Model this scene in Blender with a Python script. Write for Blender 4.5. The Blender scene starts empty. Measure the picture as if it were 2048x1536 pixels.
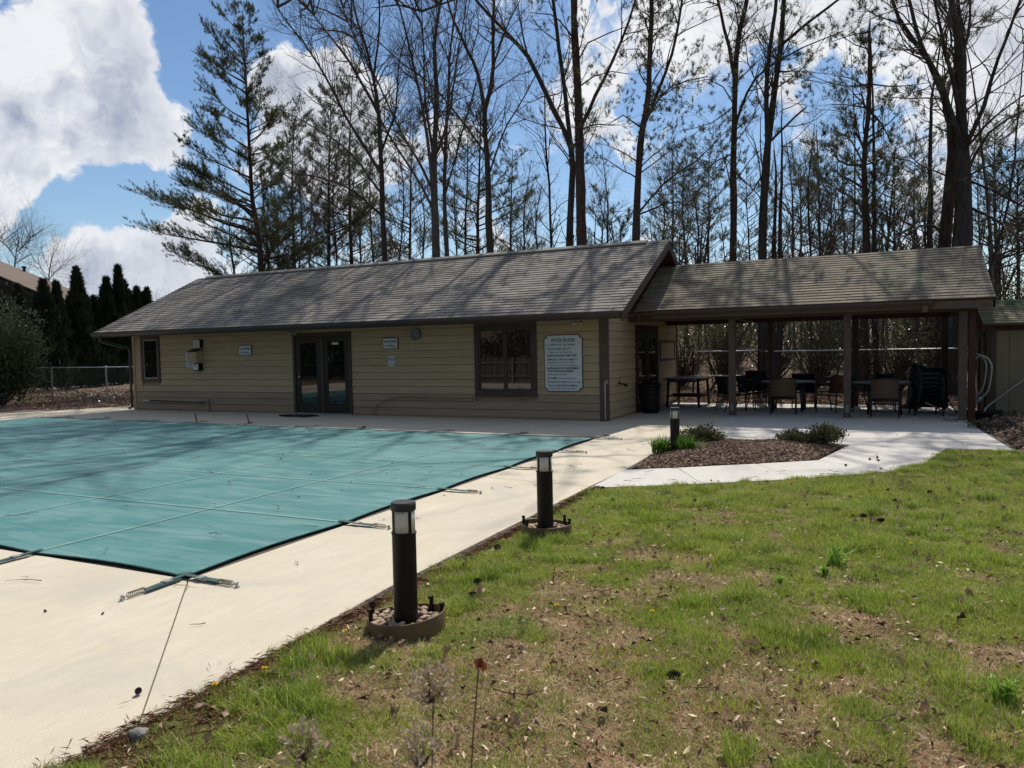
import bpy, math, random
import numpy as np
from mathutils import Vector, Matrix
R = math.radians
random.seed(7); rng = np.random.default_rng(11)
SC = bpy.context.scene
COL = SC.collection

# ------------------------------------------------------------------ camera
F_PX, PITCH, ROLL, YAW = 1505.6, -0.04509, -0.019378, -0.44818
CAMZ = 1.6
fw = Vector((math.sin(YAW), math.cos(YAW), 0)); rt = Vector((math.cos(YAW), -math.sin(YAW), 0)); up = Vector((0, 0, 1))
f2 = fw*math.cos(PITCH) + up*math.sin(PITCH); u2 = up*math.cos(PITCH) - fw*math.sin(PITCH)
r3 = rt*math.cos(ROLL) + u2*math.sin(ROLL); u3 = u2*math.cos(ROLL) - rt*math.sin(ROLL)
cd = bpy.data.cameras.new("camera"); cam = bpy.data.objects.new("camera", cd); COL.objects.link(cam)
cd.sensor_width = 36; cd.lens = 36*F_PX/2048; cd.clip_start = 0.05; cd.clip_end = 3000
cd.dof.use_dof = True; cd.dof.focus_distance = 12.0; cd.dof.aperture_fstop = 9.0
m3 = Matrix((r3, u3, -f2)).transposed(); cam.matrix_world = Matrix.Translation((0, 0, CAMZ)) @ m3.to_4x4()
SC.camera = cam

def ray(px, py): return f2 + r3*((px-1024)/F_PX) + u3*((768-py)/F_PX)
def atY(px, py, Y):
    d = ray(px, py); return Vector((0, 0, CAMZ)) + d*(Y/d.y)
def onG(px, py, z=0.0):
    d = ray(px, py); return Vector((0, 0, CAMZ)) + d*((z-CAMZ)/d.z)

# ------------------------------------------------------------------ light
SUN_DIR = Vector((-0.07, 0.72, 1.0)).normalized()          # from the ground to the sun
SUN_EL = math.asin(SUN_DIR.z); SUN_AZ = math.atan2(SUN_DIR.x, SUN_DIR.y)
sd = bpy.data.lights.new("sun", 'SUN'); sd.energy = 4.95; sd.angle = R(0.53); sd.color = (1.0, 0.955, 0.88)
sun = bpy.data.objects.new("sun", sd); COL.objects.link(sun); sun.rotation_euler = (-SUN_DIR).to_track_quat('-Z', 'Y').to_euler()
SC.view_settings.view_transform = 'Standard'; SC.view_settings.look = 'None'
SC.view_settings.exposure = 0.0; SC.view_settings.gamma = 1.0; SC.view_settings.use_curve_mapping = False

# ------------------------------------------------------------------ node helpers
class NT:
    def __init__(s, tree): s.t = tree; s.n = tree.nodes; s.l = tree.links
    def add(s, kind, **kw):
        nd = s.n.new(kind)
        for k, v in kw.items():
            if k.startswith('in_'): continue
            setattr(nd, k, v)
        return nd
    def link(s, a, b): s.l.new(a, b)
    def math(s, op, a, b=None, c=None, clamp=False):
        nd = s.n.new('ShaderNodeMath'); nd.operation = op; nd.use_clamp = clamp
        for i, x in enumerate((a, b, c)):
            if x is None: continue
            if isinstance(x, (int, float)): nd.inputs[i].default_value = x
            else: s.l.new(x, nd.inputs[i])
        return nd.outputs[0]
    def noise(s, vec, scale, detail=4, rough=0.55, dist=0.0):
        nd = s.n.new('ShaderNodeTexNoise'); nd.inputs['Scale'].default_value = scale; nd.inputs['Detail'].default_value = detail
        nd.inputs['Roughness'].default_value = rough; nd.inputs['Distortion'].default_value = dist
        if vec is not None: s.l.new(vec, nd.inputs['Vector'])
        return nd.outputs['Fac']
    def mapr(s, v, a, b, c=0.0, d=1.0, smooth=False):
        nd = s.n.new('ShaderNodeMapRange'); nd.inputs[1].default_value = a; nd.inputs[2].default_value = b
        nd.inputs[3].default_value = c; nd.inputs[4].default_value = d
        if smooth: nd.interpolation_type = 'SMOOTHSTEP'
        s.l.new(v, nd.inputs[0]); return nd.outputs[0]
    def mix(s, f, a, b, blend='MIX'):
        nd = s.n.new('ShaderNodeMix'); nd.data_type = 'RGBA'; nd.blend_type = blend
        if isinstance(f, (int, float)): nd.inputs[0].default_value = f
        else: s.l.new(f, nd.inputs[0])
        for i, x in ((6, a), (7, b)):
            if isinstance(x, tuple): nd.inputs[i].default_value = (*x[:3], 1)
            else: s.l.new(x, nd.inputs[i])
        return nd.outputs[2]

# ------------------------------------------------------------------ world
W = bpy.data.worlds.new("World"); SC.world = W; W.use_nodes = True
w = NT(W.node_tree); w.n.clear()
out = w.add('ShaderNodeOutputWorld'); bg = w.add('ShaderNodeBackground')
sky = w.add('ShaderNodeTexSky'); sky.sky_type = 'NISHITA'; sky.sun_disc = False
sky.sun_elevation = SUN_EL; sky.sun_rotation = SUN_AZ; sky.air_density = 1.0; sky.dust_density = 0.3; sky.ozone_density = 1.6
SKYS = 0.098
bg.inputs['Strength'].default_value = SKYS
tc = w.add('ShaderNodeTexCoord'); dirv = tc.outputs['Generated']
# drifting cumulus: fractal noise on the sky sphere, gathered into the heaps seen over the trees
def warped(scale, amt, src, detail=5):
    t = w.add('ShaderNodeTexNoise'); t.inputs['Scale'].default_value = scale; t.inputs['Detail'].default_value = detail; t.inputs['Roughness'].default_value = 0.6; w.link(src, t.inputs['Vector'])
    m_ = w.add('ShaderNodeVectorMath', operation='MULTIPLY_ADD'); w.link(t.outputs['Color'], m_.inputs[0]); m_.inputs[1].default_value = (amt,)*3; m_.inputs[2].default_value = (-amt/2,)*3
    a_ = w.add('ShaderNodeVectorMath', operation='ADD'); w.link(src, a_.inputs[0]); w.link(m_.outputs[0], a_.inputs[1]); return a_.outputs[0]
wd = warped(4.0, 0.16, dirv); wd2 = warped(16.0, 0.05, wd)
n1 = w.noise(wd2, 6.5, 12, 0.62)
dens = w.math('MULTIPLY_ADD', w.math('SUBTRACT', n1, 0.5), 4.6, 0.06)
blobs = [(110,110,.15,.95),(20,50,.12,.5),(235,235,.085,.75),(15,395,.045,1.0),(60,290,.10,.7),(330,500,.10,.8),(150,510,.07,.6),(560,160,.05,.9),(700,130,.09,.9),(620,260,.11,.7),(760,330,.10,.6),
  (930,240,.06,.6),(1220,180,.11,.7),(1180,50,.07,.6),(1060,300,.05,.3),(1420,50,.11,.9),(1560,260,.09,.6),(1730,110,.11,.7),(1660,320,.08,.6),(1900,240,.10,.5),(1850,400,.07,.6),(1000,470,.09,.6),(1250,510,.06,.8),(2000,100,.12,.5),
  (410,70,.07,-1.6),(480,230,.05,-1.2),(200,420,.07,-1.5),(300,390,.055,-1.4),(90,445,.05,-1.2),(60,480,.03,-.6),(370,20,.05,-1.0),(20,10,.02,-.5),(820,40,.09,-1.4),(560,30,.07,-1.3),(870,180,.07,-1.4),(1220,400,.09,-1.4),(1080,420,.07,-1.0),(1330,160,.05,-1.2),(1690,205,.05,-1.4),(1480,400,.11,-1.2),(1000,110,.07,-.9),(1700,400,.10,-1.1),(1960,340,.07,-1.0),(2010,440,.07,-1.0),(1580,140,.04,-.8),(640,60,.05,-.6)]
acc = dens
for (x, y, rad, amp) in blobs:
    d = ray(x, y).normalized()
    dt = w.add('ShaderNodeVectorMath', operation='DISTANCE'); w.link(wd, dt.inputs[0]); dt.inputs[1].default_value = d
    g = w.mapr(dt.outputs['Value'], 0.0, rad*1.2, amp*0.9, 0.0, smooth=True)
    acc = w.math('ADD', acc, g)
mask = w.mapr(w.math('MULTIPLY_ADD', w.math('SUBTRACT', w.noise(wd2, 22.0, 8, 0.65), 0.5), 0.9, acc), -0.04, 0.46, 0, 1, smooth=True)
thick = w.mapr(acc, 0.20, 1.35, 0, 1)
# billows: a copy of the noise sampled toward the sun tells lit flanks from shaded undersides
off = w.add('ShaderNodeVectorMath', operation='ADD'); w.link(wd2, off.inputs[0]); off.inputs[1].default_value = (SUN_DIR.x*.035, SUN_DIR.y*.02, SUN_DIR.z*.035)
n3 = w.noise(off.outputs[0], 6.5, 12, 0.62); relief = w.math('SUBTRACT', n1, n3)
n2 = w.noise(wd, 5.0, 5, 0.55)
shade = w.math('ADD', w.math('MULTIPLY', thick, w.mapr(n2, 0.34, 0.62, 0.10, 1.15)), w.math('MULTIPLY', relief, -3.4), clamp=True)
sd_ = w.add('ShaderNodeVectorMath', operation='DOT_PRODUCT'); w.link(dirv, sd_.inputs[0]); sd_.inputs[1].default_value = SUN_DIR
glow = w.mapr(sd_.outputs['Value'], 0.55, 1.0, 0.0, 1.0)
k = 1/SKYS
ccol = w.mix(shade, (0.84*k, 0.86*k, 0.90*k), (0.36*k, 0.41*k, 0.54*k))
ccol = w.mix(w.math('MULTIPLY', glow, 0.35), ccol, (1.15*k, 1.12*k, 1.08*k))
# clouds away from the sun get a darkened colour, which lowers the fill light
away = w.mapr(sd_.outputs['Value'], -0.25, 0.30, 0.22, 1.0)
ccol = w.mix(1.0, ccol, away, 'MULTIPLY')
hs = w.add('ShaderNodeHueSaturation'); hs.inputs['Saturation'].default_value = 1.14; hs.inputs['Value'].default_value = 1.12; w.link(sky.outputs[0], hs.inputs['Color'])
w.link(w.mix(mask, hs.outputs[0], ccol), bg.inputs['Color']); w.link(bg.outputs[0], out.inputs[0])

# ------------------------------------------------------------------ materials
MATS = {}
def mat(name, c1, c2=None, scale=4.0, rough=0.85, bump=0.0, bscale=None, spec=0.3, metal=0.0, stretch=(1, 1, 1), c3=None, s3=0.6, t3=(0.5, 0.7),
        rnd=0.0, trans=0.0, lo=0.35, hi=0.65, coords='pos', detail=5, thin=None):
    m = bpy.data.materials.new(name); m.use_nodes = True; n = NT(m.node_tree); b = n.n['Principled BSDF']
    if coords == 'pos': v = n.add('ShaderNodeNewGeometry').outputs['Position']
    else: v = n.add('ShaderNodeTexCoord').outputs['Object']
    mp = n.add('ShaderNodeMapping'); mp.inputs['Scale'].default_value = stretch; n.link(v, mp.inputs['Vector']); v = mp.outputs[0]
    if c2 is None: c2 = tuple(x*0.8 for x in c1)
    col = n.mix(n.mapr(n.noise(v, scale, detail, 0.6), lo, hi), c1, c2)
    if c3 is not None: col = n.mix(n.mapr(n.noise(v, s3, 4, 0.6), t3[0], t3[1], 0, 1, True), col, c3)
    if rnd:
        oi = n.add('ShaderNodeObjectInfo'); gi = n.add('ShaderNodeNewGeometry'); f = n.mapr(n.math('FRACT', n.math('ADD', oi.outputs['Random'], gi.outputs['Random Per Island'])), 0, 1, 1-rnd, 1+rnd)
        cc = n.add('ShaderNodeCombineColor'); [n.link(f, cc.inputs[i]) for i in range(3)]
        col = n.mix(1.0, col, cc.outputs[0], 'MULTIPLY')
    n.link(col, b.inputs['Base Color']); b.inputs['Roughness'].default_value = rough; b.inputs['Metallic'].default_value = metal
    b.inputs['Specular IOR Level'].default_value = spec
    if bump:
        bp = n.add('ShaderNodeBump'); bp.inputs['Strength'].default_value = bump; bp.inputs['Distance'].default_value = 0.02
        n.link(n.noise(v, bscale or scale*4, 6, 0.65), bp.inputs['Height']); n.link(bp.outputs[0], b.inputs['Normal'])
    if trans:
        o = n.n['Material Output']; tb = n.add('ShaderNodeBsdfTranslucent'); ms = n.add('ShaderNodeMixShader'); ms.inputs[0].default_value = trans
        n.link(col, tb.inputs['Color']); n.link(b.outputs[0], ms.inputs[1]); n.link(tb.outputs[0], ms.inputs[2]); n.link(ms.outputs[0], o.inputs[0])
    MATS[name] = m; return m

def concrete(name, c1, c2, stain, sc=1.0):
    m = bpy.data.materials.new(name); m.use_nodes = True; n = NT(m.node_tree); b = n.n['Principled BSDF']
    v = n.add('ShaderNodeNewGeometry').outputs['Position']
    a = n.mix(n.mapr(n.noise(v, 0.9*sc, 6, 0.6, 0.4), 0.3, 0.7), c1, c2)
    mp = n.add('ShaderNodeMapping'); mp.inputs['Scale'].default_value = (5.0, 1.0, 1.0); mp.inputs['Rotation'].default_value = (0, 0, 1.2); n.link(v, mp.inputs['Vector'])
    a = n.mix(n.mapr(n.noise(mp.outputs[0], 2.2, 7, 0.7), 0.40, 0.72, 0.0, 0.65), a, tuple(x*0.76 for x in c1))
    a = n.mix(n.mapr(n.noise(v, 0.5, 6, 0.7, 1.0), 0.48, 0.68, 0, 0.75, True), a, stain)
    fine = n.noise(v, 130, 3, 0.7)
    a = n.mix(n.mapr(fine, 0.35, 0.7, 0.0, 0.45), a, tuple(x*0.62 for x in c1))
    a = n.mix(n.mapr(n.noise(v, 7, 7, 0.85), 0.55, 0.75, 0.0, 0.45), a, tuple(x*0.65 for x in c2))
    n.link(a, b.inputs['Base Color']); b.inputs['Roughness'].default_value = 0.9; b.inputs['Specular IOR Level'].default_value = 0.15
    bp = n.add('ShaderNodeBump'); bp.inputs['Strength'].default_value = 0.35; bp.inputs['Distance'].default_value = 0.01
    n.link(fine, bp.inputs['Height']); n.link(bp.outputs[0], b.inputs['Normal'])
    return m
M_DECK = concrete('deck_concrete', (0.63, 0.56, 0.435), (0.56, 0.485, 0.365), (0.46, 0.425, 0.36))
M_WALK = concrete('walk_concrete', (0.62, 0.585, 0.53), (0.56, 0.53, 0.475), (0.52, 0.48, 0.42), 1.4)
M_JOINT = mat('joint_dirt', (0.10, 0.085, 0.065), rough=1)

def cover_mat():
    m = bpy.data.materials.new('pool_cover_vinyl'); m.use_nodes = True; n = NT(m.node_tree); b = n.n['Principled BSDF']
    v = n.add('ShaderNodeNewGeometry').outputs['Position']
    a = n.mix(n.mapr(n.noise(v, 0.45, 6, 0.6, 0.8), 0.35, 0.7), (0.040, 0.155, 0.150), (0.078, 0.208, 0.198))
    mp = n.add('ShaderNodeMapping'); mp.inputs['Scale'].default_value = (0.7, 3.2, 1); mp.inputs['Rotation'].default_value = (0, 0, 0.35); n.link(v, mp.inputs['Vector'])
    a = n.mix(n.mapr(n.noise(mp.outputs[0], 1.2, 8, 0.72, 0.7), 0.44, 0.74, 0, 0.75), a, (0.20, 0.31, 0.30))
    a = n.mix(n.mapr(n.noise(v, 26, 5, 0.7), 0.60, 0.75, 0, 0.25), a, (0.20, 0.29, 0.27))
    n.link(a, b.inputs['Base Color']); b.inputs['Roughness'].default_value = 0.62; b.inputs['Specular IOR Level'].default_value = 0.25
    bp = n.add('ShaderNodeBump'); bp.inputs['Strength'].default_value = 0.25; bp.inputs['Distance'].default_value = 0.05
    n.link(n.noise(mp.outputs[0], 2.0, 5, 0.6), bp.inputs['Height']); n.link(bp.outputs[0], b.inputs['Normal'])
    return m
M_COVER = cover_mat()
M_STRAP = mat('pale_webbing', (0.20, 0.30, 0.28), (0.30, 0.38, 0.36), scale=9, rough=0.8)
M_HEM = mat('dark_hem', (0.012, 0.05, 0.05), rough=0.8)
M_WEB = mat('dark_webbing', (0.035, 0.075, 0.072), (0.06, 0.10, 0.095), scale=30, rough=0.9, coords='obj')
M_SPRING = mat('spring_sleeve', (0.20, 0.17, 0.13), (0.09, 0.075, 0.06), scale=40, rough=0.7, coords='obj')
M_STEEL = mat('galvanised_steel', (0.42, 0.43, 0.42), (0.30, 0.31, 0.30), scale=20, rough=0.45, metal=0.7)
M_CHROME = mat('handrail_steel', (0.36, 0.35, 0.33), (0.26, 0.25, 0.24), scale=12, rough=0.4, metal=0.7)
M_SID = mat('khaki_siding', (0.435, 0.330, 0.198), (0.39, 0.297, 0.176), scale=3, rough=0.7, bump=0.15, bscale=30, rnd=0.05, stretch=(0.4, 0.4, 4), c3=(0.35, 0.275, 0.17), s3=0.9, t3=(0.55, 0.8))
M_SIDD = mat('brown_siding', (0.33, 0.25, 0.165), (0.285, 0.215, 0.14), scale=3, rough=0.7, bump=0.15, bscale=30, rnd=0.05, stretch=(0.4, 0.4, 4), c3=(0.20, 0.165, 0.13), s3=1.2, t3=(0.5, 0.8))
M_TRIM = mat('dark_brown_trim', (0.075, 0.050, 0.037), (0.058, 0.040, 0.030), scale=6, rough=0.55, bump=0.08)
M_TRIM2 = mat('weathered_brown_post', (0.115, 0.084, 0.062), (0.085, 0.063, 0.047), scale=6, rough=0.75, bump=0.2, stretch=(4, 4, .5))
M_GUT = mat('dark_gutter', (0.035, 0.032, 0.028), (0.028, 0.026, 0.022), rough=0.4, spec=0.5)
M_RED = mat('dark_red_paint', (0.060, 0.014, 0.010), (0.045, 0.012, 0.008), rough=0.5)
M_DOOR = mat('dark_door_paint', (0.030, 0.026, 0.021), (0.022, 0.019, 0.016), rough=0.45)
M_SHADOWIN = mat('dark_interior', (0.012, 0.011, 0.010), rough=0.95)
M_WHITE = mat('sign_white', (0.62, 0.64, 0.62), (0.52, 0.55, 0.54), scale=5, rough=0.5, coords='obj')
M_INK = mat('sign_ink', (0.015, 0.017, 0.020), rough=0.7)
M_INKB = mat('sign_blue_ink', (0.02, 0.05, 0.16), rough=0.7)
M_FRAMEW = mat('window_vinyl', (0.30, 0.30, 0.28), rough=0.4)
M_BLACK = mat('black_powder_coat', (0.012, 0.009, 0.007), (0.009, 0.007, 0.006), rough=0.5, spec=0.22, coords='obj')
M_CAP = mat('grey_black_cap', (0.035, 0.034, 0.034), (0.028, 0.027, 0.027), rough=0.5, coords='obj')
M_EDGING = mat('brown_plastic_edging', (0.150, 0.095, 0.038), (0.100, 0.064, 0.028), scale=9, rough=0.6, coords='obj')
M_STONE = mat('river_stone', (0.40, 0.29, 0.19), (0.19, 0.125, 0.08), scale=3, rough=0.7, rnd=0.5, coords='obj')
M_ROCK = mat('grey_rock', (0.26, 0.25, 0.22), (0.13, 0.12, 0.10), scale=14, rough=0.95, bump=0.8, bscale=30, coords='obj')
M_WIRE = mat('fence_wire', (0.20, 0.205, 0.195), rough=0.5, metal=0.5)
M_WIREDARK = mat('fence_wire_dark', (0.045, 0.047, 0.042), rough=0.6)
M_SLING = mat('brown_sling_fabric', (0.14, 0.095, 0.055), (0.10, 0.07, 0.045), scale=20, rough=0.9, coords='obj')
M_SLINGR = mat('rust_sling_fabric', (0.22, 0.11, 0.055), (0.15, 0.075, 0.04), scale=6, rough=0.85, coords='obj')
M_SLINGD = mat('black_sling_fabric', (0.018, 0.016, 0.016), rough=0.9, coords='obj')
M_CHAIR = mat('dark_bronze_frame', (0.020, 0.017, 0.015), rough=0.45, spec=0.5, coords='obj')
M_TABLE = mat('grey_table_top', (0.16, 0.16, 0.155), (0.12, 0.12, 0.115), scale=10, rough=0.4, coords='obj')
M_WOODW = mat('weathered_grey_wood', (0.20, 0.185, 0.16), (0.12, 0.11, 0.095), scale=5, stretch=(6, 6, .6), rough=0.9, bump=0.4, rnd=0.2)
M_SHED = mat('shed_panel_tan', (0.215, 0.185, 0.120), (0.18, 0.155, 0.10), scale=2, rough=0.8, stretch=(3, 3, .5))
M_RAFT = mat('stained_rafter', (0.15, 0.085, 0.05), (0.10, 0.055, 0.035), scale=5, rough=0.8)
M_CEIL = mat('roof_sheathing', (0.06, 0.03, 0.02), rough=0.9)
M_SH_M = mat('grey_brown_shingle', (0.275, 0.248, 0.215), (0.168, 0.151, 0.132), scale=60, rough=0.95, rnd=0.22, bump=0.4, bscale=200, lo=.3, hi=.7, c3=(0.17, 0.148, 0.125), s3=0.8)
M_SH_P = mat('weathered_tan_shingle', (0.245, 0.208, 0.158), (0.155, 0.130, 0.100), scale=60, rough=0.95, rnd=0.20, bump=0.4, bscale=200, lo=.3, hi=.7, c3=(0.155, 0.150, 0.105), s3=0.7)
M_SH_S = mat('mossy_tan_shingle', (0.25, 0.215, 0.135), (0.17, 0.155, 0.10), scale=60, rough=0.95, rnd=0.25, lo=.3, hi=.7, c3=(0.13, 0.15, 0.075), s3=0.9)
M_SH_N = mat('neighbour_shingle', (0.155, 0.113, 0.086), (0.11, 0.082, 0.064), scale=1.2, rough=0.95)
M_HOSEY = mat('yellow_tan_hose', (0.22, 0.18, 0.08), rough=0.5)
M_REARBRUSH = mat('rear_bank_brush', (0.050, 0.045, 0.040), (0.028, 0.026, 0.022), scale=3, rough=1)
M_BARK = mat('grey_brown_bark', (0.060, 0.050, 0.042), (0.030, 0.024, 0.020), scale=14, stretch=(1, 1, .15), rough=0.95, bump=0.9, bscale=26)
M_BARKP = mat('reddish_pine_bark', (0.080, 0.050, 0.038), (0.034, 0.022, 0.018), scale=12, stretch=(1, 1, .25), rough=0.95, bump=0.9, bscale=24)
M_BARKG = mat('pale_grey_bark', (0.115, 0.100, 0.088), (0.060, 0.050, 0.044), scale=14, stretch=(1, 1, .15), rough=0.95, bump=0.8, bscale=26)
M_TWIG = mat('bare_twigs', (0.105, 0.083, 0.068), (0.060, 0.047, 0.040), scale=3, rough=0.95)
M_NEEDLE = mat('pine_needles', (0.105, 0.115, 0.038), (0.055, 0.066, 0.026), scale=1.6, rough=0.6, trans=0.25)
M_NEEDLE2 = mat('dull_green_needles', (0.080, 0.098, 0.046), (0.045, 0.060, 0.030), scale=1.6, rough=0.6, trans=0.25)
M_ARB = mat('arborvitae_green', (0.036, 0.050, 0.022), (0.016, 0.025, 0.013), scale=2.5, rough=0.8, trans=0.1)
M_LEAFG = mat('glossy_evergreen_leaf', (0.080, 0.105, 0.038), (0.035, 0.050, 0.020), scale=6, rough=0.28, spec=0.7, trans=0.25)
M_LEAFY = mat('yellow_green_leaf', (0.13, 0.13, 0.048), (0.060, 0.070, 0.028), scale=3, rough=0.5, trans=0.3)
M_LEAFO = mat('olive_shrub_leaf', (0.095, 0.125, 0.045), (0.085, 0.070, 0.040), scale=30, rough=0.45, trans=0.2)
M_LILY = mat('day_lily_leaf', (0.14, 0.25, 0.030), (0.07, 0.15, 0.022), scale=12, rough=0.5, trans=0.35)
M_LITTER = mat('dead_leaf', (0.46, 0.34, 0.24), (0.17, 0.10, 0.068), scale=22, rough=0.9, trans=0.15, lo=.3, hi=.7)
M_CHIP = mat('mulch_chips', (0.46, 0.32, 0.235), (0.13, 0.078, 0.056), scale=26, rough=0.95, lo=.3, hi=.7)
M_MULCH = mat('dark_mulch_soil', (0.10, 0.062, 0.045), (0.045, 0.029, 0.022), scale=9, rough=1, bump=1.0, bscale=40)
M_FOREST = mat('leaf_litter_ground', (0.21, 0.145, 0.10), (0.085, 0.056, 0.040), scale=4, rough=1, bump=0.8, bscale=14, detail=9)
M_THATCH = mat('lawn_thatch', (0.22, 0.155, 0.095), (0.12, 0.085, 0.050), scale=7, rough=1, bump=0.7, bscale=60, c3=(0.105, 0.12, 0.032), s3=1.1, t3=(0.42, 0.58))
M_CONE = mat('pine_cone', (0.060, 0.045, 0.035), (0.030, 0.022, 0.018), scale=30, rough=0.9, coords='obj')
M_STEM = mat('dry_stem', (0.10, 0.065, 0.042), (0.06, 0.038, 0.026), scale=30, rough=0.9, coords='obj')
M_PETAL = mat('dry_flower_petal', (0.52, 0.42, 0.31), (0.32, 0.24, 0.17), scale=30, rough=0.9, trans=0.35, coords='obj')
M_YEL = mat('dandelion_yellow', (0.85, 0.62, 0.02), (0.80, 0.50, 0.01), scale=60, rough=0.8, coords='obj')
M_REDLEAF = mat('russet_leaf', (0.24, 0.062, 0.030), (0.15, 0.040, 0.022), scale=30, rough=0.8, trans=0.3, coords='obj')
M_LENS = mat('frosted_lens', (0.86, 0.85, 0.81), (0.74, 0.70, 0.62), scale=14, rough=0.35, trans=0.6, coords='obj')
M_HOUSE = mat('dark_house_wall', (0.022, 0.017, 0.015), rough=0.9)
M_MTN = mat('far_hillside', (0.20, 0.165, 0.155), (0.14, 0.125, 0.12), scale=.05, rough=1, detail=9)
M_HILLG = mat('bare_wood_hillside', (0.16, 0.115, 0.085), (0.08, 0.058, 0.045), scale=.8, rough=1, detail=9)

def glass_mat():
    m = bpy.data.materials.new('window_glass'); m.use_nodes = True; n = NT(m.node_tree); b = n.n['Principled BSDF']
    b.inputs['Base Color'].default_value = (0.006, 0.007, 0.007, 1); b.inputs['Roughness'].default_value = 0.02
    b.inputs['Specular IOR Level'].default_value = 0.5; b.inputs['IOR'].default_value = 1.78
    return m
M_GLASS = glass_mat()

# ------------------------------------------------------------------ mesh helpers
class MB:
    """collects faces, then links them as ONE mesh object"""
    def __init__(s): s.v = []; s.f = []; s.n = 0; s.tri = []; 
    def addv(s, V, Fs):
        b = s.n; s.v.append(np.asarray(V, float)); s.f += [tuple(i+b for i in f) for f in Fs]; s.n += len(V); return s
    def box(s, x0, x1, y0, y1, z0, z1):
        V = [(x0,y0,z0),(x1,y0,z0),(x1,y1,z0),(x0,y1,z0),(x0,y0,z1),(x1,y0,z1),(x1,y1,z1),(x0,y1,z1)]
        return s.addv(V, [(0,3,2,1),(4,5,6,7),(0,1,5,4),(1,2,6,5),(2,3,7,6),(3,0,4,7)])
    def obox(s, c, ax, ay, az):
        c, ax, ay, az = (np.array(t, float) for t in (c, ax, ay, az))
        V = [c-ax-ay-az, c+ax-ay-az, c+ax+ay-az, c-ax+ay-az, c-ax-ay+az, c+ax-ay+az, c+ax+ay+az, c-ax+ay+az]
        return s.addv(V, [(0,3,2,1),(4,5,6,7),(0,1,5,4),(1,2,6,5),(2,3,7,6),(3,0,4,7)])
    def bar(s, a, b, w_, h_, upv=(0, 0, 1)):
        a, b = Vector(a), Vector(b); d = (b-a); L = d.length; d.normalize(); u = Vector(upv); sx = d.cross(u)
        if sx.length < 1e-4: sx = d.cross(Vector((0, 1, 0)))
        sx.normalize(); u = sx.cross(d)
        return s.obox((a+b)/2, d*L/2, sx*w_/2, u*h_/2)
    def tube(s, P, rad, k=8, cap=True):
        P = np.asarray([tuple(p) for p in P], float); n = len(P)
        rad = np.full(n, rad) if np.isscalar(rad) else np.asarray(rad, float)
        T = np.gradient(P, axis=0); T /= np.linalg.norm(T, axis=1)[:, None]+1e-12
        a = np.array([0, 0, 1.0]) if abs(T[0, 2]) < 0.9 else np.array([1.0, 0, 0])
        N = np.cross(T, a); N /= np.linalg.norm(N, axis=1)[:, None]+1e-12; B = np.cross(T, N)
        for i in range(1, n):
            if N[i] @ N[i-1] < 0: N[i] = -N[i]; B[i] = -B[i]
        th = np.arange(k)*2*np.pi/k
        V = (P[:, None] + rad[:, None, None]*(np.cos(th)[None, :, None]*N[:, None]+np.sin(th)[None, :, None]*B[:, None])).reshape(-1, 3)
        Fs = [(i*k+j, i*k+(j+1) % k, (i+1)*k+(j+1) % k, (i+1)*k+j) for i in range(n-1) for j in range(k)]
        if cap: Fs += [tuple(range(k))[::-1], tuple((n-1)*k+j for j in range(k))]
        return s.addv(V, Fs)
    def lathe(s, prof, c=(0, 0, 0), k=24):
        th = np.arange(k)*2*np.pi/k; V = []
        for r_, z in prof: V += [(c[0]+r_*math.cos(t), c[1]+r_*math.sin(t), c[2]+z) for t in th]
        n = len(prof); Fs = [(i*k+j, i*k+(j+1) % k, (i+1)*k+(j+1) % k, (i+1)*k+j) for i in range(n-1) for j in range(k)]
        Fs += [tuple(range(k))[::-1], tuple((n-1)*k+j for j in range(k))]
        return s.addv(V, Fs)
    def prism(s, poly, z0, z1):
        n = len(poly); V = [(x, y, z0) for x, y in poly]+[(x, y, z1) for x, y in poly]
        return s.addv(V, [tuple(range(n))[::-1], tuple(range(n, 2*n))]+[(i, (i+1) % n, (i+1) % n+n, i+n) for i in range(n)])
    def yz_prism(s, poly, x0, x1):
        n = len(poly); V = [(x0, y, z) for y, z in poly]+[(x1, y, z) for y, z in poly]
        return s.addv(V, [tuple(range(n)), tuple(range(n, 2*n))[::-1]]+[(i, i+n, (i+1) % n+n, (i+1) % n) for i in range(n)])
    def xz_prism(s, poly, y0, y1):
        n = len(poly); V = [(x, y0, z) for x, z in poly]+[(x, y1, z) for x, z in poly]
        return s.addv(V, [tuple(range(n)), tuple(range(n, 2*n))[::-1]]+[(i, i+n, (i+1) % n+n, (i+1) % n) for i in range(n)])
    def build(s, name, m, parent=None, smooth=False, base=None, fix=True, **props):
        V = np.concatenate(s.v) if s.v else np.zeros((0, 3))
        off = wloc(parent) if parent is not None else (np.array(base, float) if base is not None else np.zeros(3))
        me = bpy.data.meshes.new(name); me.from_pydata((V-off).tolist(), [], s.f)
        for mm in (m if isinstance(m, list) else [m]): me.materials.append(mm)
        if fix:
            import bmesh
            bmx = bmesh.new(); bmx.from_mesh(me); bmesh.ops.recalc_face_normals(bmx, faces=bmx.faces); bmx.to_mesh(me); bmx.free()
        if smooth: me.polygons.foreach_set('use_smooth', [True]*len(me.polygons))
        o = bpy.data.objects.new(name, me); COL.objects.link(o)
        if parent is not None: o.parent = parent
        elif base is not None: o.location = base
        tag(o, **props); return o

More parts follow.
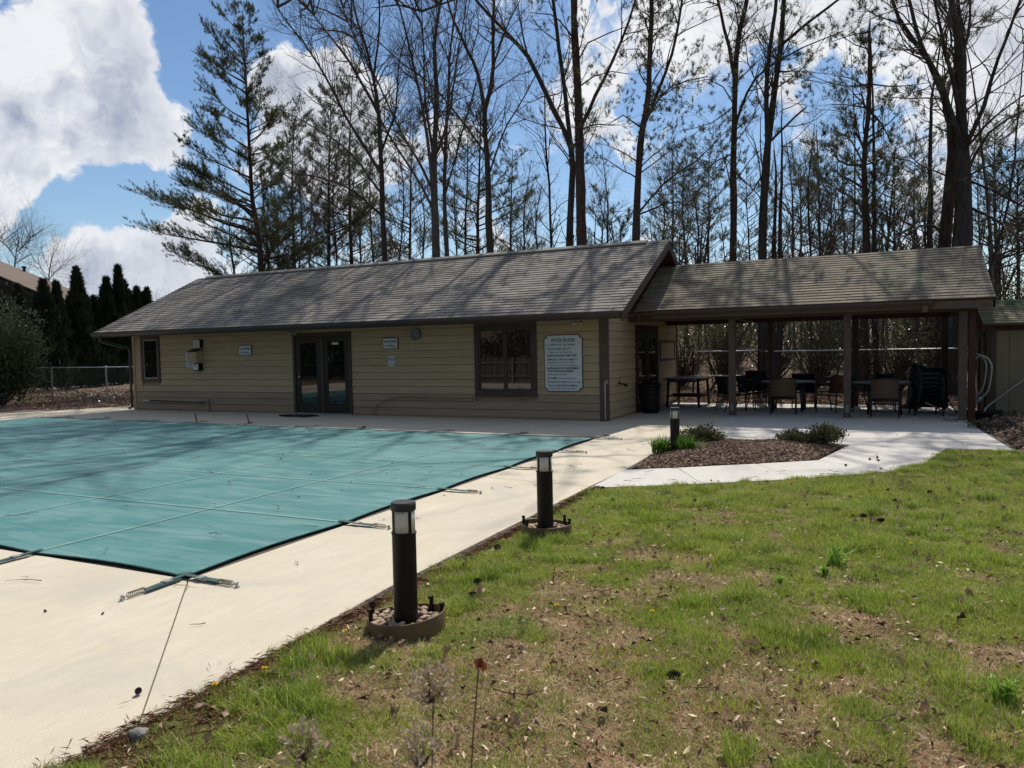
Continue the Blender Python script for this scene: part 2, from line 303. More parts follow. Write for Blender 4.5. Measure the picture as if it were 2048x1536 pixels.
def wloc(o):
    p = np.zeros(3)
    while o is not None: p += np.array(o.location); o = o.parent
    return p
def tag(o, label=None, cat=None, group=None, kind=None):
    if label: o['label'] = label
    if cat: o['category'] = cat
    if group: o['group'] = group
    if kind: o['kind'] = kind
    return o
def thing(name, label, cat, loc=(0, 0, 0), rz=0.0, group=None):
    o = bpy.data.objects.new(name, None); COL.objects.link(o); o.location = loc; o.rotation_euler = (0, 0, rz); o.empty_display_size = .1
    return tag(o, label, cat, group)
def copy_tree(o, parent=None):
    c = o.copy(); COL.objects.link(c)
    if parent is not None: c.parent = parent
    for ch in [x for x in list(bpy.data.objects) if x.parent is o]: copy_tree(ch, c)
    return c
def tri_mesh(name, V, m, parent=None, quads=False, mi=None, base=None, smooth=False, **props):
    """fast mesh of loose triangles / quads given as (n,3,3) or (n,4,3)"""
    V = np.asarray(V, np.float32); n, k = V.shape[0], V.shape[1]
    off = wloc(parent) if parent is not None else (np.array(base, float) if base is not None else np.zeros(3))
    P = (V.reshape(-1, 3)-off).astype(np.float32)
    me = bpy.data.meshes.new(name); me.vertices.add(n*k); me.vertices.foreach_set('co', P.ravel())
    me.loops.add(n*k); me.loops.foreach_set('vertex_index', np.arange(n*k, dtype=np.int32))
    me.polygons.add(n); me.polygons.foreach_set('loop_start', np.arange(0, n*k, k, dtype=np.int32)); me.polygons.foreach_set('loop_total', np.full(n, k, np.int32))
    for mm in (m if isinstance(m, list) else [m]): me.materials.append(mm)
    if mi is not None: me.polygons.foreach_set('material_index', np.asarray(mi, np.int32))
    me.update(calc_edges=True)
    o = bpy.data.objects.new(name, me); COL.objects.link(o)
    if parent is not None: o.parent = parent
    elif base is not None: o.location = base
    tag(o, **props); return o

def text_obj(txt, name, size, x, y, z, m, parent, width=None, align='LEFT', shear=0.0, bold=0.0, wscale=1.0):
    cu = bpy.data.curves.new(name, 'FONT'); cu.body = txt; cu.size = size; cu.align_x = align; cu.shear = shear; cu.offset = bold+size*.010; cu.extrude = 0.0005
    cu.resolution_u = 2
    to = bpy.data.objects.new(name+'_tmp', cu); COL.objects.link(to); bpy.context.view_layer.update()
    dg = bpy.context.evaluated_depsgraph_get(); me = bpy.data.meshes.new_from_object(to.evaluated_get(dg)); bpy.data.objects.remove(to)
    co = np.empty(len(me.vertices)*3, np.float32); me.vertices.foreach_get('co', co); co = co.reshape(-1, 3)
    if width and len(co):
        wd_ = co[:, 0].max()-co[:, 0].min(); sx = width/wd_
        co[:, 0] *= sx
    co[:, 0] *= wscale
    po = np.stack([co[:, 0], -co[:, 2], co[:, 1]], 1); me.vertices.foreach_set('co', po.astype(np.float32).ravel())
    me.materials.clear(); me.materials.append(m)
    o = bpy.data.objects.new(name, me); COL.objects.link(o); o.parent = parent
    o.location = Vector((x, y, z)) - Vector(wloc(parent)); return o
# ================================================================== SETTING: ground, deck, walk, lawn base, hill
def sheet(name, poly, z, m, kind='structure', parent=None):
    me = bpy.data.meshes.new(name); me.from_pydata([(x, y, z) for x, y in poly], [], [tuple(range(len(poly)))]); me.materials.append(m)
    o = bpy.data.objects.new(name, me); COL.objects.link(o); tag(o, kind=kind); return o
def vnoise(x, y, seed=0, octs=4, s=1.0):
    """value noise, numpy"""
    x = np.asarray(x, float)*s; y = np.asarray(y, float)*s; r = 0; a = 1; t = 0
    for o_ in range(octs):
        xi, yi = np.floor(x).astype(np.int64), np.floor(y).astype(np.int64); fx, fy = x-xi, y-yi
        fx = fx*fx*(3-2*fx); fy = fy*fy*(3-2*fy)
        def h(i, j):
            n = (i*374761393 + j*668265263 + (seed+o_*31)*974711) & 0x7fffffff
            n = ((n ^ (n >> 13))*1274126177) & 0x7fffffff
            return ((n ^ (n >> 16)) & 0xffff)/65535.0
        v = (h(xi, yi)*(1-fx)+h(xi+1, yi)*fx)*(1-fy)+(h(xi, yi+1)*(1-fx)+h(xi+1, yi+1)*fx)*fy
        r = r+a*v; t += a; a *= 0.5; x = x*2+17.3; y = y*2+5.1
    return r/t
def grid_mesh(name, xs, ys, zf, m, kind='structure'):
    X, Y = np.meshgrid(xs, ys); Z = zf(X, Y); nx, ny = len(xs), len(ys)
    V = np.stack([X, Y, Z], -1).reshape(-1, 3)
    me = bpy.data.meshes.new(name)
    Fs = [(j*nx+i, j*nx+i+1, (j+1)*nx+i+1, (j+1)*nx+i) for j in range(ny-1) for i in range(nx-1)]
    me.from_pydata(V.tolist(), [], Fs); me.materials.append(m); me.polygons.foreach_set('use_smooth', [True]*len(me.polygons))
    o = bpy.data.objects.new(name, me); COL.objects.link(o); tag(o, kind=kind); return o

def terrain_z(X, Y):
    X = np.asarray(X, float); Y = np.asarray(Y, float)
    back = np.clip((Y-25)/40, 0, 1)**1.15*4.2*np.clip((X+42)/20, 0.05, 1)
    rear = np.clip((-Y-6)/30, 0, 1)*7.0                        # bare bank behind the photographer
    near = np.clip(((Y-21.6)/2), 0, 1)*0.10*vnoise(X, Y, 3, 3, 0.8)
    return -0.045 + back + rear + near + np.clip((Y-24)/10, 0, 1)*0.25*vnoise(X, Y, 5, 4, 0.25)
xs = np.concatenate([np.linspace(-900, -90, 10), np.linspace(-80, 60, 141), np.linspace(70, 900, 10)])
ys = np.concatenate([np.linspace(-600, -45, 8), np.linspace(-40, 80, 121), np.linspace(95, 1200, 12)])
grid_mesh('ground', xs, ys, terrain_z, M_FOREST)

LAWN = [(-2.93, -8), (12, -8), (12, 12.9), (1.75, 12.9), (0.98, 12.84), (0.58, 11.2), (0.28, 10.6), (-0.26, 10.0), (-1.31, 9.15), (-2.33, 8.45), (-2.93, 8.15)]
sheet('lawn', LAWN, -0.018, M_THATCH)
# pool deck: cast slabs with dirty joints between them
deck = MB(); deck.prism([(-26, -1.2), (-2.9, -1.2), (-2.9, 13.05), (1.9, 13.05), (1.9, 21.5), (-5.3, 21.5), (-5.3, 15.9), (-22.1, 16.95), (-22.75, 15.1), (-23.4, 13.4), (-26, 12.6)], -0.14, -0.010)
deck = deck.build('pool_deck', M_JOINT, kind='structure')
def slab(poly, m=M_DECK, z=0.0, parent=None, g=0.0045):
    # shrink towards the centroid a little so that the joint shows
    c = np.mean(poly, axis=0); P = []
    for p in poly:
        d = np.array(p)-c; L = np.linalg.norm(d); P.append(tuple(c+d*(1-g/L)))
    b = MB(); b.prism(P, z-0.1, z); o = b.build('concrete_slab', m, parent=parent); 
    bv = o.modifiers.new('bevel', 'BEVEL'); bv.width = 0.004; bv.segments = 1; return o
# near strip of the deck beside the lawn: joints run from the pool corner and across
for p in [[(-8.5,-1.2),(-2.85,-1.2),(-2.86,2.15),(-4.44,3.80),(-8.5,3.80)],
          [(-14.5,-1.2),(-8.5,-1.2),(-8.5,3.80),(-14.5,3.80)], [(-20.5,-1.2),(-14.5,-1.2),(-14.5,3.80),(-20.5,3.80)], [(-26,-1.2),(-20.5,-1.2),(-20.5,3.80),(-26,3.80)],
          [(-4.44,3.80),(-2.86,2.15),(-2.98,4.2),(-2.97,8.20),(-4.44,8.38)],
          [(-4.44,8.38),(-2.97,8.20),(-2.94,9.47),(-3.08,13.15),(-4.44,13.0)],
          [(-26,3.80),(-20.75,3.80),(-20.75,13.1),(-23.4,13.4),(-26,12.6)],
          [(-23.4,13.4),(-20.75,13.1),(-16.0,13.0),(-16.0,15.74),(-20.4,15.74),(-22.1,16.95),(-22.75,15.1)],
          [(-16.0,13.0),(-11.0,12.9),(-11.0,15.74),(-16.0,15.74)], [(-11.0,12.9),(-6.0,12.8),(-6.0,15.74),(-11.0,15.74)],
          [(-6.0,12.8),(-4.44,13.0),(-3.08,13.15),(-2.95,17.45),(-5.3,17.45),(-5.3,15.74),(-6.0,15.74)]]:
    slab(p, M_DECK, parent=deck)
for p in [[(-3.08,13.15),(-0.62,13.0),(-0.55,17.3),(-2.95,17.45)], [(-0.62,13.0),(1.85,12.92),(1.74,15.8),(1.72,17.3),(-0.55,17.3)],
          [(-5.3,17.45),(-2.95,17.45),(-0.55,17.3),(-0.55,21.5),(-5.3,21.5)], [(-0.55,17.3),(1.72,17.3),(1.72,21.5),(-0.55,21.5)]]:
    slab(p, M_WALK, parent=deck)
wk = MB(); wk.prism([(-2.93,8.15),(-1.31,9.15),(-0.26,10.0),(0.28,10.6),(0.58,11.2),(0.98,12.86),(-0.33,12.92),(-0.69,11.1),(-2.94,9.45)], -0.14, -0.006); wk = wk.build('walkway', M_JOINT, kind='structure')
for p in [[(-2.94,8.12),(-2.33,8.46),(-1.80,8.80),(-2.34,9.86),(-2.94,9.47)], [(-1.80,8.80),(-1.31,9.13),(-0.80,9.50),(-1.44,10.52),(-2.34,9.86)],
          [(-0.80,9.50),(-0.26,9.98),(0.21,10.42),(-0.69,11.1),(-1.44,10.52)], [(0.21,10.42),(0.3,10.57),(0.60,11.2),(0.98,12.90),(-0.33,12.97),(-0.69,11.1)]]:
    slab(p, M_WALK, z=0.004, parent=wk)
# planting beds
BED = [(-2.90,9.55),(-0.74,11.15),(-0.40,12.90),(-3.02,13.05)]
def bed_z(X, Y, amp=0.10): 
    return 0.015+amp*vnoise(X, Y, 9, 3, 1.6)
def fill_poly(poly, n, seed=1):
    r_ = np.random.default_rng(seed); P = np.array(poly); lo, hi = P.min(0), P.max(0); out_ = []
    while len(out_) < n:
        q = r_.uniform(lo, hi, (n*2, 2)); ins = inpoly(q, P); out_ += q[ins].tolist()
    return np.array(out_[:n])
def inpoly(q, P):
    ins = np.zeros(len(q), bool); j = len(P)-1
    for i in range(len(P)):
        xi, yi = P[i]; xj, yj = P[j]
        c = ((yi > q[:, 1]) != (yj > q[:, 1])) & (q[:, 0] < (xj-xi)*(q[:, 1]-yi)/(yj-yi+1e-12)+xi)
        ins ^= c; j = i
    return ins
def mound(name, poly, h, m, nn=50):
    P = np.array(poly); lo, hi = P.min(0), P.max(0); xs_ = np.linspace(lo[0], hi[0], nn); ys_ = np.linspace(lo[1], hi[1], nn)
    X, Y = np.meshgrid(xs_, ys_)
    dist = np.full(X.shape, 9.0)
    for i in range(len(P)):
        a, b = P[i], P[(i+1) % len(P)]; ab = b-a; t = np.clip(((X-a[0])*ab[0]+(Y-a[1])*ab[1])/(ab@ab), 0, 1)
        dist = np.minimum(dist, np.hypot(X-a[0]-t*ab[0], Y-a[1]-t*ab[1]))
    ins = inpoly(np.stack([X.ravel(), Y.ravel()], 1), P).reshape(X.shape)
    Z = np.where(ins, -0.01+np.clip(dist/0.5, 0, 1)*h*(0.6+0.8*vnoise(X, Y, 9, 3, 1.6)), -0.06)
    V = np.stack([X, Y, Z], -1).reshape(-1, 3)
    Fs = [(j*nn+i, j*nn+i+1, (j+1)*nn+i+1, (j+1)*nn+i) for j in range(nn-1) for i in range(nn-1) if ins[j, i] or ins[j, i+1] or ins[j+1, i] or ins[j+1, i+1]]
    me = bpy.data.meshes.new(name); me.from_pydata(V.tolist(), [], Fs); me.materials.append(m); me.polygons.foreach_set('use_smooth', [True]*len(me.polygons))
    o = bpy.data.objects.new(name, me); COL.objects.link(o); tag(o, kind='structure')
    def zf(x, y):
        i = np.clip((np.asarray(x)-lo[0])/(hi[0]-lo[0])*(nn-1), 0, nn-1).round().astype(int); j = np.clip((np.asarray(y)-lo[1])/(hi[1]-lo[1])*(nn-1), 0, nn-1).round().astype(int)
        return Z[j, i]
    return zf
bedz = mound('planting_bed', BED, 0.10, M_MULCH)
RBED = [(1.88,12.95),(6,12.95),(6,18.05),(2.1,18.05),(1.78,17.4),(1.78,15.8),(1.88,14.3)]
rbedz = mound('mulch_border', RBED, 0.16, M_MULCH, 60)

def flakes(name, P, size, m, seed, flat=0.35, asp=(0.35, 0.8), curl=0.25, mi=None, parent=None, kind='stuff', **kw):
    """loose curled leaf or chip shapes (two quads each), P (n,3)"""
    r_ = np.random.default_rng(seed); n = len(P); L = size*r_.uniform(.55, 1.25, n); Wd = L*r_.uniform(*asp, n)
    az = r_.uniform(0, 2*np.pi, n); tilt = r_.normal(0, flat, n); roll = r_.normal(0, flat, n)
    u = np.stack([np.cos(az)*np.cos(tilt), np.sin(az)*np.cos(tilt), np.sin(tilt)], 1)
    v = np.stack([-np.sin(az)*np.cos(roll), np.cos(az)*np.cos(roll), np.sin(roll)], 1); nn = np.cross(u, v)
    c = (L*curl*r_.uniform(-.3, 1, n))[:, None]*nn
    a = P-u*L[:, None]/2; b = P+u*L[:, None]/2; w_ = v*Wd[:, None]/2
    q1 = np.stack([a, P-w_+c*0.2, P+c, P+c], 1); 
    T = np.concatenate([np.stack([a, P-w_+c, b], 1), np.stack([a, b, P+w_+c], 1)], 0)
    if mi is not None: mi = np.concatenate([mi, mi])
    return tri_mesh(name, T, m, parent=parent, mi=mi, kind=kind, **kw)
P = fill_poly(BED, 9000, 4); flakes('bark_mulch', np.c_[P, bedz(P[:, 0], P[:, 1])+0.008], 0.055, [M_CHIP, M_LITTER], 5, 0.5, mi=rng.integers(0, 2, 9000))
P = fill_poly(RBED, 9000, 6); flakes('leafy_mulch', np.c_[P, rbedz(P[:, 0], P[:, 1])+0.010], 0.07, [M_CHIP, M_MULCH, M_LITTER], 7, 0.5, mi=rng.choice([0, 1, 2], 9000, p=[.4, .4, .2]))
# dead leaves on the ground behind the pavilion and beyond the fences
def scatter_rect(x0, x1, y0, y1, n, seed): 
    r_ = np.random.default_rng(seed); return np.c_[r_.uniform(x0, x1, n), r_.uniform(y0, y1, n)]
P = np.concatenate([scatter_rect(-8, 6.5, 21.55, 25.5, 15000, 8), scatter_rect(-12, 10, 25, 36, 9000, 9), scatter_rect(-33, -20.6, 15.3, 20.5, 8000, 10)])
P = P[~((P[:, 0] < -20) & (P[:, 1] < 16.95+(P[:, 0]+22)*1.2) & (P[:, 0] < -20.6) & (P[:, 0] > -26))]
flakes('leaf_litter', np.c_[P, terrain_z(P[:, 0], P[:, 1])+0.03], 0.11, [M_LITTER, M_CHIP], 12, 0.55, mi=rng.integers(0, 2, len(P)))
# lawn thatch flakes along the deck edge (brown pine needles)
P = np.c_[rng.normal(-2.85, 0.035, 5200), rng.uniform(1.2, 8.2, 5200)]; P = np.concatenate([P, np.c_[rng.normal(-2.66, 0.13, 1800), rng.uniform(1.3, 2.8, 1800)]])
flakes('pine_straw', np.c_[P, rng.uniform(-0.002, 0.018, len(P))], 0.075, [mat('pine_straw_brown', (0.22, 0.105, 0.055), (0.12, 0.06, 0.036), scale=30, rough=.9)], 13, 0.10, asp=(0.03, 0.07), curl=0.1)

# far hillside beyond the neighbour's roof
Xh = np.linspace(-520, 20, 70); Yh = np.linspace(170, 420, 26)
grid_mesh('hill', Xh, Yh, lambda X, Y: -3+(37*np.exp(-((X*240/np.maximum(Y,1)+360)/60)**2))*np.sin(np.clip((Y-170)/250, 0, 1)*np.pi)**0.8*(0.85+0.35*vnoise(X, Y, 21, 4, .03)), M_MTN)

# ================================================================== POOL COVER
NEARY, FARY0, FARY1, RX, LX = 3.80, 12.56, 12.86, -4.47, -20.60
pc = thing('pool_cover', 'taut teal safety cover strapped over the whole swimming pool', 'pool cover', (RX, NEARY, 0))
xs_anchor = [RX-1.72*k for k in range(1, 10)]
def far_y(x): return FARY0+(FARY1-FARY0)*(RX-x)/(RX-LX)
def edge_pts(a, b, anchors, inward, n=8, bow=0.055):
    """edge from a to b that bows in between the anchors"""
    ts = [0]+sorted(anchors)+[1]; pts = []
    for i in range(len(ts)-1):
        for j in range(n):
            t = ts[i]+(ts[i+1]-ts[i])*j/n; s_ = math.sin(math.pi*j/n)
            pts.append((a[0]+(b[0]-a[0])*t+inward[0]*bow*s_, a[1]+(b[1]-a[1])*t+inward[1]*bow*s_))
    return pts
ry = [5.60, 7.37, 9.10, 10.80]
CR, CF, CL, CN = (RX, NEARY), (RX, FARY0), (LX, FARY1), (LX, NEARY)
right = edge_pts(CR, CF, [(y-NEARY)/(FARY0-NEARY) for y in ry], (-1, 0))
far = edge_pts(CF, CL, [(RX-x)/(RX-LX) for x in xs_anchor if x > LX], (0, -1))
left = edge_pts(CL, CN, [1-(y-NEARY)/(FARY1-NEARY) for y in ry], (1, 0))
near = edge_pts(CN, CR, [1-(RX-x)/(RX-LX) for x in xs_anchor if x > LX], (0, 1))
border = right+far+left+near; nb = len(border)
def cover_z(x, y):
    ex = np.minimum(RX-x, x-LX); ey = np.minimum(y-NEARY, 12.7-y); e = np.clip(np.minimum(ex, ey)/1.2, 0, 1)
    return 0.018-0.004*e*e + 0.010*e*(vnoise(x, y, 31, 3, .7)-.5)
import bmesh
bm = bmesh.new(); nx, ny = 56, 34
ringv = [bm.verts.new((x, y, 0.018)) for x, y in border]
fc = bm.faces.new(ringv); bmesh.ops.triangulate(bm, faces=[fc])
for k_ in range(3): bmesh.ops.subdivide_edges(bm, edges=[e for e in bm.edges if e.calc_length() > (2.4, 1.2, .9)[k_]], cuts=2 if k_ < 2 else 1, use_grid_fill=True)
bmesh.ops.triangulate(bm, faces=bm.faces)
for v in bm.verts: v.co.z = float(cover_z(v.co.x, v.co.y))
me = bpy.data.meshes.new('cover_fabric'); off = Vector(wloc(pc)); 
for v in bm.verts: v.co -= off
bm.to_mesh(me); bm.free(); me.polygons.foreach_set('use_smooth', [True]*len(me.polygons)); me.materials.append(M_COVER)
o = bpy.data.objects.new('cover_fabric', me); COL.objects.link(o); o.parent = pc
b = MB(); bb = border+[border[0]]
for i in range(nb): 
    a_, c_ = bb[i], bb[i+1]; b.bar((a_[0], a_[1], 0.014), (c_[0], c_[1], 0.013), 0.015, 0.010)
b.build('hem', M_HEM, pc)
def webbing(p0, p1, w_=0.017, m=M_STRAP):
    n = 28; b = MB(); d = np.array(p1)-np.array(p0); L = np.linalg.norm(d); d /= L; s_ = np.array([-d[1], d[0]])*w_/2; V = []
    for i in range(n+1):
        c_ = np.array(p0)+d*L*i/n; z = float(cover_z(c_[0], c_[1]))+0.010
        V += [(c_[0]-s_[0], c_[1]-s_[1], z), (c_[0]+s_[0], c_[1]+s_[1], z)]
    b.addv(V, [(2*i, 2*i+1, 2*i+3, 2*i+2) for i in range(n)]); return b.build('webbing_strap', m, pc, fix=False)
for x in xs_anchor: 
    if x > LX: webbing((x, NEARY+0.02), (x, far_y(x)-0.02))
for y in ry: webbing((LX+.02, y), (RX-0.02, y))
def strap_end(x, y, dx, dy, label=None, kink=0.0):
    """strap tail, buckle, sleeved spring, brass anchor hook; goes out from the hem over the deck"""
    d = Vector((dx, dy, 0)).normalized(); s_ = Vector((-d.y, d.x, 0)); p = Vector((x, y, 0.02))
    d2 = (d+s_*kink).normalized(); s2 = Vector((-d2.y, d2.x, 0))
    b = MB(); b.bar(p-d*0.05+Vector((0,0,.012)), p+d2*0.34, 0.042, 0.006); b.bar(p+d2*0.06+s2*0.025, p+d2*0.36+s2*0.03, 0.020, 0.005)
    st = b.build('strap_end', M_WEB, pc)
    b = MB(); b.bar(p+d2*0.13+Vector((0,0,.006)), p+d2*0.19+Vector((0,0,.008)), 0.055, 0.012); b.build('buckle', M_STEEL, st)
    b = MB(); q = p+d2*0.345; turns = 9; P_ = []
    for i in range(turns*8+1):
        a = i/8*2*math.pi; P_.append(q+d2*(0.13*i/(turns*8))+s2*(0.016*math.cos(a))+Vector((0, 0, 0.004+0.016*math.sin(a))))
    b.tube(P_, 0.0032, 4); b.tube([q+d2*0.13, q+d2*0.16, q+d2*0.175+Vector((0,0,-.005)), q+d2*0.16+s2*0.012], 0.004, 5); b.build('spring', M_SPRING, st)
    b = MB(); b.lathe([(0.016, -0.012), (0.017, 0.004), (0.009, 0.006), (0.008, 0.02), (0.012, 0.022), (0.011, 0.026)], tuple(q+d2*0.17+Vector((0, 0, -0.01))), 10); b.build('deck_anchor', M_STEEL, st)
    return st
strap_end(RX, NEARY, 1, -0.02); strap_end(RX, NEARY, 0.0, -1, kink=0.02)
for y in ry: strap_end(RX, y, 1, 0)
strap_end(RX, FARY0, 1, 0.05); strap_end(RX, FARY0, 0.25, 1)
for i, x in enumerate(xs_anchor):
    if x > LX:
        strap_end(x, far_y(x), 0, 1, kink=random.uniform(-1.4, 1.4))
        if i < 6: strap_end(x, NEARY, 0, -1)
# a loose spring stands up at two of the far anchors
for i in (4, 5):
    x = xs_anchor[i]; b = MB(); b.tube([(x, far_y(x)+.33, 0.01), (x-.02, far_y(x)+.33, 0.12), (x-.045, far_y(x)+.33, 0.20)], 0.018, 6); b.tube([(x-.045, far_y(x)+.33, 0.20), (x-.05, far_y(x)+.33, 0.225)], 0.021, 6)
    b.build('spring_cover', M_SPRING, pc)

# ================================================================== CLUBHOUSE
YW, YE, ZE, ZR, YR = 15.70, 14.75, 2.345, 4.235, 18.68
XL, XR, RXL, RXR = -20.35, -5.25, -20.78, -4.57
YB = 22.2; slope = (ZR-ZE)/(YR-YE)
ch = thing('pool_house', 'low khaki clapboard pool house with a long shingled gable roof', 'building', ((XL+XR)/2, YW, 0))
b = MB(); b.box(XL+.03, XR-.03, YW+.05, YB, -0.05, 2.30)
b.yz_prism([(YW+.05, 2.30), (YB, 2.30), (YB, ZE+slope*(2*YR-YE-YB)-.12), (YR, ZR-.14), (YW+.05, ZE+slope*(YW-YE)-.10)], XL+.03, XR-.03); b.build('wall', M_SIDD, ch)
EXPO = 0.1765; Z0 = 0.045
openings = [(-19.97, -19.17, 0.85, 2.24), (-14.05, -12.12, -1, 2.15), (-8.51, -6.91, 0.53, 2.24)]
def board(x0, x1, z, m, top=None):
    zt = z+EXPO-0.009 if top is None else top
    b = MB(); b.yz_prism([(YW+.046, z), (YW-.006, z), (YW+.012, zt), (YW+.046, zt)], x0, x1); return b.build('siding_board', m, ch)
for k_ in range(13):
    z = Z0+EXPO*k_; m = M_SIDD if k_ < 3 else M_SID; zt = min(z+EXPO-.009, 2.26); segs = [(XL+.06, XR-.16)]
    for (a, c, zl, zh) in openings:
        if z+EXPO > zl+.02 and z < zh-.02:
            segs = [s2 for s_ in segs for s2 in ([(s_[0], a), (c, s_[1])] if s_[0] < a < s_[1] else [s_])]
    for (x0, x1) in segs:
        cuts = [x0]; L = x1-x0
        if L > 4.2: cuts.append(x0+L*(0.35+0.3*((k_*37 % 10)/10)))
        cuts.append(x1)
        for a, c in zip(cuts[:-1], cuts[1:]): board(a+.0015, c-.0015, z, m, zt)
b = MB(); b.box(XL+.06, XR-.16, YW+.012, YW+.05, -.02, Z0-.002); b.build('base_board', M_SIDD, ch)
# gable-side siding (toward the pavilion) up to the wall head
for k_ in range(13):
    z = Z0+EXPO*k_; zt = min(z+EXPO-.009, 2.30); m = M_SID if k_ >= 0 else M_SIDD
    for (y0, y1) in ([(YW+.10, 17.92), (19.98, YB-.06)] if z < 2.12 else [(YW+.10, YB-.06)]):
        b = MB(); b.xz_prism([(XR-.046, z), (XR+.006, z), (XR-.012, zt), (XR-.046, zt)], y0, y1); b.build('siding_board', m, ch)
for (x0, x1, y0, y1) in [(XR-.16, XR+.022, YW-.022, YW+.02), (XR-.02, XR+.024, YW+.02, YW+.115), (XL-.0, XL+.09, YW-.02, YW+.02)]:
    b = MB(); b.box(x0, x1, y0, y1, 0.0, 2.24); b.build('corner_board', M_TRIM2 if x0 > -10 else M_SID, ch)
b = MB(); b.box(XR-.02, XR+.022, YB-.06, YB+.03, 0, 2.3); b.build('corner_board', M_TRIM2, ch)
# soffit, fascia, gutter
b = MB(); b.box(RXL+.03, RXR-.05, YE+.05, YW-.0, 2.262, 2.275); b.build('soffit', M_TRIM, ch)
b = MB(); b.box(RXL+.02, RXR-.045, YE+.02, YE+.05, 2.20, ZE-.01); b.build('fascia', M_TRIM, ch)
def gutter(x0, x1, ye, zt, parent, m=M_GUT, h=.105, w_=.11):
    b = MB(); P0 = [(ye+.02, zt), (ye+.02, zt-h), (ye-w_*.55, zt-h), (ye-w_, zt-h*.45), (ye-w_, zt), (ye-w_+.012, zt), (ye-w_+.012, zt-h*.4), (ye-w_*.5, zt-h+.01), (ye+.01, zt-h+.01), (ye+.01, zt)]
    n = len(P0); V = [(x0, y, z) for y, z in P0]+[(x1, y, z) for y, z in P0]
    b.addv(V, [(i, i+n, (i+1) % n+n, (i+1) % n) for i in range(n)]); b.addv([(x0, y, z) for y, z in P0[:5]], [tuple(range(5))]); b.addv([(x1, y, z) for y, z in P0[:5]], [tuple(range(5))])
    return b.build('gutter', m, parent)
gutter(RXL+.0, -9.6, YE+.0, ZE-.012, ch); gutter(-9.596, RXR-.06, YE+.0, ZE-.004, ch, M_TRIM)
b = MB(); dx = RXL+.35; b.tube([(dx, YE-.05, 2.24), (dx, YE-.05, 2.12), (dx+.02, YE+.02, 2.06), (XL-.055, YW-.11, 1.88), (XL-.05, YW-.06, 1.80), (XL-.05, YW-.06, 0.10), (XL-.05, YW-.16, 0.05)], .038, 8); b.build('downspout', M_GUT, ch)
# roof deck + rakes
th = 0.05
def roof_slab(x0, x1, ye, ze, yr, zr, parent, m, t=th, name='roof'):
    b = MB(); yb = 2*yr-ye; b.yz_prism([(ye, ze-t), (ye, ze), (yr, zr), (yb, ze), (yb, ze-t), (yr, zr-t)], x0, x1); return b.build(name, m, parent)
rf = roof_slab(RXL, RXR, YE, ZE, YR, ZR, ch, M_TRIM)
def rake(x0, x1, ye, ze, yr, zr, h, parent, m):
    for sgn in (1, -1):
        y0, y1 = ye, yr; P0 = [(ye, ze-.052-h), (ye, ze-.052), (yr, zr-.052), (yr, zr-.052-h)]
        if sgn < 0: P0 = [(2*yr-y, z) for y, z in P0]
        b = MB(); b.yz_prism(P0, x0, x1); b.build('rake_board', m, parent)
rake(RXR-.045, RXR-.005, YE, ZE, YR, ZR, .16, ch, M_TRIM); rake(RXL+.005, RXL+.045, YE, ZE, YR, ZR, .16, ch, M_TRIM)

def shingle_roof(x0, x1, ye, ze, yr, zr, roof, m, expo, tab, n_single, rows=None, wob=0.0):
    up_ = Vector((0, yr-ye, zr-ze)); L = up_.length; up_.normalize(); nrm = Vector((1, 0, 0)).cross(up_); 
    nc = int(L/expo+.5); expo = L/nc; Rr = random.Random(int(abs(x0)*100)); items = []
    for c in range(nc):
        x = x0-Rr.uniform(0, tab)
        while x < x1:
            w_ = tab*Rr.choice((0.8, 1.0, 1.0, 1.15)); a, bx = max(x, x0), min(x+w_, x1); x += w_
            if bx-a < 0.04: continue
            items.append((a, bx, c, Rr.uniform(0, .0035), Rr.uniform(-.004, .006)))
    def pos(it):
        a, bx, c, l, j = it; return Vector(((a+bx)/2, ye, ze))+up_*(expo*c)
    items.sort(key=lambda it: (pos(it)-Vector((0, 0, CAMZ))).length)
    def verts(it):
        a, bx, c, l, j = it; g = .0022; s0 = Vector((0, ye, ze))+up_*(expo*c-(.012 if c == 0 else 0)+j*0.6); s1 = Vector((0, ye, ze))+up_*min(expo*(c+1)+.02, L); t0 = .019+l; t1 = .004
        sag = nrm*(wob*math.sin(a*1.1+c*.3)) if wob else Vector((0, 0, 0))
        V = []
        for xx in (a+g, bx-g):
            for (s_, t_) in ((s0, .0006), (s0, t0), (s1, t1), (s1, .0006)): V.append(Vector((xx, 0, 0))+s_+nrm*t_+sag)
        return V
    F8 = [(0, 1, 2, 3), (7, 6, 5, 4), (0, 4, 5, 1), (1, 5, 6, 2), (2, 6, 7, 3), (3, 7, 4, 0)]
    near_, rest = items[:n_single], items[n_single:]
    offr = Vector(wloc(roof)); cache = {}
    for it in near_:
        V = verts(it); o0 = V[0]; key = tuple(round(q, 3) for q in (it[1]-it[0], it[3], it[4])) if not wob else None
        key = (round(it[1]-it[0], 2), int(it[3]*1000), it[2] == 0, it[2] == nc-1)
        if key not in cache:
            me = bpy.data.meshes.new('shingle'); me.from_pydata([tuple(v-o0) for v in V], [], F8); me.materials.append(m); cache[key] = me
        o = bpy.data.objects.new('shingle', cache[key]); COL.objects.link(o); o.parent = roof; o.location = o0-offr
    if rest:
        b = MB()
        for it in rest: b.addv([tuple(v) for v in verts(it)], F8)
        b.build('shingle_field', m, roof, fix=False, kind='stuff')
shingle_roof(RXL, RXR, YE, ZE, YR, ZR, rf, M_SH_M, .155, .30, 298)
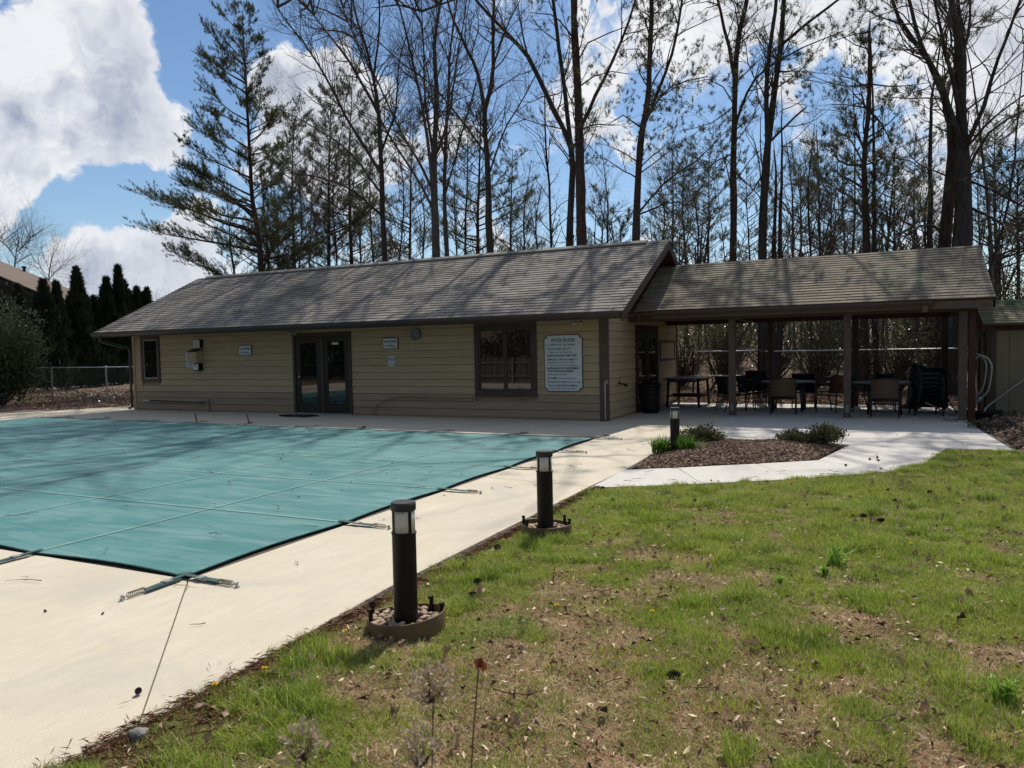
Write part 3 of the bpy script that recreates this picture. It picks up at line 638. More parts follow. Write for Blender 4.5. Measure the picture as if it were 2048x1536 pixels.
b = MB(); yb = 2*YR-YE; b.addv([(RXL, yb, ZE+.01), (RXR, yb, ZE+.01), (RXR, YR, ZR+.01), (RXL, YR, ZR+.01)], [(0, 1, 2, 3)]); b.build('rear_shingle_field', M_SH_M, rf)
b = MB(); b.yz_prism([(YR-.17, ZR-.045), (YR-.17, ZR-.01), (YR, ZR+.065), (YR+.17, ZR-.01), (YR+.17, ZR-.045), (YR, ZR+.03)], RXL+.5, RXR-.55); b.build('ridge_vent', M_SH_M, ch)
b = MB(); b.yz_prism([(YR-.13, ZR-.045), (YR, ZR+.028), (YR+.13, ZR-.045), (YR, ZR+.01)], RXR-.545, RXR); b.build('ridge_cap', M_SH_M, ch)
# end-gable soffit and dark gable wall
b = MB(); b.yz_prism([(YE+.05, ZE-.06), (YR, ZR-.06), (2*YR-YE-.05, ZE-.06), (2*YR-YE-.05, ZE-.075), (YR, ZR-.075), (YE+.05, ZE-.075)], XR-.03, RXR-.05); b.build('gable_soffit', M_RAFT, ch)

def window(x0, x1, z0, z1, panes, parent, tw=.09, sill=.02, vinyl=True, y=YW, bottom=None, trimm=M_TRIM):
    """trim boards, vinyl frame, mullion, panes set back"""
    b = MB(); b.box(x0, x0+tw, y-.03, y+.03, z0, z1); b.box(x1-tw, x1, y-.03, y+.03, z0, z1); b.box(x0+tw, x1-tw, y-.03, y+.03, z1-tw*1.3, z1); b.box(x0+tw, x1-tw, y-.03, y+.03, z0, z0+tw*1.1)
    wn = b.build('window', trimm, parent)
    a, c, lo, hi = x0+tw, x1-tw, z0+tw*1.1, z1-tw*1.3; n = panes; mw = .05
    for i in range(n):
        p0 = a+(c-a)*i/n; p1 = a+(c-a)*(i+1)/n; f = .035 if vinyl else .05; 
        b = MB(); b.box(p0+.002, p0+f, y-.012, y+.03, lo, hi); b.box(p1-f, p1-.002, y-.012, y+.03, lo, hi); b.box(p0+f, p1-f, y-.012, y+.03, hi-f, hi); b.box(p0+f, p1-f, y-.012, y+.03, lo, lo+f); b.build('sash', M_FRAMEW if vinyl else trimm, wn)
        b = MB(); b.box(p0+f, p1-f, y+.004, y+.012, lo+f, hi-f); b.build('pane', M_GLASS, wn)
    return wn
window(-19.97, -19.17, .85, 2.24, 1, ch)
wn2 = window(-8.51, -6.91, .53, 2.24, 2, ch, tw=.105, vinyl=False)
for (a, c) in ((-8.38, -7.75), (-7.66, -7.03)):
    pass
# double entry door: dark storm leaf, glazed leaf with small notice
b = MB(); b.box(-14.05, -13.97, YW-.03, YW+.04, .03, 2.15); b.box(-12.20, -12.12, YW-.03, YW+.04, .03, 2.15); b.box(-13.97, -12.20, YW-.03, YW+.04, 2.06, 2.15); b.box(-13.10, -13.02, YW-.03, YW+.04, .03, 2.06); b.build('door_frame', M_TRIM, ch)
b = MB(); b.box(-14.03, -12.14, YW-.06, YW+.04, 0.002, .035); b.build('threshold', M_STEEL, ch)
def leaf(x0, x1, st, bot, name, inset):
    b = MB(); y0, y1 = YW+inset, YW+inset+.03
    b.box(x0, x0+st, y0, y1, .04, 2.05); b.box(x1-st, x1, y0, y1, .04, 2.05); b.box(x0+st, x1-st, y0, y1, 2.05-st, 2.05); b.box(x0+st, x1-st, y0, y1, .04, .04+bot)
    d = b.build('door', M_DOOR, ch); g = MB(); g.box(x0+st, x1-st, y0+.01, y0+.02, .04+bot, 2.05-st); g.build('pane', M_GLASS, d); return d
dl = leaf(-13.965, -13.105, .16, .22, 'door', -.005); dr = leaf(-13.015, -12.205, .13, .17, 'door', -.012)
b = MB(); b.lathe([(.0, 0), (.03, .0), (.03, .02), (.0, .02)], (0, 0, 0), 10); 
b = MB(); b.box(-13.88, -13.80, YW-.05, YW-.03, .98, 1.02); b.box(-13.88, -13.86, YW-.05, YW-.004, .98, 1.02); b.build('door_handle', M_STEEL, dl)
b = MB(); b.box(-12.72, -12.52, YW-.022, YW-.012, 1.83, 1.89); nt = b.build('notice', M_WHITE, dr)
# flood lights under the eave
def flood(x, y, z, parent, yaws):
    b = MB(); b.lathe([(.045, 0), (.045, .03), (.03, .035)], (x, y, z-.03), 12); ft = b.build('flood_light', M_BLACK, parent)
    for yw in yaws:
        d = Vector((math.sin(yw), -math.cos(yw), -.55)).normalized(); p = Vector((x, y, z-.04))+d*.05; b = MB(); b.tube([p, p+d*.03, p+d*.09, p+d*.12], [.02, .03, .05, .052], 10); b.build('lamp_head', M_STEEL, ft, smooth=True)
flood(-13.75, YW-.28, 2.262, ch, (-1.2, .9)); flood(-5.78, YW-.28, 2.262, ch, (-1.2, .9))
# gable side: red-framed glazed door pair
b = MB(); b.box(XR-.03, XR+.035, 17.92, 18.02, .02, 2.15); b.box(XR-.03, XR+.035, 19.88, 19.98, .02, 2.15); b.box(XR-.03, XR+.035, 18.02, 19.88, 1.98, 2.15); b.box(XR-.03, XR+.03, 18.90, 19.0, .02, 1.98); b.build('door_frame', M_RED, ch)
for y0, y1 in ((18.02, 18.90), (19.0, 19.88)):
    b = MB(); b.box(XR-.02, XR+.015, y0, y0+.1, .02, 1.98); b.box(XR-.02, XR+.015, y1-.1, y1, .02, 1.98); b.box(XR-.02, XR+.015, y0+.1, y1-.1, .02, .3); b.box(XR-.02, XR+.015, y0+.1, y1-.1, 1.86, 1.98); d = b.build('door', M_DOOR, ch)
    b = MB(); b.box(XR-.01, XR+.003, y0+.1, y1-.1, .3, 1.86); b.build('pane', M_GLASS, d)
# pipes fixed to the wall
b = MB(); b.tube([(XR-.02, YW-.07, .04), (XR-.02, YW-.07, .80), (XR-.02, YW-.07, .88), (XR+.03, YW-.10, .90), (XR+.06, YW-.14, .84)], .014, 8); b.build('white_pipe', MATS['frosted_lens'], ch, smooth=True)
b = MB(); b.tube([(XR+.03, 16.42, .80), (XR+.06, 16.42, .80), (XR+.06, 16.42, .95)], .012, 6); b.tube([(XR+.03, 16.45, .80), (XR+.12, 16.50, .78), (XR+.14, 16.62, .76)], .016, 6); b.lathe([(.05, 0), (.055, .01), (.03, .05), (.01, .07)], (XR+.13, 16.66, .72), 8); b.build('hose_tap', M_BLACK, ch, smooth=True)
b = MB(); b.bar((-19.88, YW-.05, .30), (-17.32, YW-.05, .265), .022, .022); pl = b.build('wall_pole', M_BLACK, ch)
b = MB(); b.box(-17.36, -17.20, YW-.05, YW-.004, .03, .36); b.build('pole_bracket', M_SIDD, ch)
b = MB(); b.bar((-19.90, YW-.052, .302), (-19.64, YW-.052, .298), .03, .03); b.build('pole_tip', M_WHITE, pl)

# ------------------------------------------------------------------ things on the wall
def plate(name, label, cat, x0, x1, z0, z1, m, t=.02, y=YW-.005, notch=0, group=None, border=None):
    t_ = thing(name, label, cat, ((x0+x1)/2, y, z0), 0, group); 
    if notch:
        n_ = 5; P0 = []
        for cx, cz, a0 in ((x0, z0, 0), (x1, z0, 90), (x1, z1, 180), (x0, z1, 270)):
            for i in range(n_): 
                a = R(a0+90-90*i/(n_-1)); P0.append((cx+notch*math.cos(a), cz+notch*math.sin(a)))
        def mk(e, ya, yb_):
            cxm, czm = (x0+x1)/2, (z0+z1)/2; P1 = [(cxm+(px-cxm)*(1+e/(x1-x0)), czm+(pz-czm)*(1+e/(z1-z0))) for px, pz in P0]; b = MB(); b.xz_prism(P1, ya, yb_); return b
        mk(.03, y-t, y).build('backing_board', M_TRIM, t_); mk(0, y-t-.004, y-t-.0005).build('sign_face', m, t_)
    else:
        if border: b = MB(); b.box(x0-.018, x1+.018, y-t, y, z0-.018, z1+.018); b.build('backing_board', border, t_)
        b = MB(); b.box(x0, x1, y-t-(.004 if border else 0), y-(t+.0005 if border else 0), z0, z1); b.build('sign_face', m, t_)
    return t_
ps = plate('pool_rules_sign', 'tall white POOL RULES board with scalloped corners beside the wide window', 'sign', -6.70, -5.81, .665, 1.905, M_WHITE, notch=.075)
ty = YW-.005-.02-.005
def line(txt, x, z, size, width=None, m=M_INK, parent=None, bold=0.0, shear=0.0, align='LEFT', name='lettering', y=ty): return text_obj(txt, name, size, x, y, z, m, parent, width, align, shear, bold)
line('POOL RULES', -6.53, 1.765, .105, .55, parent=ps, bold=.001)
line("3 - 5' DEEP POOL - NO DIVING !!", -6.675, 1.675, .062, .72, parent=ps, shear=.2)
line('\u2022 LIFE GUARD NOT ON DUTY', -6.665, 1.585, .060, .60, parent=ps, shear=.2)
line('Swim at Your Own Risk', -6.58, 1.515, .050, .55, parent=ps, shear=.3)
line('\u2022 ADULTS SHOULD NOT SWIM ALONE', -6.665, 1.435, .060, .73, parent=ps, shear=.25, bold=.0012)
line('\u2022 EMERGENCY PHONE NUMBER 911', -6.665, 1.345, .058, .75, parent=ps, shear=.2)
line('Directions to the Clock Golf', -6.64, 1.285, .042, .64, parent=ps, shear=.3)
line('Left on New Clock Rd, by the Dwelling Board', -6.56, 1.225, .036, .67, parent=ps, shear=.3)
line('\u2022 CHILDREN SHOULD NOT USE THE SWIMMING', -6.665, 1.150, .058, .78, parent=ps, shear=.25, bold=.0012)
line('POOL WITHOUT ADULT SUPERVISION', -6.62, 1.085, .058, .62, parent=ps, shear=.25, bold=.0012)
line('No Running or Horse Play', -6.64, 1.020, .044, .46, parent=ps, shear=.3)
line('\u2022 NO ANIMALS', -6.665, .930, .060, .27, parent=ps, shear=.2); line('Permitted in Pool Area', -6.37, .930, .042, .42, parent=ps, shear=.3)
line('\u2022 NO GLASS CONTAINER', -6.665, .845, .058, .47, parent=ps, shear=.2); line('of Any Type Permitted', -6.18, .845, .040, .34, parent=ps, shear=.3)
line('Please SHOWER BEFORE SWIMMING', -6.63, .765, .055, .70, parent=ps, shear=.2)
line('POOL HOURS   8am to 10pm  DAILY', -6.58, .705, .044, .62, parent=ps, shear=.1)
def nodiving(x0, x1, z0, z1, label):
    s_ = plate('no_diving_sign', label, 'sign', x0, x1, z0, z1, M_WHITE, border=M_TRIM, group='white no diving signs'); h = z1-z0; w_ = x1-x0
    line('NO DIVING', x0+.03*w_*2, z0+h*.56, h*.36, w_*.88, parent=s_, bold=.0012); line("3-5' POOL", x0+.04*w_*2, z0+h*.12, h*.34, w_*.80, parent=s_, bold=.0012, shear=.25)
nodiving(-15.97, -15.53, 1.61, 1.86, 'white NO DIVING sign between the small meter box and the double door')
nodiving(-11.10, -10.68, 1.70, 1.95, 'white NO DIVING sign hanging above the no smoking plate')
s_ = plate('no_smoking_sign', 'narrow white no smoking plate with blue ring and lettering', 'sign', -10.97, -10.80, 1.25, 1.51, M_WHITE, t=.006)
b = MB(); th_ = np.linspace(0, 2*np.pi, 25); b.tube([(-10.885+.052*math.cos(a), YW-.014, 1.43+.052*math.sin(a)) for a in th_], .007, 4, cap=False); b.bar((-10.925, YW-.014, 1.465), (-10.845, YW-.014, 1.395), .008, .010, (0, 1, 0)); b.bar((-10.925, YW-.0135, 1.425), (-10.85, YW-.0135, 1.425), .006, .014, (0, 1, 0)); b.build('symbol', M_INKB, s_)
line('NO', -10.91, 1.325, .035, .05, m=M_INKB, parent=s_, y=YW-.013, bold=.001); line('SMOKING', -10.945, 1.28, .03, .12, m=M_INKB, parent=s_, y=YW-.013, bold=.001)
ck = thing('wall_clock', 'round grey outdoor clock high on the khaki wall near the wide window', 'clock', (-10.15, YW-.01, 2.03))
b = MB(); c0 = np.array([-10.15, 0, 2.03]); 
def disc(rad, y0, y1, m, name, k=28): 
    b = MB(); b.xz_prism([(-10.15+rad*math.cos(a), 2.03+rad*math.sin(a)) for a in np.linspace(0, 2*np.pi, k, endpoint=False)], y0, y1); return b.build(name, m, ck)
disc(.155, YW-.035, YW-.005, M_BLACK, 'case'); disc(.132, YW-.040, YW-.0355, mat('clock_grey', (.16, .165, .165), rough=.6), 'dial')
b = MB(); b.tube([(-10.15+.143*math.cos(a), YW-.045, 2.03+.143*math.sin(a)) for a in np.linspace(0, 2*np.pi, 33)], .012, 6, cap=False); b.build('rim', M_FRAMEW, ck)
b = MB(); b.bar((-10.15, YW-.043, 2.03), (-10.15, YW-.043, 2.12), .007, .004, (0, 1, 0)); b.bar((-10.15, YW-.043, 2.03), (-10.095, YW-.043, 1.99), .008, .004, (0, 1, 0)); b.build('hands', M_WHITE, ck)
b = MB()
for i in range(12):
    a = i*math.pi/6; b.bar((-10.15+.105*math.cos(a), YW-.042, 2.03+.105*math.sin(a)), (-10.15+.125*math.cos(a), YW-.042, 2.03+.125*math.sin(a)), .006, .003, (0, 1, 0))
b.build('hour_marks', M_WHITE, ck)
# meter cluster
t_ = thing('notice_box', 'small white box with printed card mounted above the khaki cabinet', 'notice box', (-17.51, YW-.005, 1.83))
b = MB(); b.box(-17.62, -17.38, YW-.09, YW-.005, 1.84, 2.06); b.build('case', M_BLACK, t_); b = MB(); b.box(-17.66, -17.42, YW-.098, YW-.091, 1.845, 2.055); cf = b.build('card', M_WHITE, t_)
for i, (tx, zz) in enumerate((('POOL', 2.0), ('PHONE', 1.945), ('911', 1.89))): text_obj(tx, 'lettering', .045, -17.64, YW-.100, zz-.01, M_INKB, cf, .15)
t_ = thing('control_cabinet', 'khaki slope-topped box on the wall with a keyhole', 'cabinet', (-17.58, YW-.005, 1.40))
b = MB(); b.yz_prism([(YW-.005, 1.40), (YW-.24, 1.40), (YW-.24, 1.72), (YW-.005, 1.78)], -17.74, -17.40); b.build('case', M_SID, t_)
b = MB(); b.addv([(-17.76, YW-.27, 1.722), (-17.38, YW-.27, 1.722), (-17.38, YW-.002, 1.80), (-17.76, YW-.002, 1.80), (-17.76, YW-.27, 1.735), (-17.38, YW-.27, 1.735), (-17.38, YW-.002, 1.815), (-17.76, YW-.002, 1.815)], [(0,3,2,1),(4,5,6,7),(0,1,5,4),(1,2,6,5),(2,3,7,6),(3,0,4,7)]); b.build('lid', M_TRIM, t_)
b = MB(); b.box(-17.715, -17.425, YW-.247, YW-.2405, 1.42, 1.70); dd = b.build('door', M_SID, t_); b = MB(); b.box(-17.47, -17.455, YW-.252, YW-.2475, 1.55, 1.59); b.build('keyhole', M_INK, dd)
t_ = thing('rules_card', 'tall narrow white card of blue rules tucked beside the khaki cabinet', 'sign', (-17.92, YW-.005, 1.27))
b = MB(); b.box(-18.06, -17.78, YW-.02, YW-.006, 1.28, 1.72); cf = b.build('card', M_WHITE, t_)
for i, tx in enumerate(('POOL', 'RULES', 'NO RUN', 'NO FOOD', 'NO PETS', 'SHOWER')): text_obj(tx, 'lettering', .055, -18.03, YW-.0225, 1.645-.065*i, M_INKB, cf, .21)
t_ = thing('water_meter_box', 'small dark box with white dial plate below the khaki cabinet', 'meter box', (-17.55, YW-.005, 1.18))
b = MB(); b.box(-17.66, -17.42, YW-.13, YW-.005, 1.18, 1.39); b.build('case', M_BLACK, t_); b = MB(); b.box(-17.65, -17.46, YW-.138, YW-.131, 1.20, 1.37); f_ = b.build('face_plate', M_WHITE, t_)
text_obj('METER', 'lettering', .045, -17.635, YW-.1405, 1.30, M_INKB, f_, .12)
b = MB(); b.tube([(-16.86+.05*math.cos(a), YW-.03, 1.97+.05*math.sin(a)) for a in np.linspace(.4, 6.2, 16)], .008, 6); b.bar((-16.86, YW-.03, 2.02), (-16.86, YW-.003, 2.03), .012, .012); o = b.build('wall_hook', M_SID, base=(-16.86, YW, 1.97), smooth=True); tag(o, 'small round khaki hook between the control cabinet and a no diving sign', 'hook')
t_ = thing('notice_board', 'wooden framed notice board on the wall past the red-framed doors', 'notice board', (XR+.01, 21.0, 1.25))
b = MB(); b.box(XR+.004, XR+.03, 20.20, 20.26, 1.22, 1.78); b.box(XR+.004, XR+.03, 21.82, 21.88, 1.22, 1.78); b.box(XR+.004, XR+.03, 20.26, 21.82, 1.72, 1.78); b.box(XR+.004, XR+.03, 20.26, 21.82, 1.22, 1.28); b.build('frame', M_TRIM2, t_)
b = MB(); b.box(XR+.004, XR+.015, 20.26, 21.82, 1.28, 1.72); b.build('board', M_SID, t_)
# hose on the wall
ps_ = [(-7.24, .50), (-8.5, .485), (-9.8, .47), (-10.4, .50), (-10.74, .48), (-11.1, .40), (-11.35, .25), (-11.47, .09), (-11.40, .02), (-11.29, .015)]
b = MB(); b.tube([(x, YW-.05, z) for x, z in ps_], .011, 6); b.tube([(-7.42, YW-.055, .503), (-7.10, YW-.055, .502)], .020, 8)
o = b.build('wall_hose', M_HOSEY, base=(-9.3, YW-.05, .5), smooth=True); tag(o, 'thin tan pole and hose along the wall under the wide window', 'hose')
b = MB(); Rr = random.Random(3)
for i in range(5):
    n_ = 30; b.tube([(-13.35+(.33+.05*i)*math.cos(a+i)*1.15, 15.05+(.15+.03*i)*math.sin(a+i), .015+.012*Rr.random()) for a in np.linspace(0, 2*np.pi, n_)], .010, 5, cap=False)
o = b.build('coiled_hose', M_SLINGD, base=(-13.35, 15.05, 0), smooth=True); tag(o, 'black hose coiled flat on the deck before the double door', 'hose')

# ================================================================== OPEN PAVILION
PE, PZ, PR, PZR, PX0, PX1 = 17.0, 2.432, 19.43, 3.69, RXR-.55, 2.10
pv = thing('open_pavilion', 'open-sided shingled shelter on brown posts joined to the pool house', 'pavilion', (-1.5, PE, 0))
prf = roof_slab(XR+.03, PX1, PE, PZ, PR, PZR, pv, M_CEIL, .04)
shingle_roof(XR+.25, PX1, PE, PZ, PR, PZR, prf, M_SH_P, .14, .32, 298, wob=.004)
yb = 2*PR-PE; b = MB(); b.addv([(XR+.25, yb, PZ+.01), (PX1, yb, PZ+.01), (PX1, PR, PZR+.01), (XR+.25, PR, PZR+.01)], [(0, 1, 2, 3)]); b.build('rear_shingle_field', M_SH_P, prf)
rake(PX1-.04, PX1-.004, PE, PZ+.0, PR, PZR, .15, pv, M_TRIM2)
b = MB(); b.box(1.05, PX1-.004, PE-.0, PE+.035, 2.24, PZ-.03); b.build('fascia', M_TRIM2, pv)
b = MB(); b.box(RXR-.02, 1.048, PE+.0, PE+.035, 2.25, PZ-.03); b.build('fascia', M_TRIM2, pv)
gutter(RXR+.02, 1.05, PE-.002, PZ-.02, pv, M_TRIM)
b = MB(); b.box(.86, .96, PE-.09, PE-.01, 2.19, 2.32); b.build('gutter_outlet', M_TRIM2, pv)
posts = [(-2.88, 17.50), (-.50, 17.46), (1.60, 17.42), (-2.45, 20.93), (-.42, 20.93), (1.55, 20.93)]
for i, (x, y) in enumerate(posts):
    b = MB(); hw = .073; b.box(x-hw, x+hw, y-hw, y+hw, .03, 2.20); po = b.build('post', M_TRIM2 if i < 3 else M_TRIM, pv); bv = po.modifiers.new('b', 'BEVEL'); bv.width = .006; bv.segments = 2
    b = MB(); b.box(x-.08, x+.08, y-.08, y+.08, 0.0, .03); b.box(x-.082, x-.076, y-.05, y+.05, .03, .16); b.build('post_base', M_STEEL, po)
    if i < 2:
        b = MB(); b.box(x-.035, x+.035, y-hw-.03, y-hw-.001, .14, .30); ob = b.build('outlet_box', mat('grey_outlet', (.20, .20, .19), rough=.5) if i == 0 else MATS['grey_outlet'], po)
        for dz in (.19, .25):
            pass
for y0 in (17.38, 20.86):
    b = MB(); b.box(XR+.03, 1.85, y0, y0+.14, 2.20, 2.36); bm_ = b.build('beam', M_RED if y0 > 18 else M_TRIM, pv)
n_r = 13; ps_l = (PZR-PZ)/(PR-PE)
for i in range(n_r):
    x = -4.9+i*.565
    for sgn in (1, -1):
        y0, y1 = PE+.04, PR; P0 = [(y0, PZ-.05), (y1, PZR-.045), (y1, PZR-.185), (y0, PZ-.17)]
        if sgn < 0: P0 = [(2*PR-y, z) for y, z in P0]
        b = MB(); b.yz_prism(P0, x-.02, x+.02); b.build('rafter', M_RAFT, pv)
b = MB(); b.box(XR+.03, PX1-.05, PR-.02, PR+.02, PZR-.26, PZR-.19); b.build('ridge_board', M_RAFT, pv)
for y0 in (PR-.5,):
    for x in (-2.88, -.50, 1.6):
        b = MB(); b.box(x-.05, x+.05, 17.52, 20.86, 2.21, 2.33); b.build('tie_beam', M_RED, pv)
# right front post is doubled by a darker brown post
b = MB(); b.box(1.70, 1.82, 17.36, 17.50, .02, 2.20); b.build('post', M_RED, pv)

# ================================================================== SHED
sh = thing('garden_shed', 'small tan panelled shed with mossy shingles behind the leaning handrails', 'shed', (4.1, 18.1, 0))
SX0, SX1 = 2.18, 6.4
b = MB(); b.box(SX0+.02, SX1-.02, 18.12, 20.7, -.02, 1.90); b.yz_prism([(18.12, 1.90), (19.4, 2.34), (20.7, 1.90)], SX0+.02, SX1-.02); b.build('wall', M_TRIM2, sh)
x = SX0
while x < SX1-.01:
    b = MB(); b.box(x+.004, min(x+.30, SX1)-.004, 18.098, 18.122, .02, 1.88); b.build('wall_panel', M_SHED, sh); x += .30
y = 18.12
while y < 20.68:
    b = MB(); b.box(SX0-.0, SX0+.022, y+.004, min(y+.30, 20.7)-.004, .02, 1.88); b.build('wall_panel', M_SHED, sh); y += .30
b = MB(); b.box(SX0-.02, SX0+.07, 18.075, 18.097, .0, 1.88); b.build('corner_board', M_TRIM, sh)
b = MB(); b.box(SX0+.07, SX1, 18.07, 18.10, 1.80, 1.90); b.build('frieze_board', M_RED, sh)
b = MB(); b.box(SX0-.03, SX0-.001, 19.0, 19.1, .02, 1.8); b.box(SX0-.03, SX0-.001, 20.0, 20.1, .02, 1.8); b.box(SX0-.03, SX0-.001, 19.1, 20.0, 1.7, 1.8); b.build('door_frame', M_TRIM, sh)
srf = roof_slab(1.98, SX1+.2, 17.82, 1.945, 19.4, 2.47, sh, M_TRIM, .045)
shingle_roof(1.98, SX1+.2, 17.82, 1.945, 19.4, 2.47, srf, M_SH_S, .13, .30, 230)
rake(1.982, 2.01, 17.82, 1.945, 19.4, 2.47, .10, sh, M_TRIM)
# ================================================================== CHAIN LINK FENCES
def chain_fence(name, label, x0, x1, y, z0, z1, posts_x, rails, wire=.0016, pitch=.075, dark=False):
    t_ = thing(name, label, 'fence', (x0, y, 0)); H = z1-z0; L = x1-x0; b = MB(); mw = M_WIREDARK if dark else M_WIRE; V = []
    def strip(p, q, yy):
        p, q = np.array(p), np.array(q); d = q-p; d /= np.linalg.norm(d); s_ = np.array([-d[2], 0, d[0]])*wire; e = np.array([0, wire, 0])
        V.append([p-s_, q-s_, q+s_, p+s_]); V.append([p-e, q-e, q+e, p+e])
    k_ = -int(H/pitch)-1
    while k_*pitch < L:
        for sg in (1, -1):
            a = k_*pitch; t0 = max(0, -a); t1 = min(H, L-a)
            if t1 > t0+.01:
                if sg > 0: strip((x0+a+t0, y+.004, z0+t0), (x0+a+t1, y+.004, z0+t1), 0)
                else: strip((x0+a+t0, y-.004, z1-t0), (x0+a+t1, y-.004, z1-t1), 0)
        k_ += 1
    tri_mesh('wire_mesh', np.array(V), mw, parent=t_)
    for zz in rails: b = MB(); b.tube([(x0, y, zz), (x1, y, zz)], .019, 8); b.build('top_rail' if zz == max(rails) else 'mid_rail', M_STEEL, t_, smooth=True)
    for px in posts_x: b = MB(); b.tube([(px, y, -.05), (px, y, z1+.02), ], .028, 8); b.lathe([(.032, 0), (.03, .02), (.01, .04)], (px, y, z1+.02), 8); b.build('post', M_STEEL if not dark else M_BLACK, t_)
    return t_
chain_fence('chain_link_fence', 'galvanised chain link fence before the dark arborvitae row', -38.4, -20.4, 17.3, .04, 1.27, [-38.3, -35.3, -32.4, -29.6, -26.75, -23.8, -20.6], [1.28], wire=.0030)
chain_fence('chain_link_fence', 'chain link fence with bright top rail behind the pavilion', -3.0, 6.5, 23.5, .04, 1.40, [-2.95, -.40, 2.1, 4.6, 6.45], [1.41], dark=True)
chain_fence('fence_gate', 'chain link gate with a middle rail behind the pavilion, nearest the pool house', -5.1, -3.05, 23.5, .05, 1.43, [-5.05, -3.1], [1.44, .69], dark=True)

# ================================================================== BOLLARD LIGHTS
def bollard(x, y, h, label, rad=.0695, lean=0.0):
    t_ = thing('bollard_light', label, 'path light', (x, y, 0), 0, 'black bollard lights along the walk')
    b = MB(); b.lathe([(rad, -.12), (rad, h*.745), (rad*1.05, h*.75), (rad*1.05, h*.762), (rad*.9, h*.765)], (x, y, 0), 36); b.build('post', M_BLACK, t_, smooth=False)
    b = MB(); b.lathe([(rad*.93, h*.765), (rad*.93, h*.935)], (x, y, 0), 36); b.build('lens', M_LENS, t_, smooth=True)
    b = MB(); b.lathe([(rad*.25, h*.765), (rad*.25, h*.93)], (x, y, 0), 12); b.build('lamp', M_WHITE, t_)
    b = MB()
    for a in (2.35+math.pi/2*k for k in range(4)): 
        c = Vector((x+rad*.985*math.cos(a+.35), y+rad*.985*math.sin(a+.35), h*.85)); b.obox(c, (math.cos(a+.35)*.003, math.sin(a+.35)*.003, 0), (-math.sin(a+.35)*.0085, math.cos(a+.35)*.0085, 0), (0, 0, h*.088))
    b.build('lens_bar', M_BLACK, t_, )
    b = MB(); b.lathe([(rad*1.03, h*.935), (rad*1.06, h*.945), (rad*1.06, h*.988), (rad*.98, h), (.0, h)], (x, y, 0), 40); b.build('cap', M_CAP, t_)
    return t_
B1 = (-2.455, 3.62); B2 = (-2.565, 5.95); B3 = (-2.67, 11.13)
bollard(*B1, .735, 'black bollard light nearest the foreground, standing in a stone-filled ring')
bollard(*B2, .725, 'black bollard light standing in the second edging ring beside the deck')
bollard(*B3, .70, 'black bollard light rising between two clumps of day lilies')
def ring(x, y, rx, ry_, h, label, tilt, n_st, seed, stakes):
    t_ = thing('edging_ring', label, 'edging ring', (x, y, 0), 0, 'brown plastic edging rings'); k = 48; V = []; Fs = []
    Rr = random.Random(seed)
    for i in range(k):
        a = 2*math.pi*i/k; c, s_ = math.cos(a), math.sin(a); dz = tilt*(c*.5)+.006*math.sin(2*a+seed)
        for (e, z) in ((0, -.02), (0, h+dz), (.006, h+dz+.006), (.010, h+dz), (.010, -.02)): V.append((x+(rx+e)*c, y+(ry_+e)*s_, z))
    for i in range(k):
        j = (i+1) % k
        for q in range(4): Fs.append((i*5+q, j*5+q, j*5+q+1, i*5+q+1))
    b = MB(); b.addv(V, Fs); b.build('band', M_EDGING, t_, smooth=True)
    b = MB(); sp = lambda a: (x+(rx-.006)*math.cos(a), y+(ry_-.006)*math.sin(a))
    for a in stakes:
        px, py = sp(a); b = MB(); b.box(px-.010, px+.010, py-.008, py+.008, 0, h+.055); b.box(px-.010, px+.010, py-.022, py+.008, h+.045, h+.058); b.build('stake', M_BLACK, t_)
    # pebbles
    protos = []
    for q in range(5):
        bm = bmesh.new(); bmesh.ops.create_icosphere(bm, subdivisions=2, radius=1.0)
        for v in bm.verts: 
            n_ = .14*math.sin(v.co.x*3+q)+.10*math.cos(v.co.y*4+q*2); v.co *= 1+n_
            v.co.x *= 1.0+.25*(q % 3); v.co.z *= .62
        me = bpy.data.meshes.new('pebble'); bm.to_mesh(me); bm.free(); me.polygons.foreach_set('use_smooth', [True]*len(me.polygons)); me.materials.append(M_STONE); protos.append(me)
    put = []
    tries = 0
    while len(put) < n_st and tries < 4000:
        tries += 1; a = Rr.uniform(0, 2*math.pi); r_ = math.sqrt(Rr.uniform(.12, .86)); s_ = Rr.uniform(.013, .027); px, py = x+rx*r_*math.cos(a), y+ry_*r_*math.sin(a); lay = 0
        if math.hypot(px-x, py-y) < .085+s_*.6: continue
        if any(math.hypot(px-u, py-v_) < (s_+w_)*.80 for u, v_, w_ in put): continue
        put.append((px, py, s_)); o = bpy.data.objects.new('pebble', Rr.choice(protos)); COL.objects.link(o); o.location = (px, py, .038+s_*.3+Rr.uniform(0, .01)); o.scale = (s_,)*3; o.rotation_euler = (Rr.uniform(-.3, .3), Rr.uniform(-.3, .3), Rr.uniform(0, 6))
        tag(o, 'rounded river pebble lying inside '+('the nearest' if seed == 1 else 'the farther')+' brown edging ring', 'pebble', 'river pebbles in '+('the nearest' if seed == 1 else 'the farther')+' edging ring')
    b = MB(); b.lathe([(.001, .0), (rx*.99, .0)], (0, 0, 0), 4)
    g = MB(); g.addv([(x+(rx-.004)*math.cos(t), y+(ry_-.004)*math.sin(t), .034) for t in np.linspace(0, 2*np.pi, 24, endpoint=False)], [tuple(range(24))]); g.build('soil', M_MULCH, t_, fix=False)
ring(B1[0]+.0, B1[1], .225, .20, .075, 'brown edging ring around the nearest bollard, tipped up on one side', .05, 58, 1, (3.3, 4.0, .6, 1.3))
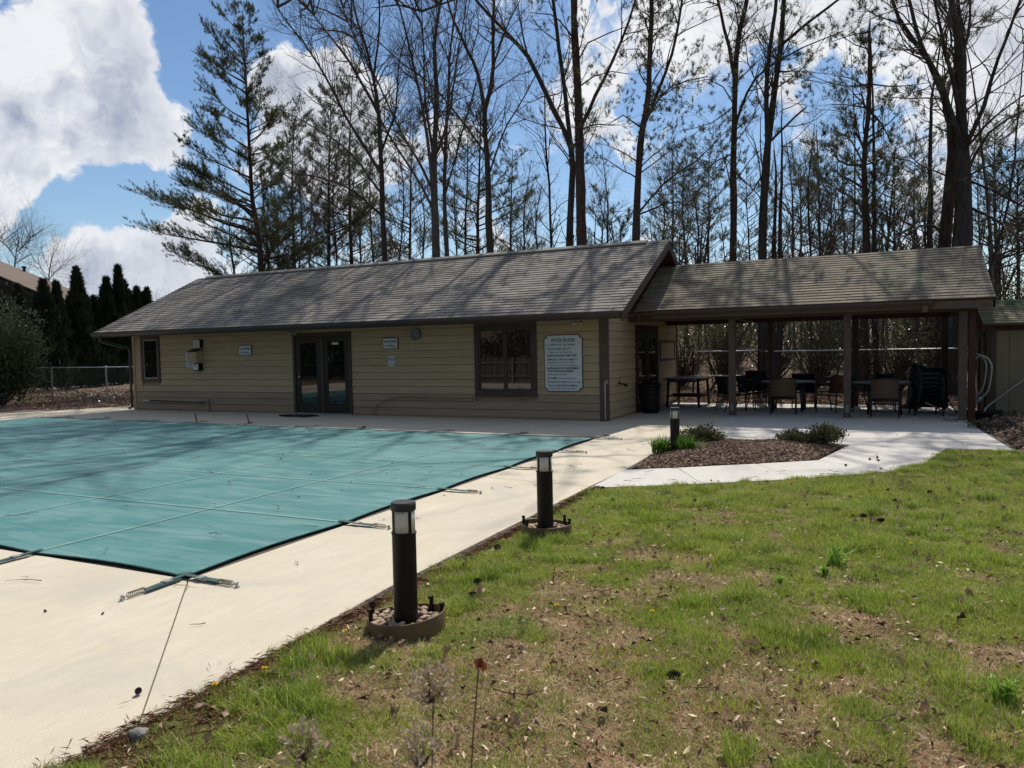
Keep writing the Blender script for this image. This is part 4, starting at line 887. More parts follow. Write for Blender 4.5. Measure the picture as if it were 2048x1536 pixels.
ring(B2[0]+.0, B2[1]+.02, .215, .18, .085, 'brown edging ring around the second bollard, level and grassy outside', .0, 50, 2, (.15, 1.0, 2.2, 3.25, 4.1))

# ================================================================== PAVILION FURNITURE
def sling_chair(name, label, sm, cat='patio chair', h=.84, group='patio chairs under the pavilion', arms=True):
    """origin on the floor, front faces -Y"""
    t_ = thing(name, label, cat, (0, 0, 0), 0, group); w_ = .27
    for sx in (-1, 1):
        b = MB(); b.tube([(sx*w_, -.25, 0), (sx*w_, -.23, .40), (sx*w_, -.20, .60), (sx*w_, -.12, .63), (sx*w_, .20, .62)], .015, 6); b.build('front_leg', M_CHAIR, t_, smooth=True)
        b = MB(); b.tube([(sx*w_, .30, 0), (sx*w_, .20, .35), (sx*w_, .22, .62), (sx*w_*.97, .30, h)], .015, 6); b.build('rear_leg', M_CHAIR, t_, smooth=True)
        b = MB(); b.bar((sx*w_, -.14, .645), (sx*w_, .20, .635), .05, .018); b.build('armrest', M_CHAIR, t_)
    for (yy, zz, r0) in ((.30, h, .014), (-.22, .40, .014), (.19, .36, .014), (.24, .14, .010)): b = MB(); b.tube([(-w_, yy, zz), (w_, yy, zz)], r0, 6); b.build('crossbar', M_CHAIR, t_, smooth=True)
    def sling(p0, p1, sag, nm):
        n = 7; V = []
        for i in range(n+1):
            t = i/n; y = p0[0]+(p1[0]-p0[0])*t; z = p0[1]+(p1[1]-p0[1])*t-sag*math.sin(math.pi*t)
            for dz in (0, .006): V += [(-w_+.012, y, z+dz), (w_-.012, y, z+dz)]
        Fs = []
        for i in range(n):
            a = i*4; Fs += [(a, a+4, a+5, a+1), (a+2, a+3, a+7, a+6), (a, a+2, a+6, a+4), (a+1, a+5, a+7, a+3)]
        b = MB(); b.addv(V, Fs); b.build(nm, sm, t_, smooth=True)
    sling((-.22, .415), (.18, .37), .02, 'seat'); sling((.20, .42), (.295, h-.01), .01, 'backrest'); return t_
protoC = sling_chair('patio_chair', 'brown sling chair at the table between the first two posts, back to the deck', M_SLING)
protoC.location = (-1.88, 18.40, 0); protoC.rotation_euler = (0, 0, math.pi+.05)
def chair_at(x, y, rz, label, sm=None, z=0, dark=False):
    c = copy_tree(protoC); c.location = (x, y, z); c.rotation_euler = (0, 0, rz); c['label'] = label
    if sm is not None:
        for ch_ in [q for q in bpy.data.objects if q.parent is c and q.data and q.name.split('.')[0] in ('seat', 'backrest')]:
            ch_.data = ch_.data.copy(); ch_.data.materials[0] = sm
    return c
chair_at(.22, 18.02, math.pi-.03, 'brown sling patio chair at the farther round table, its back to the deck')
chair_at(-1.60, 20.35, .1, 'dark sling chair on the far side of the table between the first two posts', M_SLINGD)
chair_at(-.86, 19.20, -.62, 'rust brown sling chair turned sideways beside the middle post', M_SLINGR)
chair_at(.18, 19.9, .05, 'tall-backed black chair on the far side of the farther table', M_SLINGD)
chair_at(-3.15, 18.95, 2.2, 'black sling chair half hidden by the first front post, angled to the deck', M_SLINGD)
chair_at(-2.75, 19.55, 1.2, 'black sling chair behind the first front post, facing the table', M_SLINGD)
chair_at(-.30, 19.75, -1.2, 'dark red-brown chair just behind the middle front post', M_RED)
for k_ in range(4): chair_at(1.05+.012*k_, 18.72-.035*k_, 1.75, ['lowest', 'second', 'third', 'topmost'][k_]+' black chair in the stack beside the covered grill', M_SLINGD, z=.095*k_)
for k_ in range(2): chair_at(-2.62, 20.1-.03*k_, .5, ['lower', 'upper'][k_]+' black chair of the low stack behind the first table', M_SLINGD, z=.10*k_)
def table(name, label, x, y, rx, ry_, h, m, round_=True, legs=.33, rz=0):
    t_ = thing(name, label, 'table', (x, y, 0), rz); b = MB()
    if round_: b.lathe([(rx-.01, h-.03), (rx, h-.02), (rx, h-.005), (rx-.008, h)], (x, y, 0), 36); b.build('table_top', m, t_)
    else: b.box(x-rx, x+rx, y-ry_, y+ry_, h-.035, h); b.build('table_top', m, t_)
    ax, ay = (legs, legs) if round_ else (rx-.08, ry_-.08)
    for sx in (-1, 1):
        for sy in (-1, 1): b = MB(); b.tube([(x+sx*ax, y+sy*ay, 0), (x+sx*ax*.92, y+sy*ay*.92, h-.03)], .026 if round_ else .035, 8); b.build('leg', M_CHAIR if round_ else M_BLACK, t_, smooth=True)
    b = MB(); s_ = .92
    for sx in (-1, 1): b.bar((x+sx*ax*s_, y-ay*s_, h-.07), (x+sx*ax*s_, y+ay*s_, h-.07), .02, .05); b.bar((x-ax*s_, y+sx*ay*s_, h-.07), (x+ax*s_, y+sx*ay*s_, h-.07), .02, .05)
    b.build('apron', M_CHAIR, t_)
    if not round_: b = MB(); b.bar((x-ax, y, .28), (x+ax, y, .28), .05, .10); b.bar((x-ax, y-ay, .28), (x-ax, y+ay, .28), .05, .05); b.bar((x+ax, y-ay, .28), (x+ax, y+ay, .28), .05, .05); b.build('stretcher', M_BLACK, t_)
    return t_
table('patio_table', 'grey-topped patio table between the first and middle posts', -1.86, 19.35, .62, .62, .72, M_TABLE)
table('patio_table', 'grey-topped patio table beyond the middle post', .22, 18.95, .66, .66, .72, M_TABLE)
table('work_table', 'long dark table with stout legs along the pool house gable wall', -4.55, 20.55, .50, .75, .76, M_TRIM, False)
# bench with low back (bars seen between the tables)
t_ = thing('low_bench', 'dark slatted bench between the two patio tables', 'bench', (-1.0, 20.6, 0))
for i in range(3): b = MB(); b.box(-1.65, -.45, 20.45+.12*i, 20.55+.12*i, .40, .43); b.build('slat', M_TRIM, t_)
for i in range(2): b = MB(); b.box(-1.65, -.45, 20.80, 20.83, .52+.14*i, .62+.14*i); b.build('back_slat', M_TRIM, t_)
for x in (-1.6, -.5):
    b = MB(); b.box(x-.03, x+.03, 20.45, 20.50, 0, .40); b.build('leg', M_BLACK, t_); b = MB(); b.box(x-.03, x+.03, 20.76, 20.80, 0, .78); b.build('leg', M_BLACK, t_)
# trash can
t_ = thing('trash_can', 'black ribbed trash can against the side wall near the corner', 'trash can', (-4.92, 18.0, 0))
b = MB(); pr = [(.20, 0), (.215, .05)]
for i in range(5): z = .1+.12*i; pr += [(.225+.006*i, z), (.232+.006*i, z+.02), (.225+.006*i, z+.04)]
pr += [(.262, .66)]; b.lathe(pr, (-4.92, 18.0, 0), 24); b.build('bin_body', M_BLACK, t_, smooth=True)
b = MB(); b.lathe([(.285, .65), (.29, .68), (.27, .71), (.18, .755), (.17, .75)], (-4.92, 18.0, 0), 24); b.build('lid', M_BLACK, t_, smooth=True)
# grill under a black cover
t_ = thing('covered_grill', 'boxy grill under a black cover near the right end of the pavilion', 'grill', (1.18, 19.6, 0))
b = MB(); b.addv([(.80,19.3,.12),(1.50,19.3,.12),(1.50,19.9,.12),(.80,19.9,.12),(.82,19.32,.88),(1.48,19.32,.88),(1.48,19.88,.88),(.82,19.88,.88),(.90,19.42,1.02),(1.40,19.42,1.02),(1.42,19.8,1.02),(.90,19.8,1.02)],
    [(0,3,2,1),(0,1,5,4),(1,2,6,5),(2,3,7,6),(3,0,4,7),(4,5,9,8),(5,6,10,9),(6,7,11,10),(7,4,8,11),(8,9,10,11)]); o = b.build('cover', M_SLINGD, t_); md = o.modifiers.new('b', 'BEVEL'); md.width = .03; md.segments = 3
for sx in (.86, 1.44):
    for sy in (19.36, 19.84): b = MB(); b.tube([(sx, sy, 0), (sx, sy, .2)], .02, 6); b.build('leg', M_BLACK, t_)
# vacuum pole leaning with brush
t_ = thing('pool_brush', 'black pool brush and pole leaning against the rear post', 'pool brush', (1.2, 19.1, 0))
b = MB(); b.tube([(1.65, 18.9, .02), (1.35, 18.9, .55), (.92, 18.95, 1.02)], .016, 6); b.build('pole', M_BLACK, t_, smooth=True); b = MB(); b.bar((.80, 18.95, 1.10), (1.04, 18.95, 1.02), .05, .07); b.build('brush_head', M_BLACK, t_)
# umbrella base pedestal between
t_ = thing('umbrella_stand', 'pale grey umbrella stand and stem behind the farther table', 'umbrella stand', (.78, 20.6, 0))
b = MB(); b.lathe([(.24, 0), (.24, .06), (.10, .12), (.06, .5), (.05, .85), (.09, .88), (.09, .92)], (.80, 20.6, 0), 16); b.build('stem', M_TABLE, t_, smooth=True)
# ladder handrails
def rail(name, label, P, rad, flanges=(), group=None, m=M_CHROME):
    t_ = thing(name, label, 'handrail', tuple(P[0]), 0, group); P = [Vector(p) for p in P]; Q = []
    for i in range(len(P)-1):                                       # Catmull-Rom through the points
        p0 = P[max(i-1, 0)]; p1 = P[i]; p2 = P[i+1]; p3 = P[min(i+2, len(P)-1)]
        for k in range(6):
            t = k/6; Q.append(.5*((2*p1)+(p2-p0)*t+(2*p0-5*p1+4*p2-p3)*t*t+(3*p1-p0-3*p2+p3)*t**3))
    Q.append(P[-1]); b = MB(); b.tube(Q, rad, 8); b.build('tube', m, t_, smooth=True)
    for f, d in flanges: f = Vector(f); d = Vector(d).normalized(); b = MB(); b.tube([f-d*.03, f+d*.03], .05, 12); b.build('flange', M_STEEL, t_)
    return t_
def hook(dx, dy, dz=0): return [(1.60+dx, 17.62+dy, .90+dz), (1.70+dx, 17.62+dy, 1.12+dz), (1.86+dx, 17.62+dy, 1.29+dz), (1.99+dx, 17.62+dy, 1.27+dz), (2.08+dx, 17.62+dy, 1.10+dz), (2.06+dx, 17.62+dy, .80+dz), (2.02+dx, 17.62+dy, .60+dz), (1.90+dx, 17.62+dy, .44+dz), (1.75+dx, 17.62+dy, .26+dz), (1.66+dx, 17.62+dy, .12+dz)]
rail('pool_ladder_rail', 'nearer curved pool ladder rail standing between pavilion post and shed', hook(.03, -.05), .020, [((1.92, 17.57, .45), (1, 0, 1.1)), ((1.77, 17.57, .24), (1, 0, 1.1))], 'curved pool ladder rails')
rail('pool_ladder_rail', 'farther curved pool ladder rail just inside the nearer one', hook(-.045, .12, .03), .020, [((1.85, 17.74, .44), (1, 0, 1.1))], 'curved pool ladder rails')
rail('pool_ladder_rail', 'slimmer short ladder rail closest to the pavilion post', [(1.55, 17.85, .85), (1.66, 17.85, 1.08), (1.76, 17.85, 1.20), (1.80, 17.85, 1.05), (1.78, 17.85, .75), (1.68, 17.85, .55), (1.50, 17.85, .42)], .016, (), 'curved pool ladder rails')
rail('stair_handrail', 'long straight handrail leaning against the tan shed wall', [(2.02, 17.75, .12), (2.02, 17.76, .20), (2.07, 17.8, .27), (2.30, 17.85, .47), (2.62, 17.9, .74), (2.72, 17.92, .81), (2.85, 17.94, .82), (2.9, 17.95, .78)], .021)
b = MB(); b.tube([(2.25, 17.6, .13), (2.6, 17.62, .17), (3.2, 17.64, .20)], .016, 8); o = b.build('white_pipe', MATS['frosted_lens'], base=(2.3, 17.6, .1), smooth=True); tag(o, 'thin white pipe lying on the mulch at the foot of the shed', 'pipe')
rail('pool_ladder_rail', 'bent ladder rail lying low on the slab beside the last post', [(1.42, 17.18, .05), (1.30, 17.26, .05), (1.28, 17.34, .06), (1.40, 17.38, .07), (1.60, 17.36, .08)], .018, (), 'curved pool ladder rails')
rail('pool_ladder_rail', 'ladder rail leaning inside the pavilion behind the last post', [(1.0, 18.4, .30), (1.18, 18.3, .22), (1.42, 18.0, .10), (1.55, 17.7, .06)], .018, (), 'curved pool ladder rails')
b = MB(); Rr = random.Random(8)
for i in range(7): b.tube([(2.0+(.20+.02*i)*math.cos(a), 17.62+(.16+.02*i)*math.sin(a), .05+.022*i+.012*math.sin(3*a)) for a in np.linspace(0, 2*np.pi, 26)], .018, 6, cap=False)
o = b.build('coiled_vacuum_hose', M_SLINGD, base=(2.0, 17.6, 0), smooth=True); tag(o, 'black coiled vacuum hose heaped under the ladder rails', 'hose')

# ================================================================== NEIGHBOUR'S HOUSE
nh = thing('neighbour_house', 'dark neighbouring house with a broad brown roof behind the arborvitae', 'house', (-62, 38, 0))
A0, A1 = Vector((-64.0, 36, 8.98)), Vector((-49.6, 36, 4.42)); B0, B1_ = Vector((-76.4, 44, 11.0)), Vector((-60.2, 44, 6.62))
# one broad roof plane falls toward the pool house; the near rake is the lower edge in view
dA = (A1-A0); C0 = A0-dA*.35; C1 = A1+dA*.12; 
W_ = Vector((-11.0, 8.0, 2.05)); roofm = MB()
nrmr = dA.cross(W_).normalized(); nrmr = nrmr if nrmr.z > 0 else -nrmr
V = [C0, C1, C1+W_, C0+W_]; V = V+[v-nrmr*.09 for v in V]; roofm.addv([tuple(v) for v in V], [(0,1,2,3),(7,6,5,4),(0,4,5,1),(1,5,6,2),(2,6,7,3),(3,7,4,0)]); nr = roofm.build('roof', M_SH_N, nh)
b = MB(); b.addv([tuple(v+Vector((0, -.05, 0))) for v in (C0-Vector((0,0,.27)), C1-Vector((0,0,.27)), C1-Vector((0,0,.62)), C0-Vector((0,0,.62)))]+[tuple(v+Vector((0, .05, 0))) for v in (C0-Vector((0,0,.27)), C1-Vector((0,0,.27)), C1-Vector((0,0,.62)), C0-Vector((0,0,.62)))], [(0,1,2,3),(7,6,5,4),(0,4,5,1),(1,5,6,2),(2,6,7,3),(3,7,4,0)]); b.build('rake_board', M_HOUSE, nh)
b = MB(); b.addv([(C0.x, 37, -.5), (C1.x-1.2, 37, -.5), (C1.x-1.2, 37, C1.z-.1), (C0.x, 37, C0.z-.5), (C0.x+W_.x, 44, -.5), (C1.x-1.2+W_.x, 44, -.5), (C1.x-1.2+W_.x, 44, C1.z+W_.z-.1), (C0.x+W_.x, 44, C0.z+W_.z-.5)], [(0,1,2,3),(7,6,5,4),(0,4,5,1),(1,5,6,2),(2,6,7,3),(3,7,4,0)]); b.build('wall', M_HOUSE, nh)
vp = atY(49, 552, 43.5); b = MB(); b.tube([(vp.x, 43.5, vp.z-1.6), (vp.x, 43.5, vp.z+.75)], .13, 10); b.lathe([(.13, 0), (.2, .02), (.2, .14), (.1, .18)], (vp.x, 43.5, vp.z+.72), 10); b.build('vent_pipe', M_BLACK, nr)

# ================================================================== PICKET FENCE AND TREES BEHIND THE CAMERA (seen mirrored in the windows)
pf = thing('picket_fence', 'weathered grey picket fence mirrored in the wide window', 'fence', (-20.5, -1.6, 0))
Rr = random.Random(5); x = -20.5; pmesh = {}
while x < -8.5:
    h = 1.22; ln = Rr.uniform(-.02, .02); b = MB(); b.xz_prism([(0, 0), (.085, 0), (.085+ln, h-.05), (.06+ln, h), (.025+ln, h), (ln, h-.05)], 0, .02); 
    o = b.build('picket', M_WOODW, None); o.parent = pf; o.location = Vector((x, -1.6, .03))-Vector((-20.5, -1.6, 0)); x += .148
for z in (.3, .95): b = MB(); b.box(-20.6, -8.4, -1.575, -1.535, z, z+.09); b.build('rail', M_WOODW, pf)
xx = -20.6
while xx < -8: b = MB(); b.box(xx, xx+.1, -1.53, -1.43, -.1, 1.25); b.build('post', M_WOODW, pf); xx += 2.4
# ================================================================== VEGETATION
def tube_arr(P, rad, k):
    """vectorised tube: (n,3) path -> verts, quads"""
    n = len(P); T = np.empty_like(P); T[1:-1] = P[2:]-P[:-2]; T[0] = P[1]-P[0]; T[-1] = P[-1]-P[-2]
    T /= np.linalg.norm(T, axis=1)[:, None]+1e-9
    a = np.array([0, 0, 1.0]) if abs(T[n//2, 2]) < 0.85 else np.array([1.0, 0, 0])
    N = np.cross(T, a); N /= np.linalg.norm(N, axis=1)[:, None]+1e-9; B = np.cross(T, N)
    th = np.arange(k)*2*np.pi/k
    return (P[:, None]+rad[:, None, None]*(np.cos(th)[None, :, None]*N[:, None]+np.sin(th)[None, :, None]*B[:, None])).reshape(-1, 3)
_fc = {}
def tube_faces(n, k):
    if (n, k) not in _fc:
        i = np.arange(n-1)[:, None]*k; j = np.arange(k)[None, :]; j2 = (j+1) % k
        _fc[(n, k)] = np.stack([i+j, i+j2, i+k+j2, i+k+j], -1).reshape(-1, 4)
    return _fc[(n, k)]
class Wood:
    def __init__(s): s.V = []; s.F = []; s.n = 0
    def add(s, P, rad, k):
        P = np.asarray(P, float); V = tube_arr(P, np.asarray(rad, float), k); s.V.append(V); s.F.append(tube_faces(len(P), k)+s.n); s.n += len(V)
    def build(s, name, m, parent, smooth=True):
        if not s.V: return None
        V = np.concatenate(s.V)-wloc(parent); F = np.concatenate(s.F).astype(np.int32); me = bpy.data.meshes.new(name)
        me.vertices.add(len(V)); me.vertices.foreach_set('co', V.astype(np.float32).ravel()); me.loops.add(F.size); me.loops.foreach_set('vertex_index', F.ravel())
        me.polygons.add(len(F)); me.polygons.foreach_set('loop_start', np.arange(0, F.size, 4, dtype=np.int32)); me.polygons.foreach_set('loop_total', np.full(len(F), 4, np.int32))
        me.materials.append(m); me.update(calc_edges=True)
        if smooth: me.polygons.foreach_set('use_smooth', np.ones(len(F), bool))
        o = bpy.data.objects.new(name, me); COL.objects.link(o); o.parent = parent; return o
def unit(v): return v/(np.linalg.norm(v)+1e-9)
def resample(P, rad, step, r_, wob):
    P = np.asarray(P, float); L = np.r_[0, np.cumsum(np.linalg.norm(np.diff(P, axis=0), axis=1))]; n = max(3, int(L[-1]/step)+1); t = np.linspace(0, L[-1], n)
    # smooth (Catmull-like) through cubic Hermite
    Tn = np.gradient(P, L, axis=0); Q = np.empty((n, 3)); idx = np.clip(np.searchsorted(L, t, side='right')-1, 0, len(P)-2); h = L[idx+1]-L[idx]; u = (t-L[idx])/h
    h00 = 2*u**3-3*u**2+1; h10 = u**3-2*u**2+u; h01 = -2*u**3+3*u**2; h11 = u**3-u**2
    Q = h00[:, None]*P[idx]+(h10*h)[:, None]*Tn[idx]+h01[:, None]*P[idx+1]+(h11*h)[:, None]*Tn[idx+1]
    nz = r_.normal(0, wob, (n, 3)); nz = np.cumsum(nz, 0); nz -= np.linspace(0, 1, n)[:, None]*nz[-1]; Q[1:-1] += nz[1:-1]*0.5
    return Q, np.interp(t, L, rad)
def grow(wd, r_, p, d, L, r, lvl, maxl, tips, upb=.25, nseg=5, crook=.16, kids=4, spread=(.45, .95), shrink=.55, minr=.0022):
    """one branch and, from it, its twigs"""
    n = nseg; P = np.empty((n+1, 3)); P[0] = p; d = unit(d); st = L/n; dirs = [d]
    for i in range(n):
        d = unit(d+r_.normal(0, crook, 3)+np.array([0, 0, upb*.22])); P[i+1] = P[i]+d*st; dirs.append(d)
    rad = np.linspace(r, max(r*.35, minr), n+1); wd.add(P, rad, 5 if r > .03 else (4 if r > .012 else 3))
    if lvl >= maxl: tips.append((P, rad)); return
    for i in range(kids):
        t = r_.uniform(.25, 1.0) if i else 1.0; ii = min(int(t*n), n-1); f = t*n-ii; q = P[ii]*(1-f)+P[ii+1]*f if t < 1 else P[-1]
        a = r_.uniform(*spread)*(0.4 if t == 1 else 1); ax = unit(np.cross(dirs[ii], r_.normal(0, 1, 3))); dd = dirs[ii]*math.cos(a)+np.cross(ax, dirs[ii])*math.sin(a)
        grow(wd, r_, q, dd, L*shrink*r_.uniform(.7, 1.25)*(1.15-.4*t), max(np.interp(t, [0, 1], [rad[0], rad[-1]])*.62, minr), lvl+1, maxl, tips, upb, max(2, nseg-2), crook*1.15, kids, spread, shrink, minr)
def needles(C, D, n_per, length, width, r_):
    """tufts: centres C, axis D -> triangles fanned out around the axis"""
    m = len(C); a = np.repeat(C, n_per, 0); ax = np.repeat(D, n_per, 0); rnd_ = r_.normal(0, 1, (m*n_per, 3)); d = ax*.75+rnd_*.62; d /= np.linalg.norm(d, axis=1)[:, None]+1e-9
    L = length*r_.uniform(.6, 1.15, m*n_per); s_ = np.cross(d, r_.normal(0, 1, (m*n_per, 3))); s_ /= np.linalg.norm(s_, axis=1)[:, None]+1e-9
    a = a+ax*(r_.uniform(-.5, .5, m*n_per)*length)[:, None]; w_ = (width*r_.uniform(.6, 1.3, m*n_per))[:, None]*s_
    return np.stack([a-w_, a+w_, a+d*L[:, None]], 1)
TREES = 0
def px_path(pts, D, r_, drift=0.5, off=0.0):
    """a stem that climbs through the given sight lines at about depth D, wandering nearer and farther as it climbs"""
    n = len(pts); dz = np.r_[0, np.cumsum(r_.normal(0, drift, n-1))]+off*np.linspace(0, 1, n); out_ = []
    for (x, y), q in zip(pts, dz): out_.append(np.array(atY(x, y, D+q)))
    return np.array(out_), dz
def taller(P, r_, zmax):
    """the stem goes on above the top of the frame"""
    Q = [p for p in P]; d = unit(P[-1]-P[-2]); d = unit(d*np.array([.7, .7, 1]))
    while Q[-1][2] < zmax and len(Q) < 20: d = unit(d+r_.normal(0, .07, 3)+np.array([0, 0, .12])); Q.append(Q[-1]+d*2.4)
    return np.array(Q)
def tree(name, label, D, stems, seed, cat='tree', bark=None, twig_lvl=2, twig_len=1.5, twig_n=11, kids=4, foliage=None, fol=None, upb=.35, group='tall trees behind the pool house', z_from=4.5, crook=.14, tstart=.30, zmax=25.5):
    """stems: [(pixel points, width in px at the foot, width at the tip, parent?)]; first one is the trunk and runs down to the ground"""
    r_ = np.random.default_rng(seed); pts, w0, w1 = stems[0][:3]; P, dz = px_path(pts, D, r_, .35); s_ = D/math.cos(abs(YAW))/F_PX*1.0
    if pts[-1][1] < 5: P = taller(P, r_, zmax)
    foot = P[0].copy(); gz = float(terrain_z(foot[0], foot[1])); root = thing(name, label, cat, (foot[0], foot[1], gz), 0, group)
    P = np.vstack([[foot[0]+r_.normal(0, .1), foot[1], gz-.15], P]); sc = D/1505.6*.97
    rad = np.interp(np.arange(len(P)), [0, 1, len(P)-1], [w0*sc*.5*1.18, w0*sc*.5, w1*sc*.5]); cl = np.r_[0, np.cumsum(np.linalg.norm(np.diff(P[1:], axis=0), axis=1))]; n0 = len(pts)-1; rad = np.r_[w0*sc*.56, np.interp(cl, [0, cl[n0]]+([cl[-1]] if len(cl)-1 > n0 else []), [w0*sc*.5, w1*sc*.5]+([w1*sc*.20] if len(cl)-1 > n0 else []))]
    tk = Wood(); Q, q = resample(P, rad, .8, r_, .03); q *= 1+.06*r_.normal(0, 1, len(q)); tk.add(Q, q, 9); tr = tk.build('trunk', bark or M_BARK, root)
    runs = [(Q, q)]
    for stm in stems[1:]:
        pts2, a0, a1 = stm[:3]; offd = stm[3] if len(stm) > 3 else r_.uniform(-2.2, 2.2); P2, _ = px_path(pts2, D, r_, .25, offd)
        ext = pts2[-1][1] < 5 and a0 > 5.5
        if ext: P2 = taller(P2, r_, zmax-r_.uniform(1, 4))
        # start on the nearest trunk point
        j = np.argmin(np.linalg.norm(Q-P2[0], axis=1)); P2 = P2-(P2[0]-Q[j])*np.linspace(1, 0, len(P2))[:, None]**2; P2[0] = Q[j]
        m0 = len(pts2)-1; rr = np.interp(np.arange(len(P2)), [0, m0]+([len(P2)-1] if ext else []), [a0*sc*.5, a1*sc*.5]+([a1*sc*.25] if ext else [])); lw = Wood(); Q2, q2 = resample(P2, rr, .6, r_, .035); lw.add(Q2, q2, 7); lw.build('limb', bark or M_BARK, root); runs.append((Q2, q2))
    tw = Wood(); tips = []
    for (Qs, qs) in runs:                                            # boughs high above the frame: they throw the streaked shade
        hi_ = np.where(Qs[:, 2] > 15.8)[0]
        for _ in range(int(len(hi_)*1.9)):
            j = int(r_.choice(hi_)); grow(tw, r_, Qs[j], unit(r_.normal(0, 1, 3)*np.array([1, .8, .3])+np.array([0, 0, .9])), r_.uniform(2.0, 4.4), r_.uniform(.025, .065), 0, 2, [], .3, 5, .14, 3)
    for (Qs, qs) in runs:
        L = np.r_[0, np.cumsum(np.linalg.norm(np.diff(Qs, axis=0), axis=1))]; ok = np.where((Qs[:, 2] > z_from) & (L > L[-1]*(tstart if Qs is Q else .12)))[0]
        if len(ok) < 2: continue
        lo, hi = L[ok[0]], L[-1]; nb_ = max(2, int(twig_n*(hi-lo)/8))
        for t in np.r_[r_.uniform(lo, hi, nb_), hi]:
            p = np.array([np.interp(t, L, Qs[:, c]) for c in range(3)]); i = min(np.searchsorted(L, t), len(Qs)-1); d = unit(Qs[i]-Qs[i-1]); r0 = float(np.interp(t, L, qs))
            a = r_.uniform(.45, 1.05)*(0.3 if t == hi else 1); ax = unit(np.cross(d, r_.normal(0, 1, 3))); dd = d*math.cos(a)+np.cross(ax, d)*math.sin(a)
            grow(tw, r_, p, dd, twig_len*r_.uniform(.6, 1.4)*(1.25-.55*(t-lo)/(hi-lo+.01)), min(r0*.5, .028), 0, twig_lvl, tips, upb, 5, crook, kids)
    if fol is None: tw.build('crown', M_TWIG, root)
    else:
        mN, n_per, ln, wdt, frac = fol; tw.build('crown', bark or M_BARK, root); C = []; Dd = []
        for (Pp, rr) in tips:
            if r_.random() > frac: continue
            for t in (.45, .75, 1.0): 
                i = t*(len(Pp)-1); a = int(min(i, len(Pp)-2)); f = i-a; C.append(Pp[a]*(1-f)+Pp[a+1]*f+r_.normal(0, .03, 3)); Dd.append(unit(Pp[a+1]-Pp[a]+np.array([0, 0, .1])))
        if C: tri_mesh('foliage', needles(np.array(C), np.array(Dd), n_per, ln, wdt, r_), mN, parent=root)
    return root
DK = dict(bark=M_BARK)
tree('maple_tree', 'bare maple whose long limbs lean far over toward the lone pine', 26, [
    ([(769,527),(764,420),(760,316),(751,197),(735,120),(712,40),(695,-60)], 15, 3), ([(757,270),(720,190),(680,120),(640,60),(600,0),(570,-60)], 8, 2, 1.5),
    ([(760,335),(700,240),(640,130),(575,40),(540,-10)], 8, 2, -1.5), ([(762,380),(700,300),(640,262),(560,222),(520,215)], 6, 1.5, 2), ([(751,197),(762,100),(765,0),(775,-60)], 6, 2, -1), ([(765,440),(700,380),(620,350),(555,345)], 6, 1.5, -2.5), ([(760,316),(790,220),(800,120),(830,20)], 6, 2, 2)], 101, bark=M_BARK, twig_n=34, kids=5)
tree('oak_tree', 'bare oak with many upright stems left of the ridge middle', 27, [
    ([(871,520),(866,380),(868,280),(871,176),(868,80),(880,0),(885,-70)], 21, 4), ([(864,380),(843,210),(820,110),(795,0),(780,-50)], 9, 2), ([(866,400),(835,330),(800,270),(760,180),(700,60),(680,0)], 8, 2, 2), ([(868,280),(852,180),(846,60),(842,-20)], 8, 2), ([(870,300),(900,200),(912,110),(930,0)], 7, 2, -2), ([(866,430),(820,340),(770,260),(735,150),(700,40)], 7, 2, -2)], 102, bark=M_BARKG, twig_n=33, kids=5)
tree('young_maple_tree', 'slim bare maple standing just beside the many-stemmed oak', 28.5, [
    ([(894,517),(888,400),(890,316),(895,200),(899,105),(912,0)], 12, 3), ([(890,400),(930,250),(960,150),(990,60)], 5, 1.5, 1), ([(889,330),(870,220),(850,120),(838,20)], 5, 1.5)], 103, bark=M_BARKG, twig_n=32, kids=5)
tree('forked_tree', 'tall grey tree forking into two upright leaders above the ridge', 25, [
    ([(980,510),(977,400),(976,316),(969,228),(983,175),(985,80),(987,0),(990,-70)], 16, 5), ([(969,228),(952,140),(925,80),(906,35),(888,-20)], 10, 4, 1), ([(967,290),(930,240),(870,170),(800,120),(740,70),(700,50)], 5, 1.5, -2), ([(976,330),(1010,250),(1060,170),(1090,110)], 5, 1.5, 2), ([(985,120),(1010,60),(1040,0)], 5, 2)], 104, bark=M_BARK, twig_n=26, kids=5)
tree('giant_pine_tree', 'thickest dark pine trunk rising behind the gable peak', 24.5, [
    ([(1163,492),(1161,400),(1159,316),(1157,200),(1153,100),(1150,0),(1150,-90)], 23, 13), ([(1166,228),(1200,165),(1233,105),(1262,40),(1278,-10)], 9, 4, -1), ([(1158,120),(1180,80),(1230,60),(1262,50)], 4, 1.5, 1.5), ([(1160,250),(1190,245),(1240,250)], 4, 1.5, -1.5), ([(1150,60),(1110,30),(1060,25)], 4, 1.5), ([(1158,160),(1210,140),(1258,148)], 4, 1.5, 2)], 105, bark=M_BARKP, twig_len=1.2, twig_n=18, zmax=18.5, fol=(M_NEEDLE, 16, .12, .007, .75), kids=3)
tree('leaning_tree', 'dark tree leaning and forking beside the thickest trunk', 25.3, [
    ([(1137,496),(1143,380),(1145,316),(1138,285),(1110,230),(1085,176),(1060,120),(1032,84),(990,40),(950,-5)], 15, 7), ([(1141,270),(1128,150),(1112,35),(1105,-30)], 11, 7, .5), ([(1032,84),(1000,60),(960,50)], 5, 2), ([(1060,120),(1045,60),(1035,0)], 5, 2), ([(1110,230),(1060,240),(1010,215)], 3, 1.2)], 106, bark=M_BARK, twig_n=17, twig_len=1.5, zmax=20)
